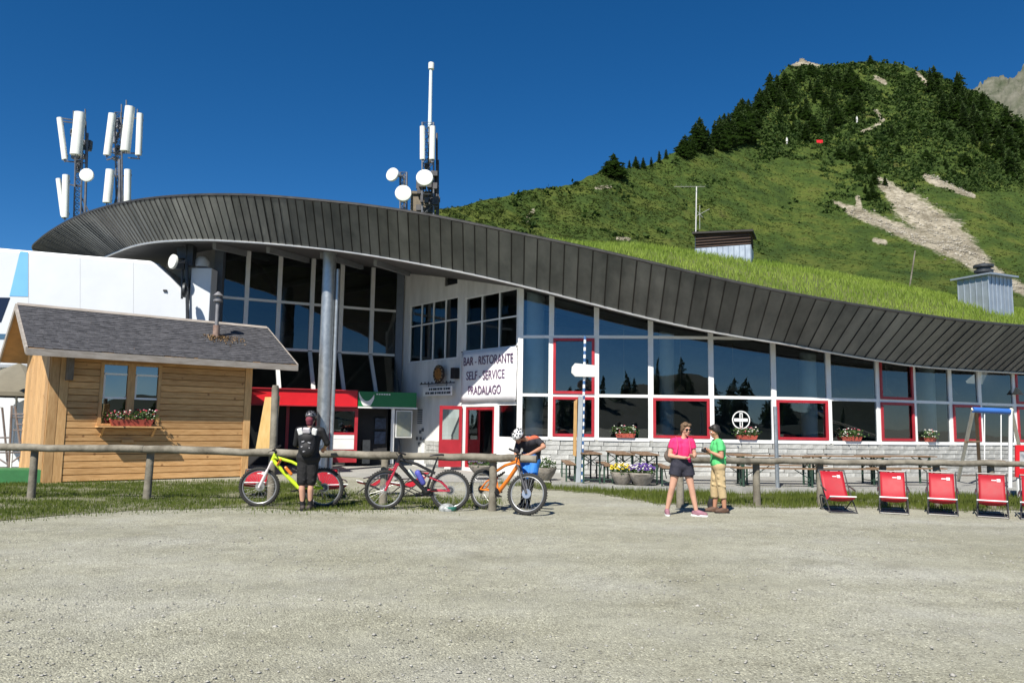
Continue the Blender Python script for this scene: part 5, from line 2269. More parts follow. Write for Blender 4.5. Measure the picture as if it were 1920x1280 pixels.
yc = 26.0
pc = P(1868, 603, yc)
cb = thing('roof_flue_box', 'tall ribbed metal flue housing with a black cowl at the right roof edge', 'vent', tuple(pc))
zt1 = P(1868, 518, yc).z
cen = Vector((pc.x, yc + .55, 0))
rot = math.radians(24)
ribbed_box(cb, 'housing', cen, 1.22, 1.1, pc.z - .8, lambda x: zt1, rot, 6, RIB)
R = Matrix.Rotation(rot, 3, 'Z')
mb = MB()
w_ = .74
mb.add([R @ Vector(v) + cen + Vector((0, 0, zt1)) for v in [(-w_, -w_, 0), (w_, -w_, 0), (w_, w_, 0), (-w_, w_, 0), (-w_, -w_, .06), (w_, -w_, .06), (w_, w_, .06), (-w_, w_, .06), (0, 0, .16)]],
       [(3, 2, 1, 0), (0, 1, 5, 4), (1, 2, 6, 5), (2, 3, 7, 6), (3, 0, 4, 7), (4, 5, 8), (5, 6, 8), (6, 7, 8), (7, 4, 8)])
mb.build('lid', RIB, cb, True)
mb = MB()
mb.lathe([(.2, 0), (.2, .12), (.3, .14), (.3, .22), (.22, .24), (.22, .3), (.32, .32), (.32, .4), (.1, .46)], 16, Matrix.Translation(cen + Vector((0, 0, zt1 + .1))))
mb.build('cowl', STEEL, cb, True, smooth=True)
ya = 28.2
mb = MB()
a, b = P(1304, 470, ya), P(1306, 350, ya)
mb.tube(a, b, .025, n=6)
mb.tube(P(1264, 350, ya), P(1322, 350, ya), .008, n=5)
for k in range(7):
    q = P(1266 + k * 9, 350, ya)
    mb.tube(q - Vector((0, .25, 0)), q + Vector((0, .25, 0)), .006, n=4)
mb.tube(P(1306, 405, ya), P(1330, 392, ya), .008, n=4)
mb.tube(P(1306, 395, ya), P(1318, 408, ya), .008, n=4)
mb.tube(P(1312, 385, ya), P(1312, 430, ya), .008, n=4)
o = mb.build('tv_aerial', mat('aerial_metal', (.55, .55, .52), .5, metal=.4, var=.1))
tag(o, 'thin television aerial beside the roof vent', 'aerial')
mb = MB()
mb.tube(P(1703, 555, 29.5), P(1716, 470, 29.5), .03, .025, n=6)
o = mb.build('roof_stake', FW)
tag(o, 'thin leaning wooden stake on the turf roof', 'stake')

# ================================================================== beer tables and benches
TOPW = mat('bench_wood', (.15, .09, .05), .6, vscale=3, col2=(.26, .17, .10), stretch=(1, 6, 6), bump=.1)
GLEG = mat('green_leg', (.03, .065, .045), .5, metal=.2, var=.2)


def beer(kind, label, x, y, rot, L=2.2):
    h, wd = (.77, .5) if kind == 'beer_table' else (.47, .26)
    t = thing(kind, label, 'table' if kind == 'beer_table' else 'bench', (x, y, .124), 'beer tables on the terrace' if kind == 'beer_table' else 'benches on the terrace', rot)
    n = 3 if kind == 'beer_table' else 2
    for i in range(n):
        mb = MB()
        mb.box((0, (i - (n - 1) / 2) * wd / n, h - .014), (L, wd / n - .008, .028))
        mb.build('plank', TOPW, t)
    for s in (-1, 1):
        for e in (-1, 1):
            mb = MB()
            xx = s * (L / 2 - .22)
            mb.bar((xx, e * wd * .42, 0), (xx, e * wd * .42, h - .03), .042, .042, (0, 1, 0))
            mb.build('leg', GLEG, t)
        mb = MB()
        xx = s * (L / 2 - .22)
        mb.bar((xx, -wd * .40, h - .045), (xx, wd * .40, h - .045), .03, .03)
        lo = MB()
        lo.bar((xx, -wd * .40, .1), (xx, wd * .40, .1), .02, .02)
        lo.build('stretcher', GLEG, t)
        if kind == 'beer_table':
            mb.bar((xx, -wd * .4, h - .34), (xx, wd * .4, h - .06), .02, .02)
            mb.bar((xx + .012, wd * .4, h - .34), (xx + .012, -wd * .4, h - .06), .02, .02)
        mb.bar((xx, 0, h - .28), (xx - s * .4, 0, h - .035), .02, .02)
        mb.build('brace', GLEG, t)
    return t


def tx(px, Y):
    return P(px, 880, Y).x


PI2 = math.pi / 2
beer('beer_table', 'beer table seen end-on just right of the striped pole', tx(1101, 20.9), 20.9, PI2 + .03)
beer('beer_table', 'beer table seen end-on behind the yellow flower tub', tx(1162, 20.9), 20.9, PI2 + .0)
beer('beer_table', 'beer table seen end-on behind the purple flower tub', tx(1207, 20.8), 20.8, PI2 - .03)
beer('bench', 'end-on bench left of the grey post', tx(1065, 21.4), 21.4, PI2)
beer('bench', 'end-on bench between the striped pole and the yellow flowers', tx(1133, 21.0), 21.0, PI2)
beer('bench', 'end-on bench left of the woman in pink', tx(1240, 20.3), 20.3, PI2 - .05)
beer('beer_table', 'long beer table right behind the woman and man', tx(1330, 21.2), 21.2, .05)
beer('bench', 'bench in front of the table behind the two walkers', tx(1335, 20.3), 20.3, .03)
beer('beer_table', 'long beer table behind the slim steel post', tx(1450, 20.4), 20.4, .02)
beer('bench', 'bench behind the fence left of the first deck chair', tx(1455, 19.85), 19.85, .02)
beer('bench', 'bench against the wall behind the slim steel post', tx(1475, 21.6), 21.6, .02)
beer('beer_table', 'long beer table behind the first and second deck chairs', tx(1590, 20.9), 20.9, .12)
beer('bench', 'bench in front of the table behind the first two deck chairs', tx(1610, 20.2), 20.2, .10)
beer('beer_table', 'rightmost long beer table behind the second deck chair', tx(1680, 21.6), 21.6, .15)
beer('bench', 'rightmost bench on the terrace behind the second and third deck chairs', tx(1700, 20.9), 20.9, .12)

# ================================================================== stone flower tubs
TUB = mat('stone_tub', (.17, .15, .125), .95, vscale=7, col2=(.32, .29, .25), bump=.6, bscale=18)


def tub(label, px, Y, r, h, petals, nleaf=260, npet=220, fh=.22, spread=1.0):
    t = thing('flower_tub', label, 'planter', (P(px, 900, Y).x, Y, .12 if Y > 19 else 0))
    mb = MB()
    mb.lathe([(r * .45, 0), (r * .55, .04), (r * .85, h * .55), (r, h * .9), (r * .98, h), (r * .86, h), (r * .84, h - .06), (.01, h - .06)], 18)
    for i, v in enumerate(mb.v):
        k = 1 + .09 * mnoise.noise(Vector(v) * 6 + Vector((px, 0, 0)))
        mb.v[i] = (v[0] * k, v[1] * k, v[2])
    mb.build('tub', TUB, t, smooth=True)
    lf, fl2 = MB(), MB()
    for k in range(nleaf):
        a, q = rnd.random() * 6.28, r * math.sqrt(rnd.random()) * spread
        p = Vector((q * math.cos(a), q * math.sin(a), h - .04 + rnd.random() * fh * (1 - .5 * (q / r) ** 2)))
        d = Vector((rnd.gauss(0, 1), rnd.gauss(0, 1), rnd.gauss(.3, .5))).normalized() * .04
        e = d.cross(Vector((rnd.gauss(0, 1), rnd.gauss(0, 1), rnd.gauss(0, 1)))).normalized() * .02
        lf.add([p - d, p + e, p + d, p - e], [(0, 1, 2, 3)])
    for k in range(npet):
        a, q = rnd.random() * 6.28, r * math.sqrt(rnd.random()) * spread
        p = Vector((q * math.cos(a), q * math.sin(a), h + .02 + fh * (.35 + .65 * rnd.random()) * (1 - .45 * (q / r) ** 2)))
        fl2.m(rnd.randrange(len(petals)))
        s = rnd.uniform(.015, .028)
        fl2.ell(p, (s, s, s * .7), 6, 4)
    lf.build('leaves', LEAF, t, fix=False)
    fl2.build('blossoms', petals, t)
    return t


tub('rough stone tub of yellow flowers beside the purple one', 1166, 19.75, .30, .32, [YELF, YELF, YELF, WHITEF], npet=170)
tub('rough stone tub of purple flowers on the terrace edge', 1203, 19.6, .34, .32, [PURF, PURF, PURF, WHITEF], npet=260)
tub('rough stone tub with white flowers behind the bending cyclist', 1022, 20.9, .30, .34, [WHITEF], npet=60, fh=.32)
tub('low stone tub with faded purple plants behind the left fence end', 905, 22.5, .42, .3, [mat('dull_purple_petal', (.16, .12, .2), .7)], npet=120)
# window flower boxes
for i, (px, k, lab) in enumerate(((1172, 2, 'red window box of pale flowers left of the woman in pink'), (1398, 4, 'red window box below the round window emblem'),
                                  (1592, 6, 'red window box behind the first and second deck chairs'), (1738, 8, 'small red window box near the inner white column'))):
    a, b = BP[k], BP[k + 1]
    u = (b - a).normalized()
    nr = Vector((u.y, -u.x, 0))
    q = HIT(px, 815, a.xy, b.xy)
    c = Vector((q.x, q.y, SILL + .04)) + nr * .12
    flower_box('window_flower_box', lab, c, u, .62 if i < 3 else .34, TERRA, [WHITEF, PINK, WHITEF], 45, .26, .13, .2)
# round emblem on the glass
a, b = BP[4], BP[5]
u = (b - a).normalized()
nr = Vector((u.y, -u.x, 0))
q = HIT(1389, 787, a.xy, b.xy) + nr * .03
em = thing('window_emblem', 'round white ring emblem with a cross band stuck on the dark window', 'emblem', tuple(q))
M = frame_mat(q, u)
re_ = 17 / FOC * 24
mb = MB()
for k in range(32):
    t0, t1 = 2 * math.pi * k / 32, 2 * math.pi * (k + 1) / 32
    ri, ro_ = re_ * .88, re_
    mb.add([(ri * math.cos(t0), ri * math.sin(t0), 0), (ro_ * math.cos(t0), ro_ * math.sin(t0), 0), (ro_ * math.cos(t1), ro_ * math.sin(t1), 0), (ri * math.cos(t1), ri * math.sin(t1), 0)], [(0, 1, 2, 3)], M)
mb.build('ring', W_PAINT, em, True, fix=False)
mb = MB()
for (x, y, w_, h_) in ((-.02, .0, 1.5, .34), (-.12, .45, .10, .5), (.12, .45, .10, .5), (-.12, -.45, .10, .5), (.12, -.45, .10, .5), (0, .72, .34, .1), (0, -.74, .34, .1)):
    x, y, w_, h_ = (v * re_ for v in (x, y, w_, h_))
    mb.add([(x - w_ / 2, y - h_ / 2, .004), (x + w_ / 2, y - h_ / 2, .004), (x + w_ / 2, y + h_ / 2, .004), (x - w_ / 2, y + h_ / 2, .004)], [(0, 1, 2, 3)], M)
mb.build('band', W_PAINT, em, True, fix=False)

# ================================================================== swing
swg = thing('swing_set', 'garden swing frame with a blue top bar behind the right fence', 'swing', tuple(P(1858, 905, 20.5)))
BLU = mat('swing_blue', (.03, .12, .40), .5, var=.08)
CRM = mat('swing_post', (.62, .58, .46), .6, vscale=3, col2=(.72, .69, .58))
BRN = mat('swing_post_brown', (.2, .13, .07), .7, var=.2)
mb = MB()
mb.tube(P(1824, 768, 20.5), P(1893, 771, 20.5), .075, n=12)
mb.build('top_bar', BLU, swg, True, smooth=True)
for (a, Ya, b, Yb, m_) in (((1825, 766), 20.5, (1796, 903), 19.9, CRM), ((1830, 768), 20.5, (1838, 898), 21.3, BRN), ((1895, 766), 20.5, (1894, 915), 19.9, W_PAINT), ((1896, 768), 20.5, (1924, 896), 21.3, CRM)):
    mb = MB()
    mb.tube(P(*a, Ya), G(*b, .1), .05, n=10)
    mb.build('leg', m_, swg, True, smooth=True)
mb = MB()
mb.tube(P(1810, 828, 20.2), P(1836, 828, 20.9), .03, n=6)
mb.build('cross_bar', BRN, swg, True)
for px in (1846, 1877):
    mb = MB()
    mb.tube(P(px, 770, 20.5), P(px, 862, 20.5), .014, n=5)
    mb.build('rope', W_PAINT, swg, True)
mb = MB()
mb.bar(P(1842, 863, 20.5), P(1881, 864, 20.5), .2, .035)
mb.build('seat', BRN, swg, True)
rs = thing('red_sign', 'red framed sign panel on a stand cut by the right picture edge', 'sign', tuple(P(1912, 915, 18.6)))
mb = MB()
for x0, x1, y0, y1 in ((1905, 1912, 834, 894), (1912, 1945, 834, 845), (1912, 1945, 878, 894), (1938, 1945, 845, 878)):
    mb.prism([P(x0, y0, 18.6), P(x1, y0, 18.6), P(x1, y1, 18.6), P(x0, y1, 18.6)], (0, .05, 0))
mb.build('frame', REDB, rs, True)
mb = MB()
mb.prism([P(1911, 843, 18.62), P(1940, 843, 18.62), P(1940, 880, 18.62), P(1911, 880, 18.62)], (0, .03, 0))
mb.build('panel', mat('sign_photo', (.5, .5, .5), .5, vscale=7, col2=(.15, .17, .2)), rs, True)
for px in (1908, 1942):
    mb = MB()
    q = P(px, 890, 18.66)
    mb.bar((q.x, 18.66, 0), (q.x, 18.66, q.z), .05, .05, (0, 1, 0))
    mb.build('leg', W_PAINT, rs, True)

# ================================================================== deck chairs
REDC = mat('red_sling', (.34, .007, .018), .6, var=.1, vscale=3, bump=.1, bscale=120)
CHF = mat('chair_frame', (.10, .10, .10), .4, metal=.6, var=.2)


def deck_chair(label, p, rot, group='red deck chairs in a row', scale=1.0, flat=0.0):
    t = thing('deck_chair', label, 'deck chair', (p.x, p.y, 0.0), group, rot, scale * .88)
    W = .50
    # sling profile (y, z): head at the back, seat towards the viewer
    prof = [(.46, .86 - flat * .3), (.36, .68 - flat * .22), (.26, .50 - flat * .14), (.14, .34), (.02, .265), (-.12, .26), (-.26, .30), (-.36, .35), (-.375, .33), (-.37, .30)]
    mb = MB()
    vs, fs = [], []
    n = 8
    for i, (y, z) in enumerate(prof):
        for j in range(n + 1):
            x = -W / 2 + W * j / n
            s = .025 * (1 - (2 * j / n - 1) ** 2) * (1 if 1 < i < 8 else .2)
            vs.append((x, y, z - s))
    for i in range(len(prof) - 1):
        for j in range(n):
            k = i * (n + 1) + j
            fs.append((k, k + 1, k + n + 2, k + n + 1))
    mb.add(vs, fs)
    o = mb.build('sling', REDC, t, smooth=True)
    sd = o.modifiers.new('thick', 'SOLIDIFY')
    sd.thickness = .008
    for s in (-1, 1):
        x = s * (W / 2 + .03)
        mb = MB()
        mb.path([(x, .48, .88 - flat * .3), (x, .1, .42 - flat * .1), (x, -.38, .02), (x, -.42, .012)], .014, 8)
        mb.build('side_frame', CHF, t, smooth=True)
        mb = MB()
        mb.path([(x - s * .03, -.38, .36), (x - s * .02, -.05, .22), (x, .42, .015)], .013, 8)
        mb.build('side_frame', CHF, t, smooth=True)
        mb = MB()
        mb.path([(x + s * .015, .25, .55 - flat * .15), (x + s * .03, -.05, .50 - flat * .1), (x + s * .03, -.2, .47 - flat * .1)], .016, 8)
        mb.build('armrest', CHF, t, smooth=True)
    for y, z in ((.48, .88 - flat * .3), (-.38, .355), (-.41, .014), (.42, .014)):
        mb = MB()
        mb.tube((-W / 2 - .03, y, z), (W / 2 + .03, y, z), .014, n=8)
        mb.build('cross_bar', CHF if z < .34 or z > .5 else W_PAINT, t, smooth=True)
    mb = MB()
    yy, zz = .40, .745 - flat * .25
    dv = Vector((0, .1, .18)).normalized()
    for x0, x1, r_ in ((.0, .09, .012), (.10, .17, .035)):
        c = Vector((0, yy - .012, zz))
        mb.add([c + Vector((x0, 0, 0)) - dv * r_, c + Vector((x1, 0, 0)) - dv * r_, c + Vector((x1, 0, 0)) + dv * r_, c + Vector((x0, 0, 0)) + dv * r_], [(0, 1, 2, 3)])
    mb.build('printed_mark', mat('white_print', (.75, .6, .6), .6), t, fix=False)
    return t


deck_chair('leftmost red deck chair on the right, turned slightly, by a fence post', G(1572, 958), -.12)
deck_chair('second red deck chair of the row from the left', G(1676, 960), -.44)
deck_chair('third red deck chair of the row, standing before the swing', G(1768, 963), -.5)
deck_chair('fourth red deck chair of the row, nearest the right picture edge whole', G(1862, 967), -.56)
deck_chair('last red deck chair cut off by the right picture edge', G(1945, 972), -.6)
RB_ = 'low red loungers behind the bicycles'
deck_chair('red lounger behind the rear wheel of the yellow bicycle', P(622, 905, 16.3) * Vector((1, 1, 0)) if False else Vector((P(622, 905, 16.3).x, 16.3, 0)), .5, RB_, flat=.7)
deck_chair('red lounger behind the front wheel of the dark bicycle', Vector((P(702, 905, 17.2).x, 17.2, 0)), -1.1, RB_, flat=.7)
deck_chair('red lounger seen through the frame of the dark bicycle', Vector((P(765, 905, 17.0).x, 17.0, 0)), -.9, RB_, flat=.9)
deck_chair('red lounger behind the front wheel of the yellow bicycle', Vector((P(478, 905, 16.6).x, 16.6, 0)), .2, RB_, flat=.9)

# small litter and paved bits near the column
mb = MB()
mb.box((cp.x - .12, 24.6, .98), (.42, .03, .26))
mb.box((cp.x - .12, 24.6, .45), (.42, .03, .5))
o = mb.build('column_notices', W_PAINT)
tag(o, 'white notice panels fixed low on the round steel column', 'notice')

# hill markers
q = hill_at(1537, 272)
mb = MB()
s_ = q.y / FOC
mb.box(q + Vector((0, 0, 5 * s_)), (12 * s_, .1, 10 * s_))
mb.tube(q - Vector((4 * s_, 0, .3)), q + Vector((-4 * s_, .06, 5 * s_)), .05, n=5)
mb.tube(q - Vector((-4 * s_, 0, .3)), q + Vector((4 * s_, .06, 5 * s_)), .05, n=5)
o = mb.build('hill_sign', REDB)
tag(o, 'small red sign board high on the grassy hillside', 'sign')
mb = MB()
q = hill_at(1475, 276)
mb.cap(q + Vector((0, 0, .1)), q + Vector((.1, 0, .9)), .2, .25, 8)
mb.cap(q + Vector((.1, 0, .9)), q + Vector((.1, 0, 1.5)), .3, .25, 8)
mb.ell(q + Vector((.1, 0, 1.85)), .16, 8, 6)
o = mb.build('person', mat('pale_cloth', (.6, .6, .58), .8))
tag(o, 'tiny distant hiker in pale clothes on the hillside left of the red sign', 'person')
q = hill_at(1607, 232)
mb = MB()
mb.cap(q + Vector((0, 0, .1)), q + Vector((0, 0, .9)), .2, .25, 8)
mb.cap(q + Vector((0, 0, .9)), q + Vector((0, 0, 1.5)), .28, .25, 8)
mb.ell(q + Vector((0, 0, 1.85)), .16, 8, 6)
o = mb.build('person', MATS['pale_cloth'])
tag(o, 'tiny distant hiker on the path high up the hill', 'person')
# ================================================================== conifers on the hill
BARK = mat('conifer_bark', (.06, .045, .03), .95, var=.3, vscale=4)
NEED = mat('conifer_needles', (.016, .036, .013), .8, vscale=.9, col2=(.07, .105, .03), var=.5, spec=.2, trans=(.04, .08, .015))


def conifer_mesh(seed, h=10.0, bushy=1.0):
    r = random.Random(seed)
    tr = MB()
    tr.path([(0, 0, -.6), (.05 * r.gauss(0, 1), 0, h * .5), (0, 0, h * .97)], [.02 * h, .012 * h, .003 * h], 7)
    vs, fs = [], []
    tiers = 15
    for i in range(tiers):
        t = i / (tiers - 1)
        z = h * (.06 + .92 * t)
        R = h * .2 * bushy * (1 - t) ** .62 * r.uniform(.7, 1.25) + .12
        nb = int(13 - 7 * t)
        for k in range(nb):
            a = 6.283 * (k + r.random()) / nb
            L = R * r.uniform(.6, 1.2)
            d = Vector((math.cos(a), math.sin(a), 0))
            sd = Vector((-d.y, d.x, 0))
            zz = z + r.uniform(-.3, .3)
            m_ = 4
            for j in range(m_):
                q = (j + .4) / m_
                c = d * L * q + Vector((0, 0, zz - L * .45 * q * q + r.uniform(-.1, .1)))
                w_ = .30 * L * (1.2 - q) + .12
                for s in (-1, 1):
                    tipp = c + d * L * .28 + sd * s * w_ + Vector((0, 0, r.uniform(-.3, .05)))
                    o_ = len(vs)
                    vs += [c, c + d * L * .3 + Vector((0, 0, r.uniform(-.05, .15))), tipp, c + sd * s * w_ * .55 - Vector((0, 0, r.uniform(.1, .45)))]
                    fs += [o_, o_ + 1, o_ + 2, o_, o_ + 2, o_ + 3]
    for k in range(14):
        a = r.random() * 6.28
        o_ = len(vs)
        z = h * r.uniform(.9, .99)
        vs += [Vector((0, 0, z + .4)), Vector((.3 * math.cos(a), .3 * math.sin(a), z - .4)), Vector((.15 * math.cos(a + 1.3), .15 * math.sin(a + 1.3), z - .5))]
        fs += [o_, o_ + 1, o_ + 2]
    tm = tr.mesh('trunk')
    tm.materials.append(BARK)
    cm = np_mesh('crown_src', np.array([tuple(v) for v in vs]), 3, fs, NEED)
    me = cm.data
    bpy.data.objects.remove(cm)
    return tm, me


CON = [conifer_mesh(k, 10, b) for k, b in enumerate((.85, 1.05, 1.25, 1.5, 1.75))]


def conifer(p, h, label, group, var=None, wide=1.0):
    tm, cm = CON[var if var is not None else rnd.randrange(5)]
    t = thing('conifer_tree', label, 'tree', tuple(p), group, rnd.random() * 6.28)
    t.scale = (h / 10 * wide, h / 10 * wide, h / 10)
    link_mesh('trunk', tm, t)
    link_mesh('crown', cm, t)
    return t


def px_h(p, hpx):
    return hpx * p.y / FOC


def stand(poly, n, h0, h1, label, group, wide=1.0):
    x0, x1 = min(q[0] for q in poly), max(q[0] for q in poly)
    y0, y1 = min(q[1] for q in poly), max(q[1] for q in poly)
    k = 0
    while k < n:
        a, b = rnd.uniform(x0, x1), rnd.uniform(y0, y1)
        if pip(a, b, poly):
            p = hill_at(a, b)
            conifer(p - Vector((0, 0, .4)), px_h(p, rnd.uniform(h0, h1)), label, group, None, wide)
            k += 1


conifer(hill_at(1150, 327) - Vector((0, 0, .3)), 5.0, 'broad round conifer standing alone at the left end of the ridge line', 'ridge conifers', 4, 1.6)
conifer(hill_at(1137, 329) - Vector((0, 0, .3)), 3.2, 'low conifer touching the broad one at the left end of the ridge', 'ridge conifers', 4, 1.6)
for a, b, h in ((1180, 314, 16), (1192, 312, 24), (1206, 310, 22), (1221, 307, 20), (1236, 303, 24), (1249, 299, 20)):
    p = hill_at(a, b)
    conifer(p, px_h(p, h), 'small conifer in the thin row along the left ridge line', 'thin row of conifers on the ridge')
L1 = 'dark conifer in the cluster on the left shoulder of the hill'
stand([(1262, 296), (1330, 274), (1392, 235), (1400, 262), (1330, 292), (1270, 300)], 40, 26, 64, L1, 'conifers on the left shoulder', 1.35)
stand([(1385, 232), (1440, 170), (1452, 180), (1420, 240), (1395, 250)], 18, 32, 52, L1, 'conifers on the left shoulder', 1.3)
L2 = 'conifer in the dense dark stand below the rocky summit'
stand([(1440, 190), (1480, 150), (1560, 140), (1610, 160), (1615, 225), (1570, 258), (1500, 262), (1445, 252)], 46, 18, 46, L2, 'conifers below the summit', 1.25)
L3 = 'tall dark conifer on the right flank of the hill'
stand([(1738, 150), (1790, 170), (1850, 205), (1925, 260), (1925, 350), (1860, 320), (1800, 260), (1750, 200)], 40, 24, 66, L3, 'conifers on the right flank', 1.15)
conifer(hill_at(1752, 168), px_h(hill_at(1752, 168), 55), 'tall conifer breaking the skyline right of the summit', 'skyline conifers', 1, 1.3)
conifer(hill_at(1797, 188), px_h(hill_at(1797, 188), 60), 'pointed conifer on the skyline beside the far rocky peak', 'skyline conifers', 0, 1.3)
conifer(hill_at(1632, 124), px_h(hill_at(1632, 124), 20), 'small conifer on top of the summit ridge', 'skyline conifers', 3, 1.3)
L4 = 'low dark conifer in the gully of bushes on the middle slope'
stand([(1560, 285), (1620, 270), (1640, 320), (1660, 350), (1630, 385), (1600, 330)], 16, 16, 28, L4, 'low conifers in the gully', 1.6)
stand([(1640, 250), (1760, 240), (1830, 320), (1800, 350), (1700, 300)], 14, 16, 30, 'low conifer on the bushy upper right slope', 'low conifers on the upper slope', 1.5)
# trees on the ridge behind the viewer
for k in range(110):
    x = rnd.uniform(-190, 230)
    y = rnd.uniform(-190, -125)
    hgt = 8 + 6 * math.sin(x * .02 + 1) + 4 * math.sin(x * .05)
    conifer((x, y, -1.4 + hgt * (-110 - y) / 80), rnd.uniform(6, 12), 'dark conifer mirrored in the lodge windows', 'conifers mirrored in the windows')

# ------------------------------------------------------------------ low alpine scrub covering the hill
def scrub(name, label, n, accept, size, mats, flat=.7):
    ps, ss = [], []
    k = tries = 0
    while k < n and tries < n * 12:
        tries += 1
        a = rnd.uniform(-.14, .70)
        px = 960 + 1440 * a
        t = rnd.random() ** .8
        q = accept(px, a, t)
        if rnd.random() > q[0]:
            continue
        p = hill_pt(a, t)
        if a > .3 and scree_mask(*proj(p)) > .5:
            continue
        ps.append(tuple(p))
        ss.append(size * rnd.uniform(.5, 1.5) * q[1])
        k += 1
    m_ = 7
    ps = np.repeat(np.array(ps), m_, 0)
    ss = np.repeat(np.array(ss), m_)[:, None]
    N = len(ps)
    off = nprng.randn(N, 3) * ss * np.array([[.5, .5, .4 * flat]])
    off[:, 2] = np.abs(off[:, 2])
    c = ps + off
    d = nprng.randn(N, 3) * np.array([[1, 1, .6]]) + np.array([[0, 0, .3]])
    d /= np.linalg.norm(d, axis=1, keepdims=True)
    e = np.cross(d, nprng.randn(N, 3))
    e /= np.linalg.norm(e, axis=1, keepdims=True) + 1e-9
    d, e = d * ss * .5, e * ss * .35
    v = np.stack([c - d, c + e, c + d, c - e], 1).reshape(-1, 3)
    b = np.arange(N)[:, None] * 4
    idx = np.concatenate([b, b + 1, b + 2, b, b + 2, b + 3], 1).ravel()
    o = np_mesh(name, v, 3, idx, mats)
    tag(o, label, 'bushes', kind='stuff')


HEATH = mat('heath_leaf', (.030, .052, .012), .85, vscale=.12, col2=(.085, .105, .024), spec=.15, detail=8, trans=(.06, .1, .015))
DWARF = mat('dwarf_pine_leaf', (.022, .046, .012), .85, vscale=.3, col2=(.07, .11, .025), spec=.15, trans=(.03, .07, .012))


def acc_heath(px, a, t):
    return (.55 + .6 * mnoise.noise(Vector((a * 70, t * 16, 0))), .35 + .65 * t)


def acc_dwarf(px, a, t):
    p = hill_pt(a, t)
    x, y = proj(p)
    v = 0.0
    if x > 1420 and y < 300 and t < 1.02:
        v = .75
    if 1540 < x < 1680 and 262 < y < 400:
        v = max(v, .5 * max(0, .5 + mnoise.noise(Vector((x * .03, y * .03, 3)))))
    if x > 1640 and 200 < y < 360:
        v = max(v, .6)
    v *= max(0, .55 + 1.1 * mnoise.noise(Vector((x * .022, y * .03, 6))))
    if x < 1500:
        v = max(v, .05 * max(0, mnoise.noise(Vector((x * .02, y * .04, 8)))))
    return (v, .6 + .8 * t)


scrub('hill_heath', 'low green heath and grass tussocks covering the hillside', 42000, acc_heath, .27, HEATH, .35)
scrub('dwarf_pines', 'dark dwarf pine and alder scrub on the upper hill', 12000, acc_dwarf, .6, DWARF, .8)
# ================================================================== bicycles
RIMM = mat('rim_grey', (.30, .31, .32), .4, metal=.5, var=.1)
CHROME = mat('bright_metal', (.55, .56, .57), .3, metal=.8, var=.1)
BLKM = mat('black_metal', (.02, .02, .022), .4, metal=.3, var=.2)


def ring(mb, c, R, r, n=40, m_=10):
    pts = [Vector(c) + Vector((R * math.cos(2 * math.pi * k / n), 0, R * math.sin(2 * math.pi * k / n))) for k in range(n)]
    mb.path(pts, r, m_, closed=True)


def wheel(parent, c, R=.37, M=None):
    def fin(mb):
        if M is not None:
            mb.v = [tuple(M @ Vector(v)) for v in mb.v]
        return mb
    mb = MB()
    ring(mb, c, R - .03, .03)
    # knobs
    for k in range(48):
        a = 2 * math.pi * k / 48
        for s in (-.014, .014):
            mb.box(Vector(c) + Vector((R * math.cos(a + s), s, R * math.sin(a + s))), (.016, .014, .016), rot=(0, -a, 0))
    w_ = fin(mb).build('wheel', RUBBER, parent, smooth=True)
    mb = MB()
    ring(mb, c, R - .066, .013, 40, 8)
    fin(mb).build('rim', RIMM, w_, smooth=True)
    mb = MB()
    for k in range(28):
        a = 2 * math.pi * k / 28
        s = 1 if k % 2 else -1
        h0 = Vector(c) + Vector((.025 * math.cos(a + .8 * s), .03 * s, .025 * math.sin(a + .8 * s)))
        mb.tube(h0, Vector(c) + Vector(((R - .07) * math.cos(a), 0, (R - .07) * math.sin(a))), .0016, n=4, caps=False)
    mb.tube(Vector(c) - Vector((0, .05, 0)), Vector(c) + Vector((0, .05, 0)), .022, n=12)
    mb.build('spokes', CHROME, w_)['kind'] = 'stuff' if M is None else 'stuff'
    if M is not None:
        o_ = w_.children[-1]
        for v in o_.data.vertices:
            v.co = M @ v.co
    mb = MB()
    mb.lathe([(.085, -.003), (.085, .003)], 24, Matrix.Translation(Vector(c) + Vector((0, -.045, 0))) @ Matrix.Rotation(math.pi / 2, 4, 'X'))
    fin(mb).build('brake_disc', CHROME, w_)
    return w_


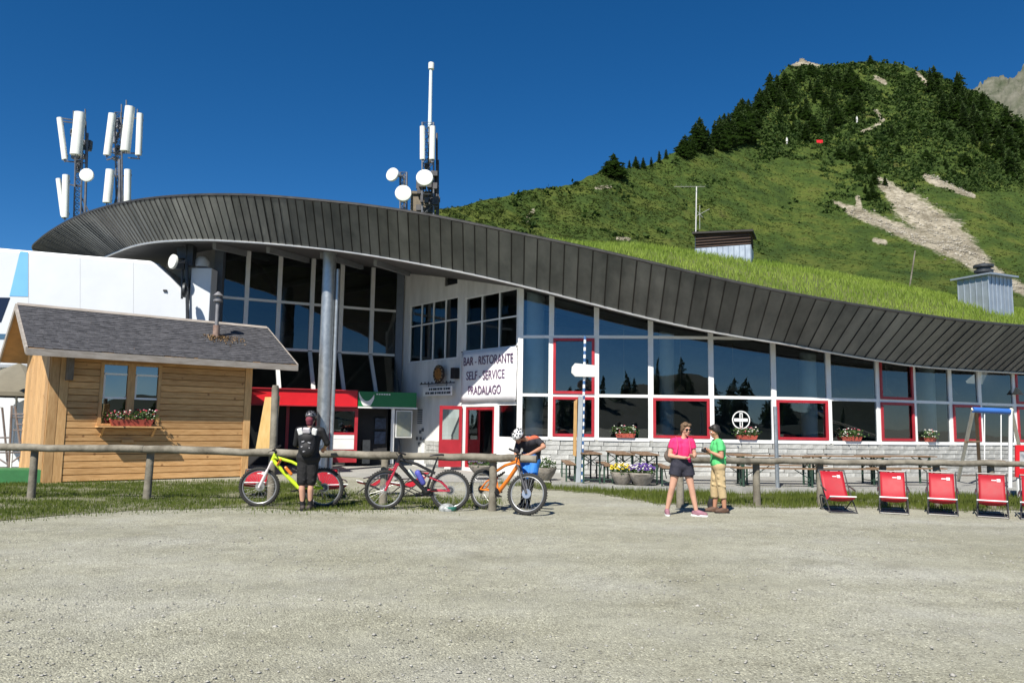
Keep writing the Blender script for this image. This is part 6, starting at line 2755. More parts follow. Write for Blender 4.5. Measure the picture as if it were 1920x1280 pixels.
def bicycle(label, loc, rotz, c_front, c_rear, c_fork, steer=0.0, tilt=0.0, extras=None):
    t = thing('bicycle', label, 'bicycle', tuple(loc), 'mountain bicycles by the fence', rotz)
    t.rotation_euler = (tilt, 0, rotz)
    R = .37
    ra, fa, bb = Vector((0, 0, R)), Vector((1.2, 0, R)), Vector((.44, 0, .345))
    ht, hb = Vector((.925, 0, .985)), Vector((.97, 0, .875))
    stt = Vector((.30, 0, .80))
    ax = (ht - hb).normalized()
    M = Matrix.Translation(hb) @ Matrix.Rotation(steer, 4, ax) @ Matrix.Translation(-hb)

    def fin(mb):
        mb.v = [tuple(M @ Vector(v)) for v in mb.v]
        return mb
    wheel(t, ra, R)
    wheel(t, fa, R, M)
    f = MB()
    f.path([bb, bb.lerp(hb, .5) + Vector((0, 0, -.02)), hb], [.042, .036, .036], 10)
    f.path([stt - Vector((.02, 0, .12)), stt.lerp(ht, .5) + Vector((0, 0, -.05)), ht - ax * .06], [.026, .028, .032], 10)
    f.tube(bb, stt, .024, .02, n=10)
    f.tube(hb - ax * .02, ht + ax * .01, .034, n=12)
    f.build('frame', c_front, t, smooth=True)
    rr = MB()
    rk_ = Vector((.36, 0, .60))
    for s in (-1, 1):
        o_ = Vector((0, s * .065, 0))
        rr.path([bb + Vector((-.03, s * .03, .03)), bb + Vector((-.16, s * .06, .02)), ra + o_], [.02, .017, .016], 8)
        rr.path([rk_ + Vector((0, s * .03, 0)), Vector((.17, s * .055, .53)), ra + o_], [.016, .014, .014], 8)
    rr.tube(rk_ - Vector((0, .04, 0)), rk_ + Vector((0, .04, 0)), .022, n=8)
    rr.build('swingarm', c_rear, t, smooth=True)
    sh = MB()
    sh.tube(rk_, Vector((.60, 0, .72)), .02, n=8)
    sh.path([Vector((.42, 0, .63)) + Vector((.011 * k, .03 * math.cos(k * 1.2), .0055 * k + .03 * math.sin(k * 1.2))) for k in range(14)], .005, 5)
    sh.build('shock', BLKM, t, smooth=True)
    fk = MB()
    for s in (-1, 1):
        o_ = Vector((0, s * .065, 0))
        fk.path([hb - ax * .03 + o_, hb.lerp(fa, .4) + o_], .017, 8)
        fk.path([hb.lerp(fa, .36) + o_, fa + o_], [.025, .022], 8)
    fk.tube(hb - ax * .03 - Vector((0, .075, 0)), hb - ax * .03 + Vector((0, .075, 0)), .024, n=8)
    fin(fk).build('fork', c_fork, t, smooth=True)
    hbm = MB()
    st_ = ht + ax * .05
    cl = st_ + Vector((.05, 0, .02))
    hbm.tube(ht, st_, .022, n=8)
    hbm.tube(st_, cl, .02, n=8)
    hbm.path([cl + Vector((-.06, -.37, .045)), cl + Vector((-.02, -.16, .03)), cl, cl + Vector((-.02, .16, .03)), cl + Vector((-.06, .37, .045))], .014, 8)
    hdl = fin(hbm).build('handlebar', BLKM, t, smooth=True)
    for s in (-1, 1):
        g = MB()
        g.tube(cl + Vector((-.055, s * .36, .044)), cl + Vector((-.035, s * .24, .036)), .018, n=10)
        fin(g).build('grip', BLACK, hdl, smooth=True)
        g = MB()
        g.path([cl + Vector((-.03, s * .22, .03)), cl + Vector((.03, s * .24, .01)), cl + Vector((.035, s * .33, .0))], .007, 6)
        fin(g).build('brake_lever', BLKM, hdl, smooth=True)
    sp_ = MB()
    sd_t = Vector((.235, 0, .98))
    sp_.tube(stt, sd_t, .016, n=8)
    sp_.build('seat_post', BLKM, t, smooth=True)
    sa = MB()
    prof = [(-.13, .075, .02), (-.09, .08, .03), (-.02, .05, .022), (.06, .028, .015), (.13, .018, .005)]
    vs, fs = [], []
    for i, (x, hw, zc) in enumerate(prof):
        for k in range(8):
            a = 2 * math.pi * k / 8
            vs.append(sd_t + Vector((x + .02, hw * math.cos(a), .025 + zc * .6 + .018 * math.sin(a))))
    for i in range(len(prof) - 1):
        for k in range(8):
            fs.append((i * 8 + k, i * 8 + (k + 1) % 8, i * 8 + 8 + (k + 1) % 8, i * 8 + 8 + k))
    fs += [tuple(range(7, -1, -1)), tuple(range(32, 40))]
    sa.add(vs, fs)
    sa.build('saddle', BLACK, t, smooth=True)
    cr = MB()
    cr.lathe([(.085, -.004), (.085, .004)], 24, Matrix.Translation(bb + Vector((0, -.06, 0))) @ Matrix.Rotation(math.pi / 2, 4, 'X'))
    for s, dz in ((-1, Vector((.16, 0, -.06))), (1, Vector((-.16, 0, .06)))):
        o_ = Vector((0, s * .085, 0))
        cr.tube(bb + o_, bb + o_ + dz, .013, n=6)
        cr.box(bb + o_ * 1.6 + dz, (.09, .09, .018))
    cr.tube(bb - Vector((0, .085, 0)), bb + Vector((0, .085, 0)), .02, n=8)
    cr.build('crank', BLKM, t, smooth=True)
    ch_ = MB()
    ch_.lathe([(.06, -.015), (.06, .015)], 18, Matrix.Translation(ra + Vector((0, -.055, 0))) @ Matrix.Rotation(math.pi / 2, 4, 'X'))
    o_ = Vector((0, -.06, 0))
    ch_.tube(ra + o_ + Vector((0, 0, .06)), bb + o_ + Vector((0, 0, .085)), .005, n=4)
    ch_.path([ra + o_ + Vector((.02, 0, -.06)), ra + o_ + Vector((.04, 0, -.17)), bb + o_ + Vector((0, 0, -.085))], .005, 4)
    ch_.build('drivetrain', BLKM, t)
    if extras:
        extras(t)
    return t


def paint(name, c):
    return mat(name, c, .3, var=.06, vscale=6, coat=.4)


FLUO = paint('fluorescent_yellow', (.50, .68, .02))
ORNG = paint('orange_paint', (.75, .20, .02))
YELP = paint('yellow_paint', (.80, .52, .03))
CRIM = paint('crimson_paint', (.38, .02, .045))
WFORK = paint('white_fork', (.72, .66, .66))


def ex1(t):
    mb = MB()
    mb.cap((.62, 0, .62), (.72, 0, .73), .03, .03, 8)
    mb.build('bottle', ORNG, t)
    mb = MB()
    mb.box((.84, 0, .84), (.03, .1, .14), rot=(0, -.5, 0))
    mb.build('number_plate', ORNG, t)


def ex2(t):
    mb = MB()
    mb.cap((.50, -.01, .50), (.60, -.01, .68), .05, .06, 10)
    mb.build('frame_bag', mat('blue_bag', (.08, .09, .40), .6, var=.3, vscale=10), t, smooth=True)
    mb = MB()
    mb.cap((.64, 0, .60), (.75, 0, .72), .034, .034, 10)
    mb.build('bottle', mat('clear_bottle', (.6, .66, .6), .3), t, smooth=True)


# front wheels point left for the first two (rotated half a turn)
f1 = G(475, 951)
bicycle('fluorescent yellow mountain bike leaning on the fence beside the black clad cyclist', (G(610, 950).x, G(475, 950).y + .02, 0), math.pi, FLUO, FLUO, WFORK, steer=.12, tilt=-.05, extras=ex1)
bicycle('black and crimson mountain bike with blue frame bag leaning on the fence', (G(843, 957).x, G(780, 956).y, 0), math.pi + .03, BLKM, CRIM, CRIM, steer=.3, tilt=-.06, extras=ex2)
p_r, p_f = P(905, 940, 14.8), P(985, 940, 13.95)
a3 = math.atan2(p_f.y - p_r.y, p_f.x - p_r.x)
bicycle('orange and yellow mountain bike turned away at the fence end', (p_r.x, 14.8, 0), a3, ORNG, ORNG, mat('dark_fork', (.05, .05, .055), .4), steer=.5, extras=None)

# helmet on the grass under the second bike
hm = thing('helmet', 'silver and green helmet lying on the grass under the dark bicycle', 'helmet', tuple(G(838, 957)))
mb = MB()
mb.lathe([(.15, 0), (.155, .04), (.135, .085), (.085, .12), (.02, .135)], 18)
mb.build('shell', mat('helmet_silver', (.10, .115, .11), .4, vscale=16, col2=(.42, .44, .44)), hm, smooth=True)
mb = MB()
mb.lathe([(.155, -.0), (.168, .045), (.158, .07)], 18, Matrix.Translation((.02, .02, .01)))
mb.build('trim', mat('teal_trim', (.03, .16, .12), .5), hm, smooth=True)

# ================================================================== people
SKIN = mat('skin', (.52, .29, .20), .55, var=.06, vscale=9, vmul=.2)
SKIN_T = mat('tanned_skin', (.42, .21, .13), .55, var=.06, vscale=9, vmul=.2)
HAIRB = mat('dark_hair', (.015, .012, .010), .6, var=.3, vscale=40)
HAIRL = mat('light_brown_hair', (.16, .10, .055), .6, var=.3, vscale=40)
EYEW = mat('eye_white', (.7, .7, .68), .3)
LIP = mat('lip', (.40, .13, .11), .5)


def V(*a):
    return Vector(a)


def hand(mb, w_, d, n, curl=.5, side=1):
    """palm and five bent fingers; d finger direction, n palm normal, side = thumb side"""
    d, n = Vector(d).normalized(), Vector(n).normalized()
    s = d.cross(n).normalized() * side
    pc = w_ + d * .045
    mb.cap(w_, w_ + d * .035, .028, .03, 8)
    for k in range(4):
        b = w_ + d * .07 + s * (.03 - .02 * k)
        mb.cap(w_ + d * .02 + s * (.018 - .012 * k), b, .016, .0125, 8)
        L = (.04, .046, .043, .034)[k]
        p1 = b + (d * math.cos(curl) + n * math.sin(curl)) * L
        p2 = p1 + (d * math.cos(curl * 2.2) + n * math.sin(curl * 2.2)) * L * .8
        mb.chain([b, p1, p2], [.0115, .0105, .009], 8)
    t0 = w_ + d * .02 + s * .025
    t1 = t0 + (d * .6 + s * .7 + n * .35).normalized() * .04
    t2 = t1 + (d * .9 + s * .2 + n * .5).normalized() * .03
    mb.chain([t0, t1, t2], [.015, .012, .010], 8)


def head(mb, c, f, up, s=1.0):
    """skull, jaw, nose, ears, brow; c centre, f facing, up"""
    f = Vector(f).normalized()
    up = (Vector(up) - f * Vector(up).dot(f)).normalized()
    r = f.cross(up)
    M = Matrix((r, f, up)).transposed().to_4x4()
    M.translation = c

    def e(p, rad):
        mb.ell((0, 0, 0), tuple(q * s for q in rad), 14, 10, M @ Matrix.Translation(Vector(p) * s))
    e((0, -.012, .03), (.073, .092, .085))
    e((0, .012, -.015), (.064, .078, .085))
    e((0, .035, -.072), (.042, .045, .038))
    e((0, .062, -.094), (.020, .018, .016))
    e((0, .085, -.012), (.011, .018, .026))
    e((0, .098, -.026), (.014, .013, .011))
    e((0, .078, .026), (.05, .012, .012))
    e((0, .082, -.058), (.022, .011, .011))
    for q in (-1, 1):
        e((q * .072, -.008, -.005), (.009, .018, .028))
        e((q * .042, .055, -.025), (.02, .02, .022))
    return M


def face(parent, M, s=1.0, glasses=False):
    mb = MB()
    for q in (-1, 1):
        mb.ell((0, 0, 0), .012 * s, 10, 8, M @ Matrix.Translation(Vector((q * .03, .078, .004)) * s))
    mb.build('eyes', EYEW, parent, True)
    mb = MB()
    for q in (-1, 1):
        mb.ell((0, 0, 0), .006 * s, 8, 6, M @ Matrix.Translation(Vector((q * .03, .0875, .004)) * s))
    mb.build('pupils', BLACK, parent, True)
    mb = MB()
    mb.ell((0, 0, 0), (.022 * s, .006 * s, .005 * s), 10, 6, M @ Matrix.Translation(Vector((0, .0915, -.055)) * s))
    mb.ell((0, 0, 0), (.018 * s, .006 * s, .005 * s), 10, 6, M @ Matrix.Translation(Vector((0, .09, -.063)) * s))
    mb.build('lips', LIP, parent, True)
    if glasses:
        mb = MB()
        for q in (-1, 1):
            mb.ell((0, 0, 0), (.03 * s, .008 * s, .024 * s), 14, 8, M @ Matrix.Translation(Vector((q * .034, .094, .004)) * s))
            mb.tube(M @ (Vector((q * .06, .088, .01)) * s), M @ (Vector((q * .078, .0, .008)) * s), .004, n=5)
        mb.tube(M @ (Vector((-.01, .1, .008)) * s), M @ (Vector((.01, .1, .008)) * s), .004, n=5)
        mb.build('sunglasses', mat('lens_black', (.008, .008, .01), .1), parent, True, smooth=True)


def hair_cap(parent, M, m_, s=1.0, back=.0, bun=None, low=-.02):
    mb = MB()
    mb.ell((0, 0, 0), (.083 * s, .098 * s, .09 * s), 16, 12, M @ Matrix.Translation(Vector((0, -.022, .04)) * s))
    mb.ell((0, 0, 0), (.078 * s, .05 * s, .08 * s), 14, 10, M @ Matrix.Translation(Vector((0, -.062, low)) * s))
    for q in (-1, 1):
        mb.ell((0, 0, 0), (.02 * s, .045 * s, .05 * s), 10, 8, M @ Matrix.Translation(Vector((q * .066, -.02, .012 + low * .4)) * s))
        mb.ell((0, 0, 0), (.045 * s, .035 * s, .03 * s), 10, 8, M @ Matrix.Translation(Vector((q * .035, .05, .085)) * s))
    if bun:
        mb.chain([M @ (Vector(b[:3]) * s) for b in bun], [b[3] for b in bun])
    rng_ = random.Random(4)
    for k in range(60):
        a, b = rng_.random() * 6.28, rng_.random() * 1.3
        p = Vector((.08 * math.cos(a) * math.sin(b), -.022 + .095 * math.sin(a) * math.sin(b), .04 + .088 * math.cos(b)))
        mb.cap(M @ (p * s), M @ ((p * 1.07 + Vector((0, -.008, -.004))) * s), .009 * s, .005 * s, 6)
    return remesh(mb, 'hair', m_, parent, .008, 1, True)


def limbs(mb, J, sc=1.0):
    """one connected figure from joints (world coordinates)"""
    hl, hr, sl_, sr_ = J['hipL'], J['hipR'], J['shL'], J['shR']
    pel, chest = (hl + hr) / 2, (sl_ + sr_) / 2
    sp1 = pel.lerp(chest, .4) + J.get('bow', V(0, 0, 0))
    sp2 = pel.lerp(chest, .75) + J.get('bow', V(0, 0, 0)) * .7
    w_ = J.get('w', 1.0)
    ac = (sr_ - sl_).normalized()
    ah = (hr - hl).normalized()
    mb.cap(hl, hr, .105 * w_, .105 * w_)
    mb.cap(pel + ah * .03 + V(0, 0, .05), pel - ah * .03 + V(0, 0, .05), .115 * w_, .115 * w_)
    for k in (-1, 1):
        mb.chain([pel + ah * .055 * k, sp1 + ac * .05 * k, sp2 + ac * .065 * k, chest + ac * .075 * k - (chest - sp2).normalized() * .03], [.11 * w_, .098 * w_, .112 * w_, .09 * w_])
    mb.cap(sl_ + ac * .03, sr_ - ac * .03, .06, .06)
    mb.cap(sl_ * .75 + sr_ * .25 + V(0, 0, .02), sl_ * .25 + sr_ * .75 + V(0, 0, .02), .055, .055)
    nk = J['neck']
    mb.cap(chest.lerp(nk, .1), nk, .055, .048)
    mb.cap(nk, J['head'], .048, .05)
    for s in 'LR':
        sh_, el_, wr, hp, kn, an = (J[k + s] for k in ('sh', 'el', 'wr', 'hip', 'kn', 'an'))
        mb.chain([sh_, sh_.lerp(el_, .4), el_, el_.lerp(wr, .35), wr], [.056, .05, .040, .041, .027])
        mid = kn.lerp(an, .32)
        mb.chain([hp, hp.lerp(kn, .45), kn, mid + J.get('calf', V(0, .02, 0)), an], [.092, .078, .056, .056, .036])
        to = J['to' + s]
        mb.chain([an - V(0, 0, .015), an * .6 + to * .4 - V(0, 0, .02), to], [.04, .04, .03])
        hl_ = an - (to - an).normalized() * .035
        hl_.z = to.z + .01
        mb.cap(an, hl_, .036, .034)


def shirt(J, parent, m_, sleeve=.55, name='shirt', hem=.06, puff=.022):
    mb = MB()
    hl, hr, sl_, sr_ = J['hipL'], J['hipR'], J['shL'], J['shR']
    pel, chest = (hl + hr) / 2, (sl_ + sr_) / 2
    tdir = (chest - pel).normalized()
    w_ = J.get('w', 1.0)
    ac, ah = (sr_ - sl_).normalized(), (hr - hl).normalized()
    bow = J.get('bow', V(0, 0, 0))
    sp1, sp2 = pel.lerp(chest, .4) + bow, pel.lerp(chest, .75) + bow * .7
    p0 = pel + tdir * hem
    for k in (-1, 1):
        mb.chain([p0 + ah * .05 * k, sp1 + ac * .052 * k, sp2 + ac * .068 * k, chest + ac * .078 * k - tdir * .03], [(.112) * w_ + puff, .100 * w_ + puff, .114 * w_ + puff * .8, .09 * w_ + puff * .7])
    mb.cap(sl_ + ac * .02, sr_ - ac * .02, .066 + puff * .3, .066 + puff * .3)
    mb.cap(sl_ * .75 + sr_ * .25 + V(0, 0, .02), sl_ * .25 + sr_ * .75 + V(0, 0, .02), .062, .062)
    for s in 'LR':
        sh_, el_, wr = J['sh' + s], J['el' + s], J['wr' + s]
        if sleeve <= 1:
            mb.flat_chain([sh_, sh_.lerp(el_, sleeve)], [.066, .066])
        else:
            mb.flat_chain([sh_, el_, el_.lerp(wr, sleeve - 1)], [.066, .054, .044])
    # folds
    rg = random.Random(7)
    for k in range(9):
        t = rg.uniform(.1, .8)
        c = p0.lerp(chest, t) + ac * rg.uniform(-.12, .12)
        a = rg.uniform(-1, 1)
        d = (ac * math.cos(a) + tdir * math.sin(a)) * .06
        fr = J.get('front', V(0, -1, 0)) * (1 if k % 2 else -1)
        mb.cap(c - d + fr * .10 * w_, c + d + fr * .105 * w_, .020, .014)
    return remesh(mb, name, m_, parent, .011, 2, True)


def trousers(J, parent, m_, length=.45, name='shorts', puff=.02, flare=.0):
    mb = MB()
    hl, hr = J['hipL'], J['hipR']
    pel = (hl + hr) / 2
    ah = (hr - hl).normalized()
    w_ = J.get('w', 1.0)
    mb.cap(hl, hr, .108 * w_ + puff, .108 * w_ + puff)
    for k in (-1, 1):
        mb.cap(pel + ah * .05 * k, pel + ah * .05 * k + ((J['shL'] + J['shR']) / 2 - pel).normalized() * .12, .115 * w_ + puff, .108 * w_ + puff)
    rg = random.Random(9)
    for s in 'LR':
        hp, kn, an = J['hip' + s], J['kn' + s], J['an' + s]
        if length <= 1:
            e = hp.lerp(kn, length)
            mb.flat_chain([hp, hp.lerp(e, .5), e], [.094 + puff, .088 + puff + flare * .5, .080 + puff + flare])
        else:
            e = kn.lerp(an, length - 1)
            mb.flat_chain([hp, hp.lerp(kn, .5), kn, e], [.094 + puff, .084 + puff, .066 + puff + flare, .058 + puff + flare])
        for k in range(5):
            t = rg.uniform(.2, 1)
            c = hp.lerp(e if length <= 1 else kn, t)
            mb.cap(c + V(-.06, -.07, .02), c + V(.06, -.075, -.02), .022, .018)
    return remesh(mb, name, m_, parent, .012, 2, True)


def shoes(J, parent, m_, sole, puff=.014):
    for s in 'LR':
        an, to = J['an' + s], J['to' + s]
        d = (to - an)
        d.z = 0
        d.normalize()
        mb = MB()
        hl_ = an - d * .045
        hl_.z = to.z + .01
        mb.chain([an - V(0, 0, .01), an * .5 + to * .5 - V(0, 0, .005), to], [.048, .046, .040])
        mb.chain([hl_, an * .5 + to * .5 - V(0, 0, .03), to + d * .02 - V(0, 0, .004)], [.046, .046, .040])
        o = remesh(mb, 'shoe', m_, parent, .009, 2, True)
        sm = MB()
        zz = to.z - .035
        ps = []
        sd = V(-d.y, d.x, 0)
        L0, L1 = hl_ - d * .05, to + d * .065
        for (t, w_) in ((0, .028), (.12, .042), (.4, .036), (.7, .048), (.92, .038), (1, .018)):
            ps.append((L0.lerp(L1, t), w_))
        poly = [V(p.x, p.y, 0) + sd * w_ for p, w_ in ps] + [V(p.x, p.y, 0) - sd * w_ for p, w_ in reversed(ps)]
        zb_ = max(.0, zz - .01)
        sm.prism([V(q.x, q.y, zb_) for q in poly], (0, 0, .028))
        sm.build('sole', sole, o, True)


def socks(J, parent, m_, k0=.72, r=.046):
    for s in 'LR':
        kn, an = J['kn' + s], J['an' + s]
        mb = MB()
        mb.flat_chain([an - V(0, 0, .02), kn.lerp(an, k0)], [r - .003, r])
        remesh(mb, 'sock', m_, parent, .01, 1, True)


def person(label, base, J, scale=1.0):
    """J in a local frame: x image right, y away from the viewer, z up"""
    t = thing('person', label, 'person', tuple(base))
    W = {}
    for k, v in J.items():
        if isinstance(v, tuple):
            if k in ('bow', 'calf', 'front', 'face', 'up'):
                W[k] = Vector(v)
            else:
                W[k] = Vector(base) + Vector(v) * scale
        else:
            W[k] = v
    return t, W


# ---------------------------------------------------------------- woman in pink
b0 = G(1281, 966)
b0.z = 0
t, J = person('woman in a pink T-shirt, dark shorts and sunglasses walking on the gravel', b0, dict(
    hipL=(-.105, .02, .90), hipR=(.075, .02, .90), knL=(-.20, .0, .50), knR=(.155, -.02, .50), anL=(-.285, .06, .09), anR=(.235, -.04, .085),
    toL=(-.30, -.08, .045), toR=(.36, -.12, .045), shL=(-.175, .03, 1.35), shR=(.165, .0, 1.35), neck=(.03, .005, 1.435), head=(.05, -.015, 1.54),
    elL=(-.235, .02, 1.09), wrL=(-.02, -.16, 1.06), elR=(.225, .0, 1.10), wrR=(.16, -.19, 1.08), w=.92, calf=(0, .015, 0)), .985)
mb = MB()
limbs(mb, J)
M = head(mb, J['head'] + V(.01, -.01, .035), (.32, -1, -.08), (0, 0, 1))
hand(mb, J['wrL'], (1, -.15, .0), (0, -.2, 1), .5, 1)
hand(mb, J['wrR'], (-.6, -.8, .05), (0, -.2, 1), .5, -1)
body = remesh(mb, 'body', SKIN, t, .0085, 2, True)
shirt(J, t, mat('pink_cotton', (.62, .02, .13), .8, var=.08, vscale=8, bump=.8, bscale=11), .5, 't_shirt', hem=.07)
trousers(J, t, mat('dark_shorts', (.018, .018, .03), .8, var=.2, vscale=8, bump=.8, bscale=11), .45, 'shorts', .024, .016)
shoes(J, t, mat('mauve_shoe', (.30, .14, .18), .7, var=.3, vscale=15), W_PAINT)
face(t, M, 1, True)
hair_cap(t, M, HAIRL, 1.02, bun=[(0, -.1, .03, .03), (0, -.13, -.02, .028), (.01, -.13, -.1, .015)], low=-.01)
bp_ = thing('backpack', 'brown grey backpack on the back of the woman in pink', 'backpack', tuple(b0 + V(-.2, .15, .9)))
mb = MB()
c = b0 + V(-.05, .24, 1.14)
mb.ell(c, (.20, .12, .27), 14, 10)
mb.ell(c + V(-.05, .05, -.08), (.19, .1, .15), 14, 10)
remesh(mb, 'pack', mat('taupe_cloth', (.15, .12, .10), .85, var=.25, vscale=10), bp_, .014, 2, True)
mb = MB()
for s in 'LR':
    sh_ = J['sh' + s]
    inn = (J['shL'] + J['shR']) / 2
    q = sh_.lerp(inn, .35)
    mb.path([q + V(0, .13, -.02), q + V(0, .05, .085), q + V(0, -.06, .07), q + V(0, -.135, -.06), q + V(-.02 if s == 'L' else .02, -.14, -.2), q + V(-.07 if s == 'L' else .07, -.04, -.28)], .013, 6)
mb.build('strap', mat('pink_strap', (.5, .05, .15), .8), bp_, True, smooth=True)

# ---------------------------------------------------------------- man in green
b1 = G(1348, 961)
b1.z = 0
t, J = person('man in a bright green T-shirt and khaki trousers standing in profile with a camera', b1, dict(
    hipL=(.0, -.08, .90), hipR=(.0, .08, .90), knL=(.03, -.085, .49), knR=(-.055, .09, .49), anL=(.085, -.09, .085), anR=(-.055, .10, .085),
    toL=(-.05, -.115, .045), toR=(-.19, .10, .045), shL=(-.01, -.19, 1.36), shR=(-.01, .19, 1.36), neck=(-.03, 0, 1.44), head=(-.055, 0, 1.54),
    elL=(.0, -.25, 1.09), wrL=(-.17, -.17, 1.17), elR=(.0, .25, 1.09), wrR=(-.17, .14, 1.17), w=1.02, calf=(.02, 0, 0), front=(-1, 0, 0)), .965)
mb = MB()
limbs(mb, J)
M = head(mb, J['head'] + V(-.01, 0, .035), (-1, -.12, -.28), (0, 0, 1))
hand(mb, J['wrL'], (-.75, .6, .25), (0, .6, .6), .8, -1)
hand(mb, J['wrR'], (-.75, -.6, .25), (0, -.6, .6), .8, 1)
remesh(mb, 'body', SKIN_T, t, .0085, 2, True)
shirt(J, t, mat('green_cotton', (.09, .52, .17), .8, var=.08, vscale=8, bump=.8, bscale=11), .6, 't_shirt', hem=.06, puff=.024)
trousers(J, t, mat('khaki_cloth', (.47, .36, .20), .85, var=.12, vscale=6, bump=.2), 1.5, 'trousers', .012, .006)
shoes(J, t, mat('brown_shoe', (.10, .055, .035), .7, var=.25, vscale=15), BLACK)
face(t, M, 1)
hair_cap(t, M, HAIRB, 1.0, low=.0)
cm = thing('hand_camera', 'small black camera held by the man in green', 'camera', tuple(b1 + V(-.24, -.02, 1.14)))
mb = MB()
mb.box(b1 + V(-.245, -.02, 1.165), (.04, .13, .085), rot=(0, .3, 0))
mb.build('body', BLACK, cm, True, bevel=.008)
mb = MB()
mb.lathe([(.03, 0), (.03, .05), (.024, .055)], 14, Matrix.Translation(b1 + V(-.265, -.02, 1.165)) @ Matrix.Rotation(-math.pi / 2, 4, 'Y'))
mb.build('lens', BLACK, cm, True, smooth=True)
bg_ = thing('small_bag', 'small black bag on the gravel at the feet of the man in green', 'bag', tuple(G(1334, 957)))
mb = MB()
c = G(1334, 957)
mb.ell(c + V(0, .02, .11), (.075, .06, .13), 12, 10)
mb.ell(c + V(.01, 0, .05), (.085, .07, .07), 12, 10)
remesh(mb, 'pouch', mat('black_cloth', (.014, .014, .016), .85, var=.3, vscale=12), bg_, .01, 2, True)
mb = MB()
mb.path([c + V(-.04, .02, .21), c + V(-.03, .02, .27), c + V(.03, .02, .275), c + V(.045, .02, .21)], .007, 6)
mb.build('handle', BLACK, bg_, True)

# ---------------------------------------------------------------- helmets
def helmet(name, label, M, shell, vents, s=1.0, visor=True):
    t = thing(name, label, 'helmet', tuple(M.translation))
    mb = MB()
    prof = []
    vs, fs = [], []
    nu, nv = 24, 8
    for i in range(nv + 1):
        b = math.pi * .56 * i / nv
        for j in range(nu):
            a = 2 * math.pi * j / nu
            rr = 1 + (.03 * math.cos(j * math.pi) if 1 < i < nv - 1 else 0)
            vs.append(Vector((.098 * math.sin(b) * math.cos(a) * rr, -.012 + .128 * math.sin(b) * math.sin(a) * rr, .045 + .105 * math.cos(b) * (1 if i < nv else .9))) * s)
    for i in range(nv):
        for j in range(nu):
            fs.append((i * nu + j, i * nu + (j + 1) % nu, (i + 1) * nu + (j + 1) % nu, (i + 1) * nu + j))
    mb.add(vs, fs, M)
    o = mb.build('shell', shell, t, True, smooth=True)
    sd = o.modifiers.new('thick', 'SOLIDIFY')
    sd.thickness = .018
    mb = MB()
    for row, b in ((0, .5), (1, .85), (2, 1.2)):
        for k in range(7):
            a = 2 * math.pi * (k + .5 * (row % 2)) / 7
            p = Vector((.103 * math.sin(b) * math.cos(a), -.012 + .134 * math.sin(b) * math.sin(a), .045 + .111 * math.cos(b))) * s
            mb.ell((0, 0, 0), (.015 * s, .024 * s, .010 * s), 8, 6, M @ Matrix.Translation(p))
    mb.build('vent', vents, t, True)
    if visor:
        mb = MB()
        mb.prism([M @ (Vector(q) * s) for q in ((-.08, .09, .075), (.08, .09, .075), (.06, .165, .07), (-.06, .165, .07))], (M.to_3x3() @ Vector((0, 0, .01))))
        mb.build('visor', shell, t, True)
    return t


# ---------------------------------------------------------------- cyclist seen from behind
BLKC = mat('black_jersey', (.007, .0075, .009), .75, var=.3, vscale=8, bump=.8, bscale=11)
b2_ = G(574, 957)
b2_.z = 0
t, J = person('cyclist in black with shorts and backpack standing with back to the viewer', b2_, dict(
    hipL=(-.085, .0, .95), hipR=(.085, .0, .95), knL=(-.09, -.03, .52), knR=(.06, .03, .52), anL=(-.065, -.01, .09), anR=(.05, .07, .09),
    toL=(-.10, .10, .045), toR=(.085, .19, .045), shL=(-.205, .02, 1.43), shR=(.215, .02, 1.43), neck=(.0, .03, 1.51), head=(.0, .06, 1.60),
    elL=(-.265, .10, 1.18), wrL=(-.20, .36, 1.12), elR=(.31, .08, 1.21), wrR=(.20, .33, 1.10), w=1.05, calf=(0, -.02, 0), front=(0, 1, 0)), 1.0)
mb = MB()
limbs(mb, J)
M = head(mb, J['head'] + V(0, .01, .04), (.1, 1, -.15), (0, 0, 1))
hand(mb, J['wrL'], (.4, .9, -.1), (.3, .1, -1), .9, 1)
hand(mb, J['wrR'], (-.4, .9, -.1), (-.3, .1, -1), .9, -1)
remesh(mb, 'body', SKIN, t, .0085, 2, True)
shirt(J, t, BLKC, 1.25, 'jersey', hem=.05, puff=.026)
trousers(J, t, mat('black_shorts', (.006, .006, .007), .8, var=.3, vscale=8, bump=.8, bscale=11), 1.02, 'shorts', .022, .006)
socks(J, t, BLKC, .62, .048)
shoes(J, t, mat('grey_black_shoe', (.05, .04, .035), .7, var=.3, vscale=15), BLACK)
face(t, M)
hair_cap(t, M, HAIRB, .98)
mb = MB()
mb.chain([M @ V(0, -.05, -.08), M @ V(0, -.075, -.02)], [.062, .07])
remesh(mb, 'neck_scarf', mat('maroon_scarf', (.16, .03, .045), .8, var=.3, vscale=15), t, .01, 1, True)
helmet('bike_helmet', 'black and silver bike helmet worn by the cyclist in black', M, mat('helmet_dark', (.03, .03, .035), .3, vscale=7, col2=(.2, .2, .22), var=.2), BLACK, 1.0)
bp_ = thing('backpack', 'black hydration backpack with white shoulder patches on the cyclist in black', 'backpack', tuple(b2_ + V(0, -.1, 1.0)))
mb = MB()
c = b2_ + V(.01, -.17, 1.2)
mb.ell(c, (.155, .085, .24), 14, 10)
mb.ell(c + V(0, -.03, -.09), (.14, .085, .14), 14, 10)
mb.ell(c + V(0, -.04, .1), (.12, .06, .1), 14, 10)
remesh(mb, 'pack', mat('pack_black', (.007, .0075, .009), .7, var=.4, vscale=9), bp_, .012, 2, True)
mb = MB()
for s in (-1, 1):
    mb = MB()
    mb.box(c + V(.125 * s, -.02, .215), (.09, .06, .12), rot=(.3, .25 * s, 0))
    mb.build('white_patch', W_PAINT, bp_, True, bevel=.015)
mb = MB()
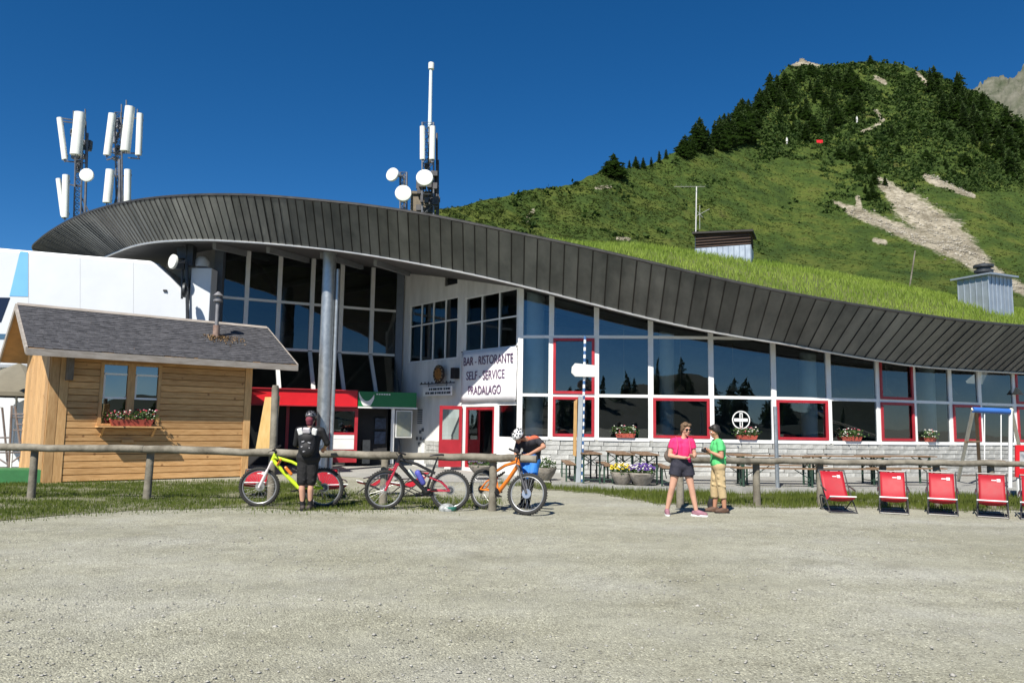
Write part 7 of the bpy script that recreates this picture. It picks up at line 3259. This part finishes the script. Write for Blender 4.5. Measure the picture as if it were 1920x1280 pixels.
mb.box(c + V(0, -.07, .235), (.13, .07, .10), rot=(.35, 0, 0))
mb.build('grey_pouch', mat('pale_grey_cloth', (.48, .46, .49), .8, var=.15, vscale=10), bp_, True, bevel=.02)
mb = MB()
for (x, z) in ((-.06, -.05), (.05, -.07), (-.02, -.13), (.06, .02), (-.05, .04)):
    mb.box(c + V(x, -.108 + abs(x) * .2, z), (.05, .01, .02), rot=(0, rnd.uniform(-.5, .5), 0))
mb.build('logo_marks', mat('pack_grey_print', (.3, .3, .32), .7), bp_, True)

# ---------------------------------------------------------------- cyclist bending over the orange bike
b3_ = G(992, 952)
b3_.z = 0
t, J = person('cyclist in black and orange jersey and blue shorts bending over the orange bike', b3_, dict(
    hipL=(-.07, .16, .90), hipR=(.10, .14, .92), knL=(-.09, -.06, .50), knR=(.03, -.08, .52), anL=(-.13, .06, .09), anR=(-.03, .02, .09),
    toL=(-.20, -.08, .045), toR=(-.05, -.13, .045), shL=(-.22, -.16, 1.27), shR=(.15, -.10, 1.33), neck=(-.13, -.22, 1.36), head=(-.215, -.30, 1.385),
    elL=(-.28, -.22, 1.02), wrL=(-.16, -.42, 1.04), elR=(.27, -.28, 1.21), wrR=(-.02, -.43, 1.06), w=1.0, bow=(.06, .03, .10), calf=(0, .02, 0)), .98)
mb = MB()
limbs(mb, J)
M = head(mb, J['head'] + V(-.02, -.02, .0), (-.5, -.75, -.75), (-.3, -.45, .8))
hand(mb, J['wrL'], (.8, -.5, -.1), (0, .2, -1), .8, -1)
hand(mb, J['wrR'], (-.85, -.4, -.1), (0, .2, -1), .8, 1)
remesh(mb, 'body', SKIN_T, t, .0085, 2, True)
JER = bpy.data.materials.new('black_orange_jersey')
JER.use_nodes = True
n_, l_ = JER.node_tree.nodes, JER.node_tree.links
b_ = n_['Principled BSDF']
b_.inputs['Roughness'].default_value = .8
tc = n_.new('ShaderNodeTexCoord')
sx = n_.new('ShaderNodeVectorMath')
sx.operation = 'DOT_PRODUCT'
sx.inputs[1].default_value = (-.25, .2, .95)
l_.new(tc.outputs['Object'], sx.inputs[0])
sbase = (b3_ + V(0, -.1, 1.285)).dot(V(-.25, .2, .95))
mr = n_.new('ShaderNodeMapRange')
mr.inputs['From Min'].default_value = sbase - .01
mr.inputs['From Max'].default_value = sbase + .05
l_.new(sx.outputs['Value'], mr.inputs['Value'])
rp = n_.new('ShaderNodeValToRGB')
rp.color_ramp.elements[0].color = (.016, .016, .022, 1)
rp.color_ramp.elements[1].color = (.62, .12, .05, 1)
l_.new(mr.outputs['Result'], rp.inputs['Fac'])
l_.new(rp.outputs['Color'], b_.inputs['Base Color'])
shirt(J, t, JER, .75, 'jersey', hem=0.0, puff=.03)
trousers(J, t, mat('blue_shorts', (.015, .15, .50), .7, var=.2, vscale=6, bump=.8, bscale=11), .85, 'shorts', .02, .006)
for s in 'LR':
    mb = MB()
    k_, a_ = J['kn' + s], J['an' + s]
    mb.cap(k_ + V(0, -.01, .03), k_.lerp(a_, .35) + V(0, -.015, 0), .068, .06)
    remesh(mb, 'knee_pad', BLKC, t, .011, 1, True)
socks(J, t, BLKC, .5, .05)
shoes(J, t, mat('black_shoe', (.016, .016, .018), .7, var=.3, vscale=15), BLACK)
face(t, M)
hair_cap(t, M, HAIRB, .98)
helmet('bike_helmet', 'white vented bike helmet worn by the bending cyclist', M, W_PAINT, BLACK, 1.05, False)
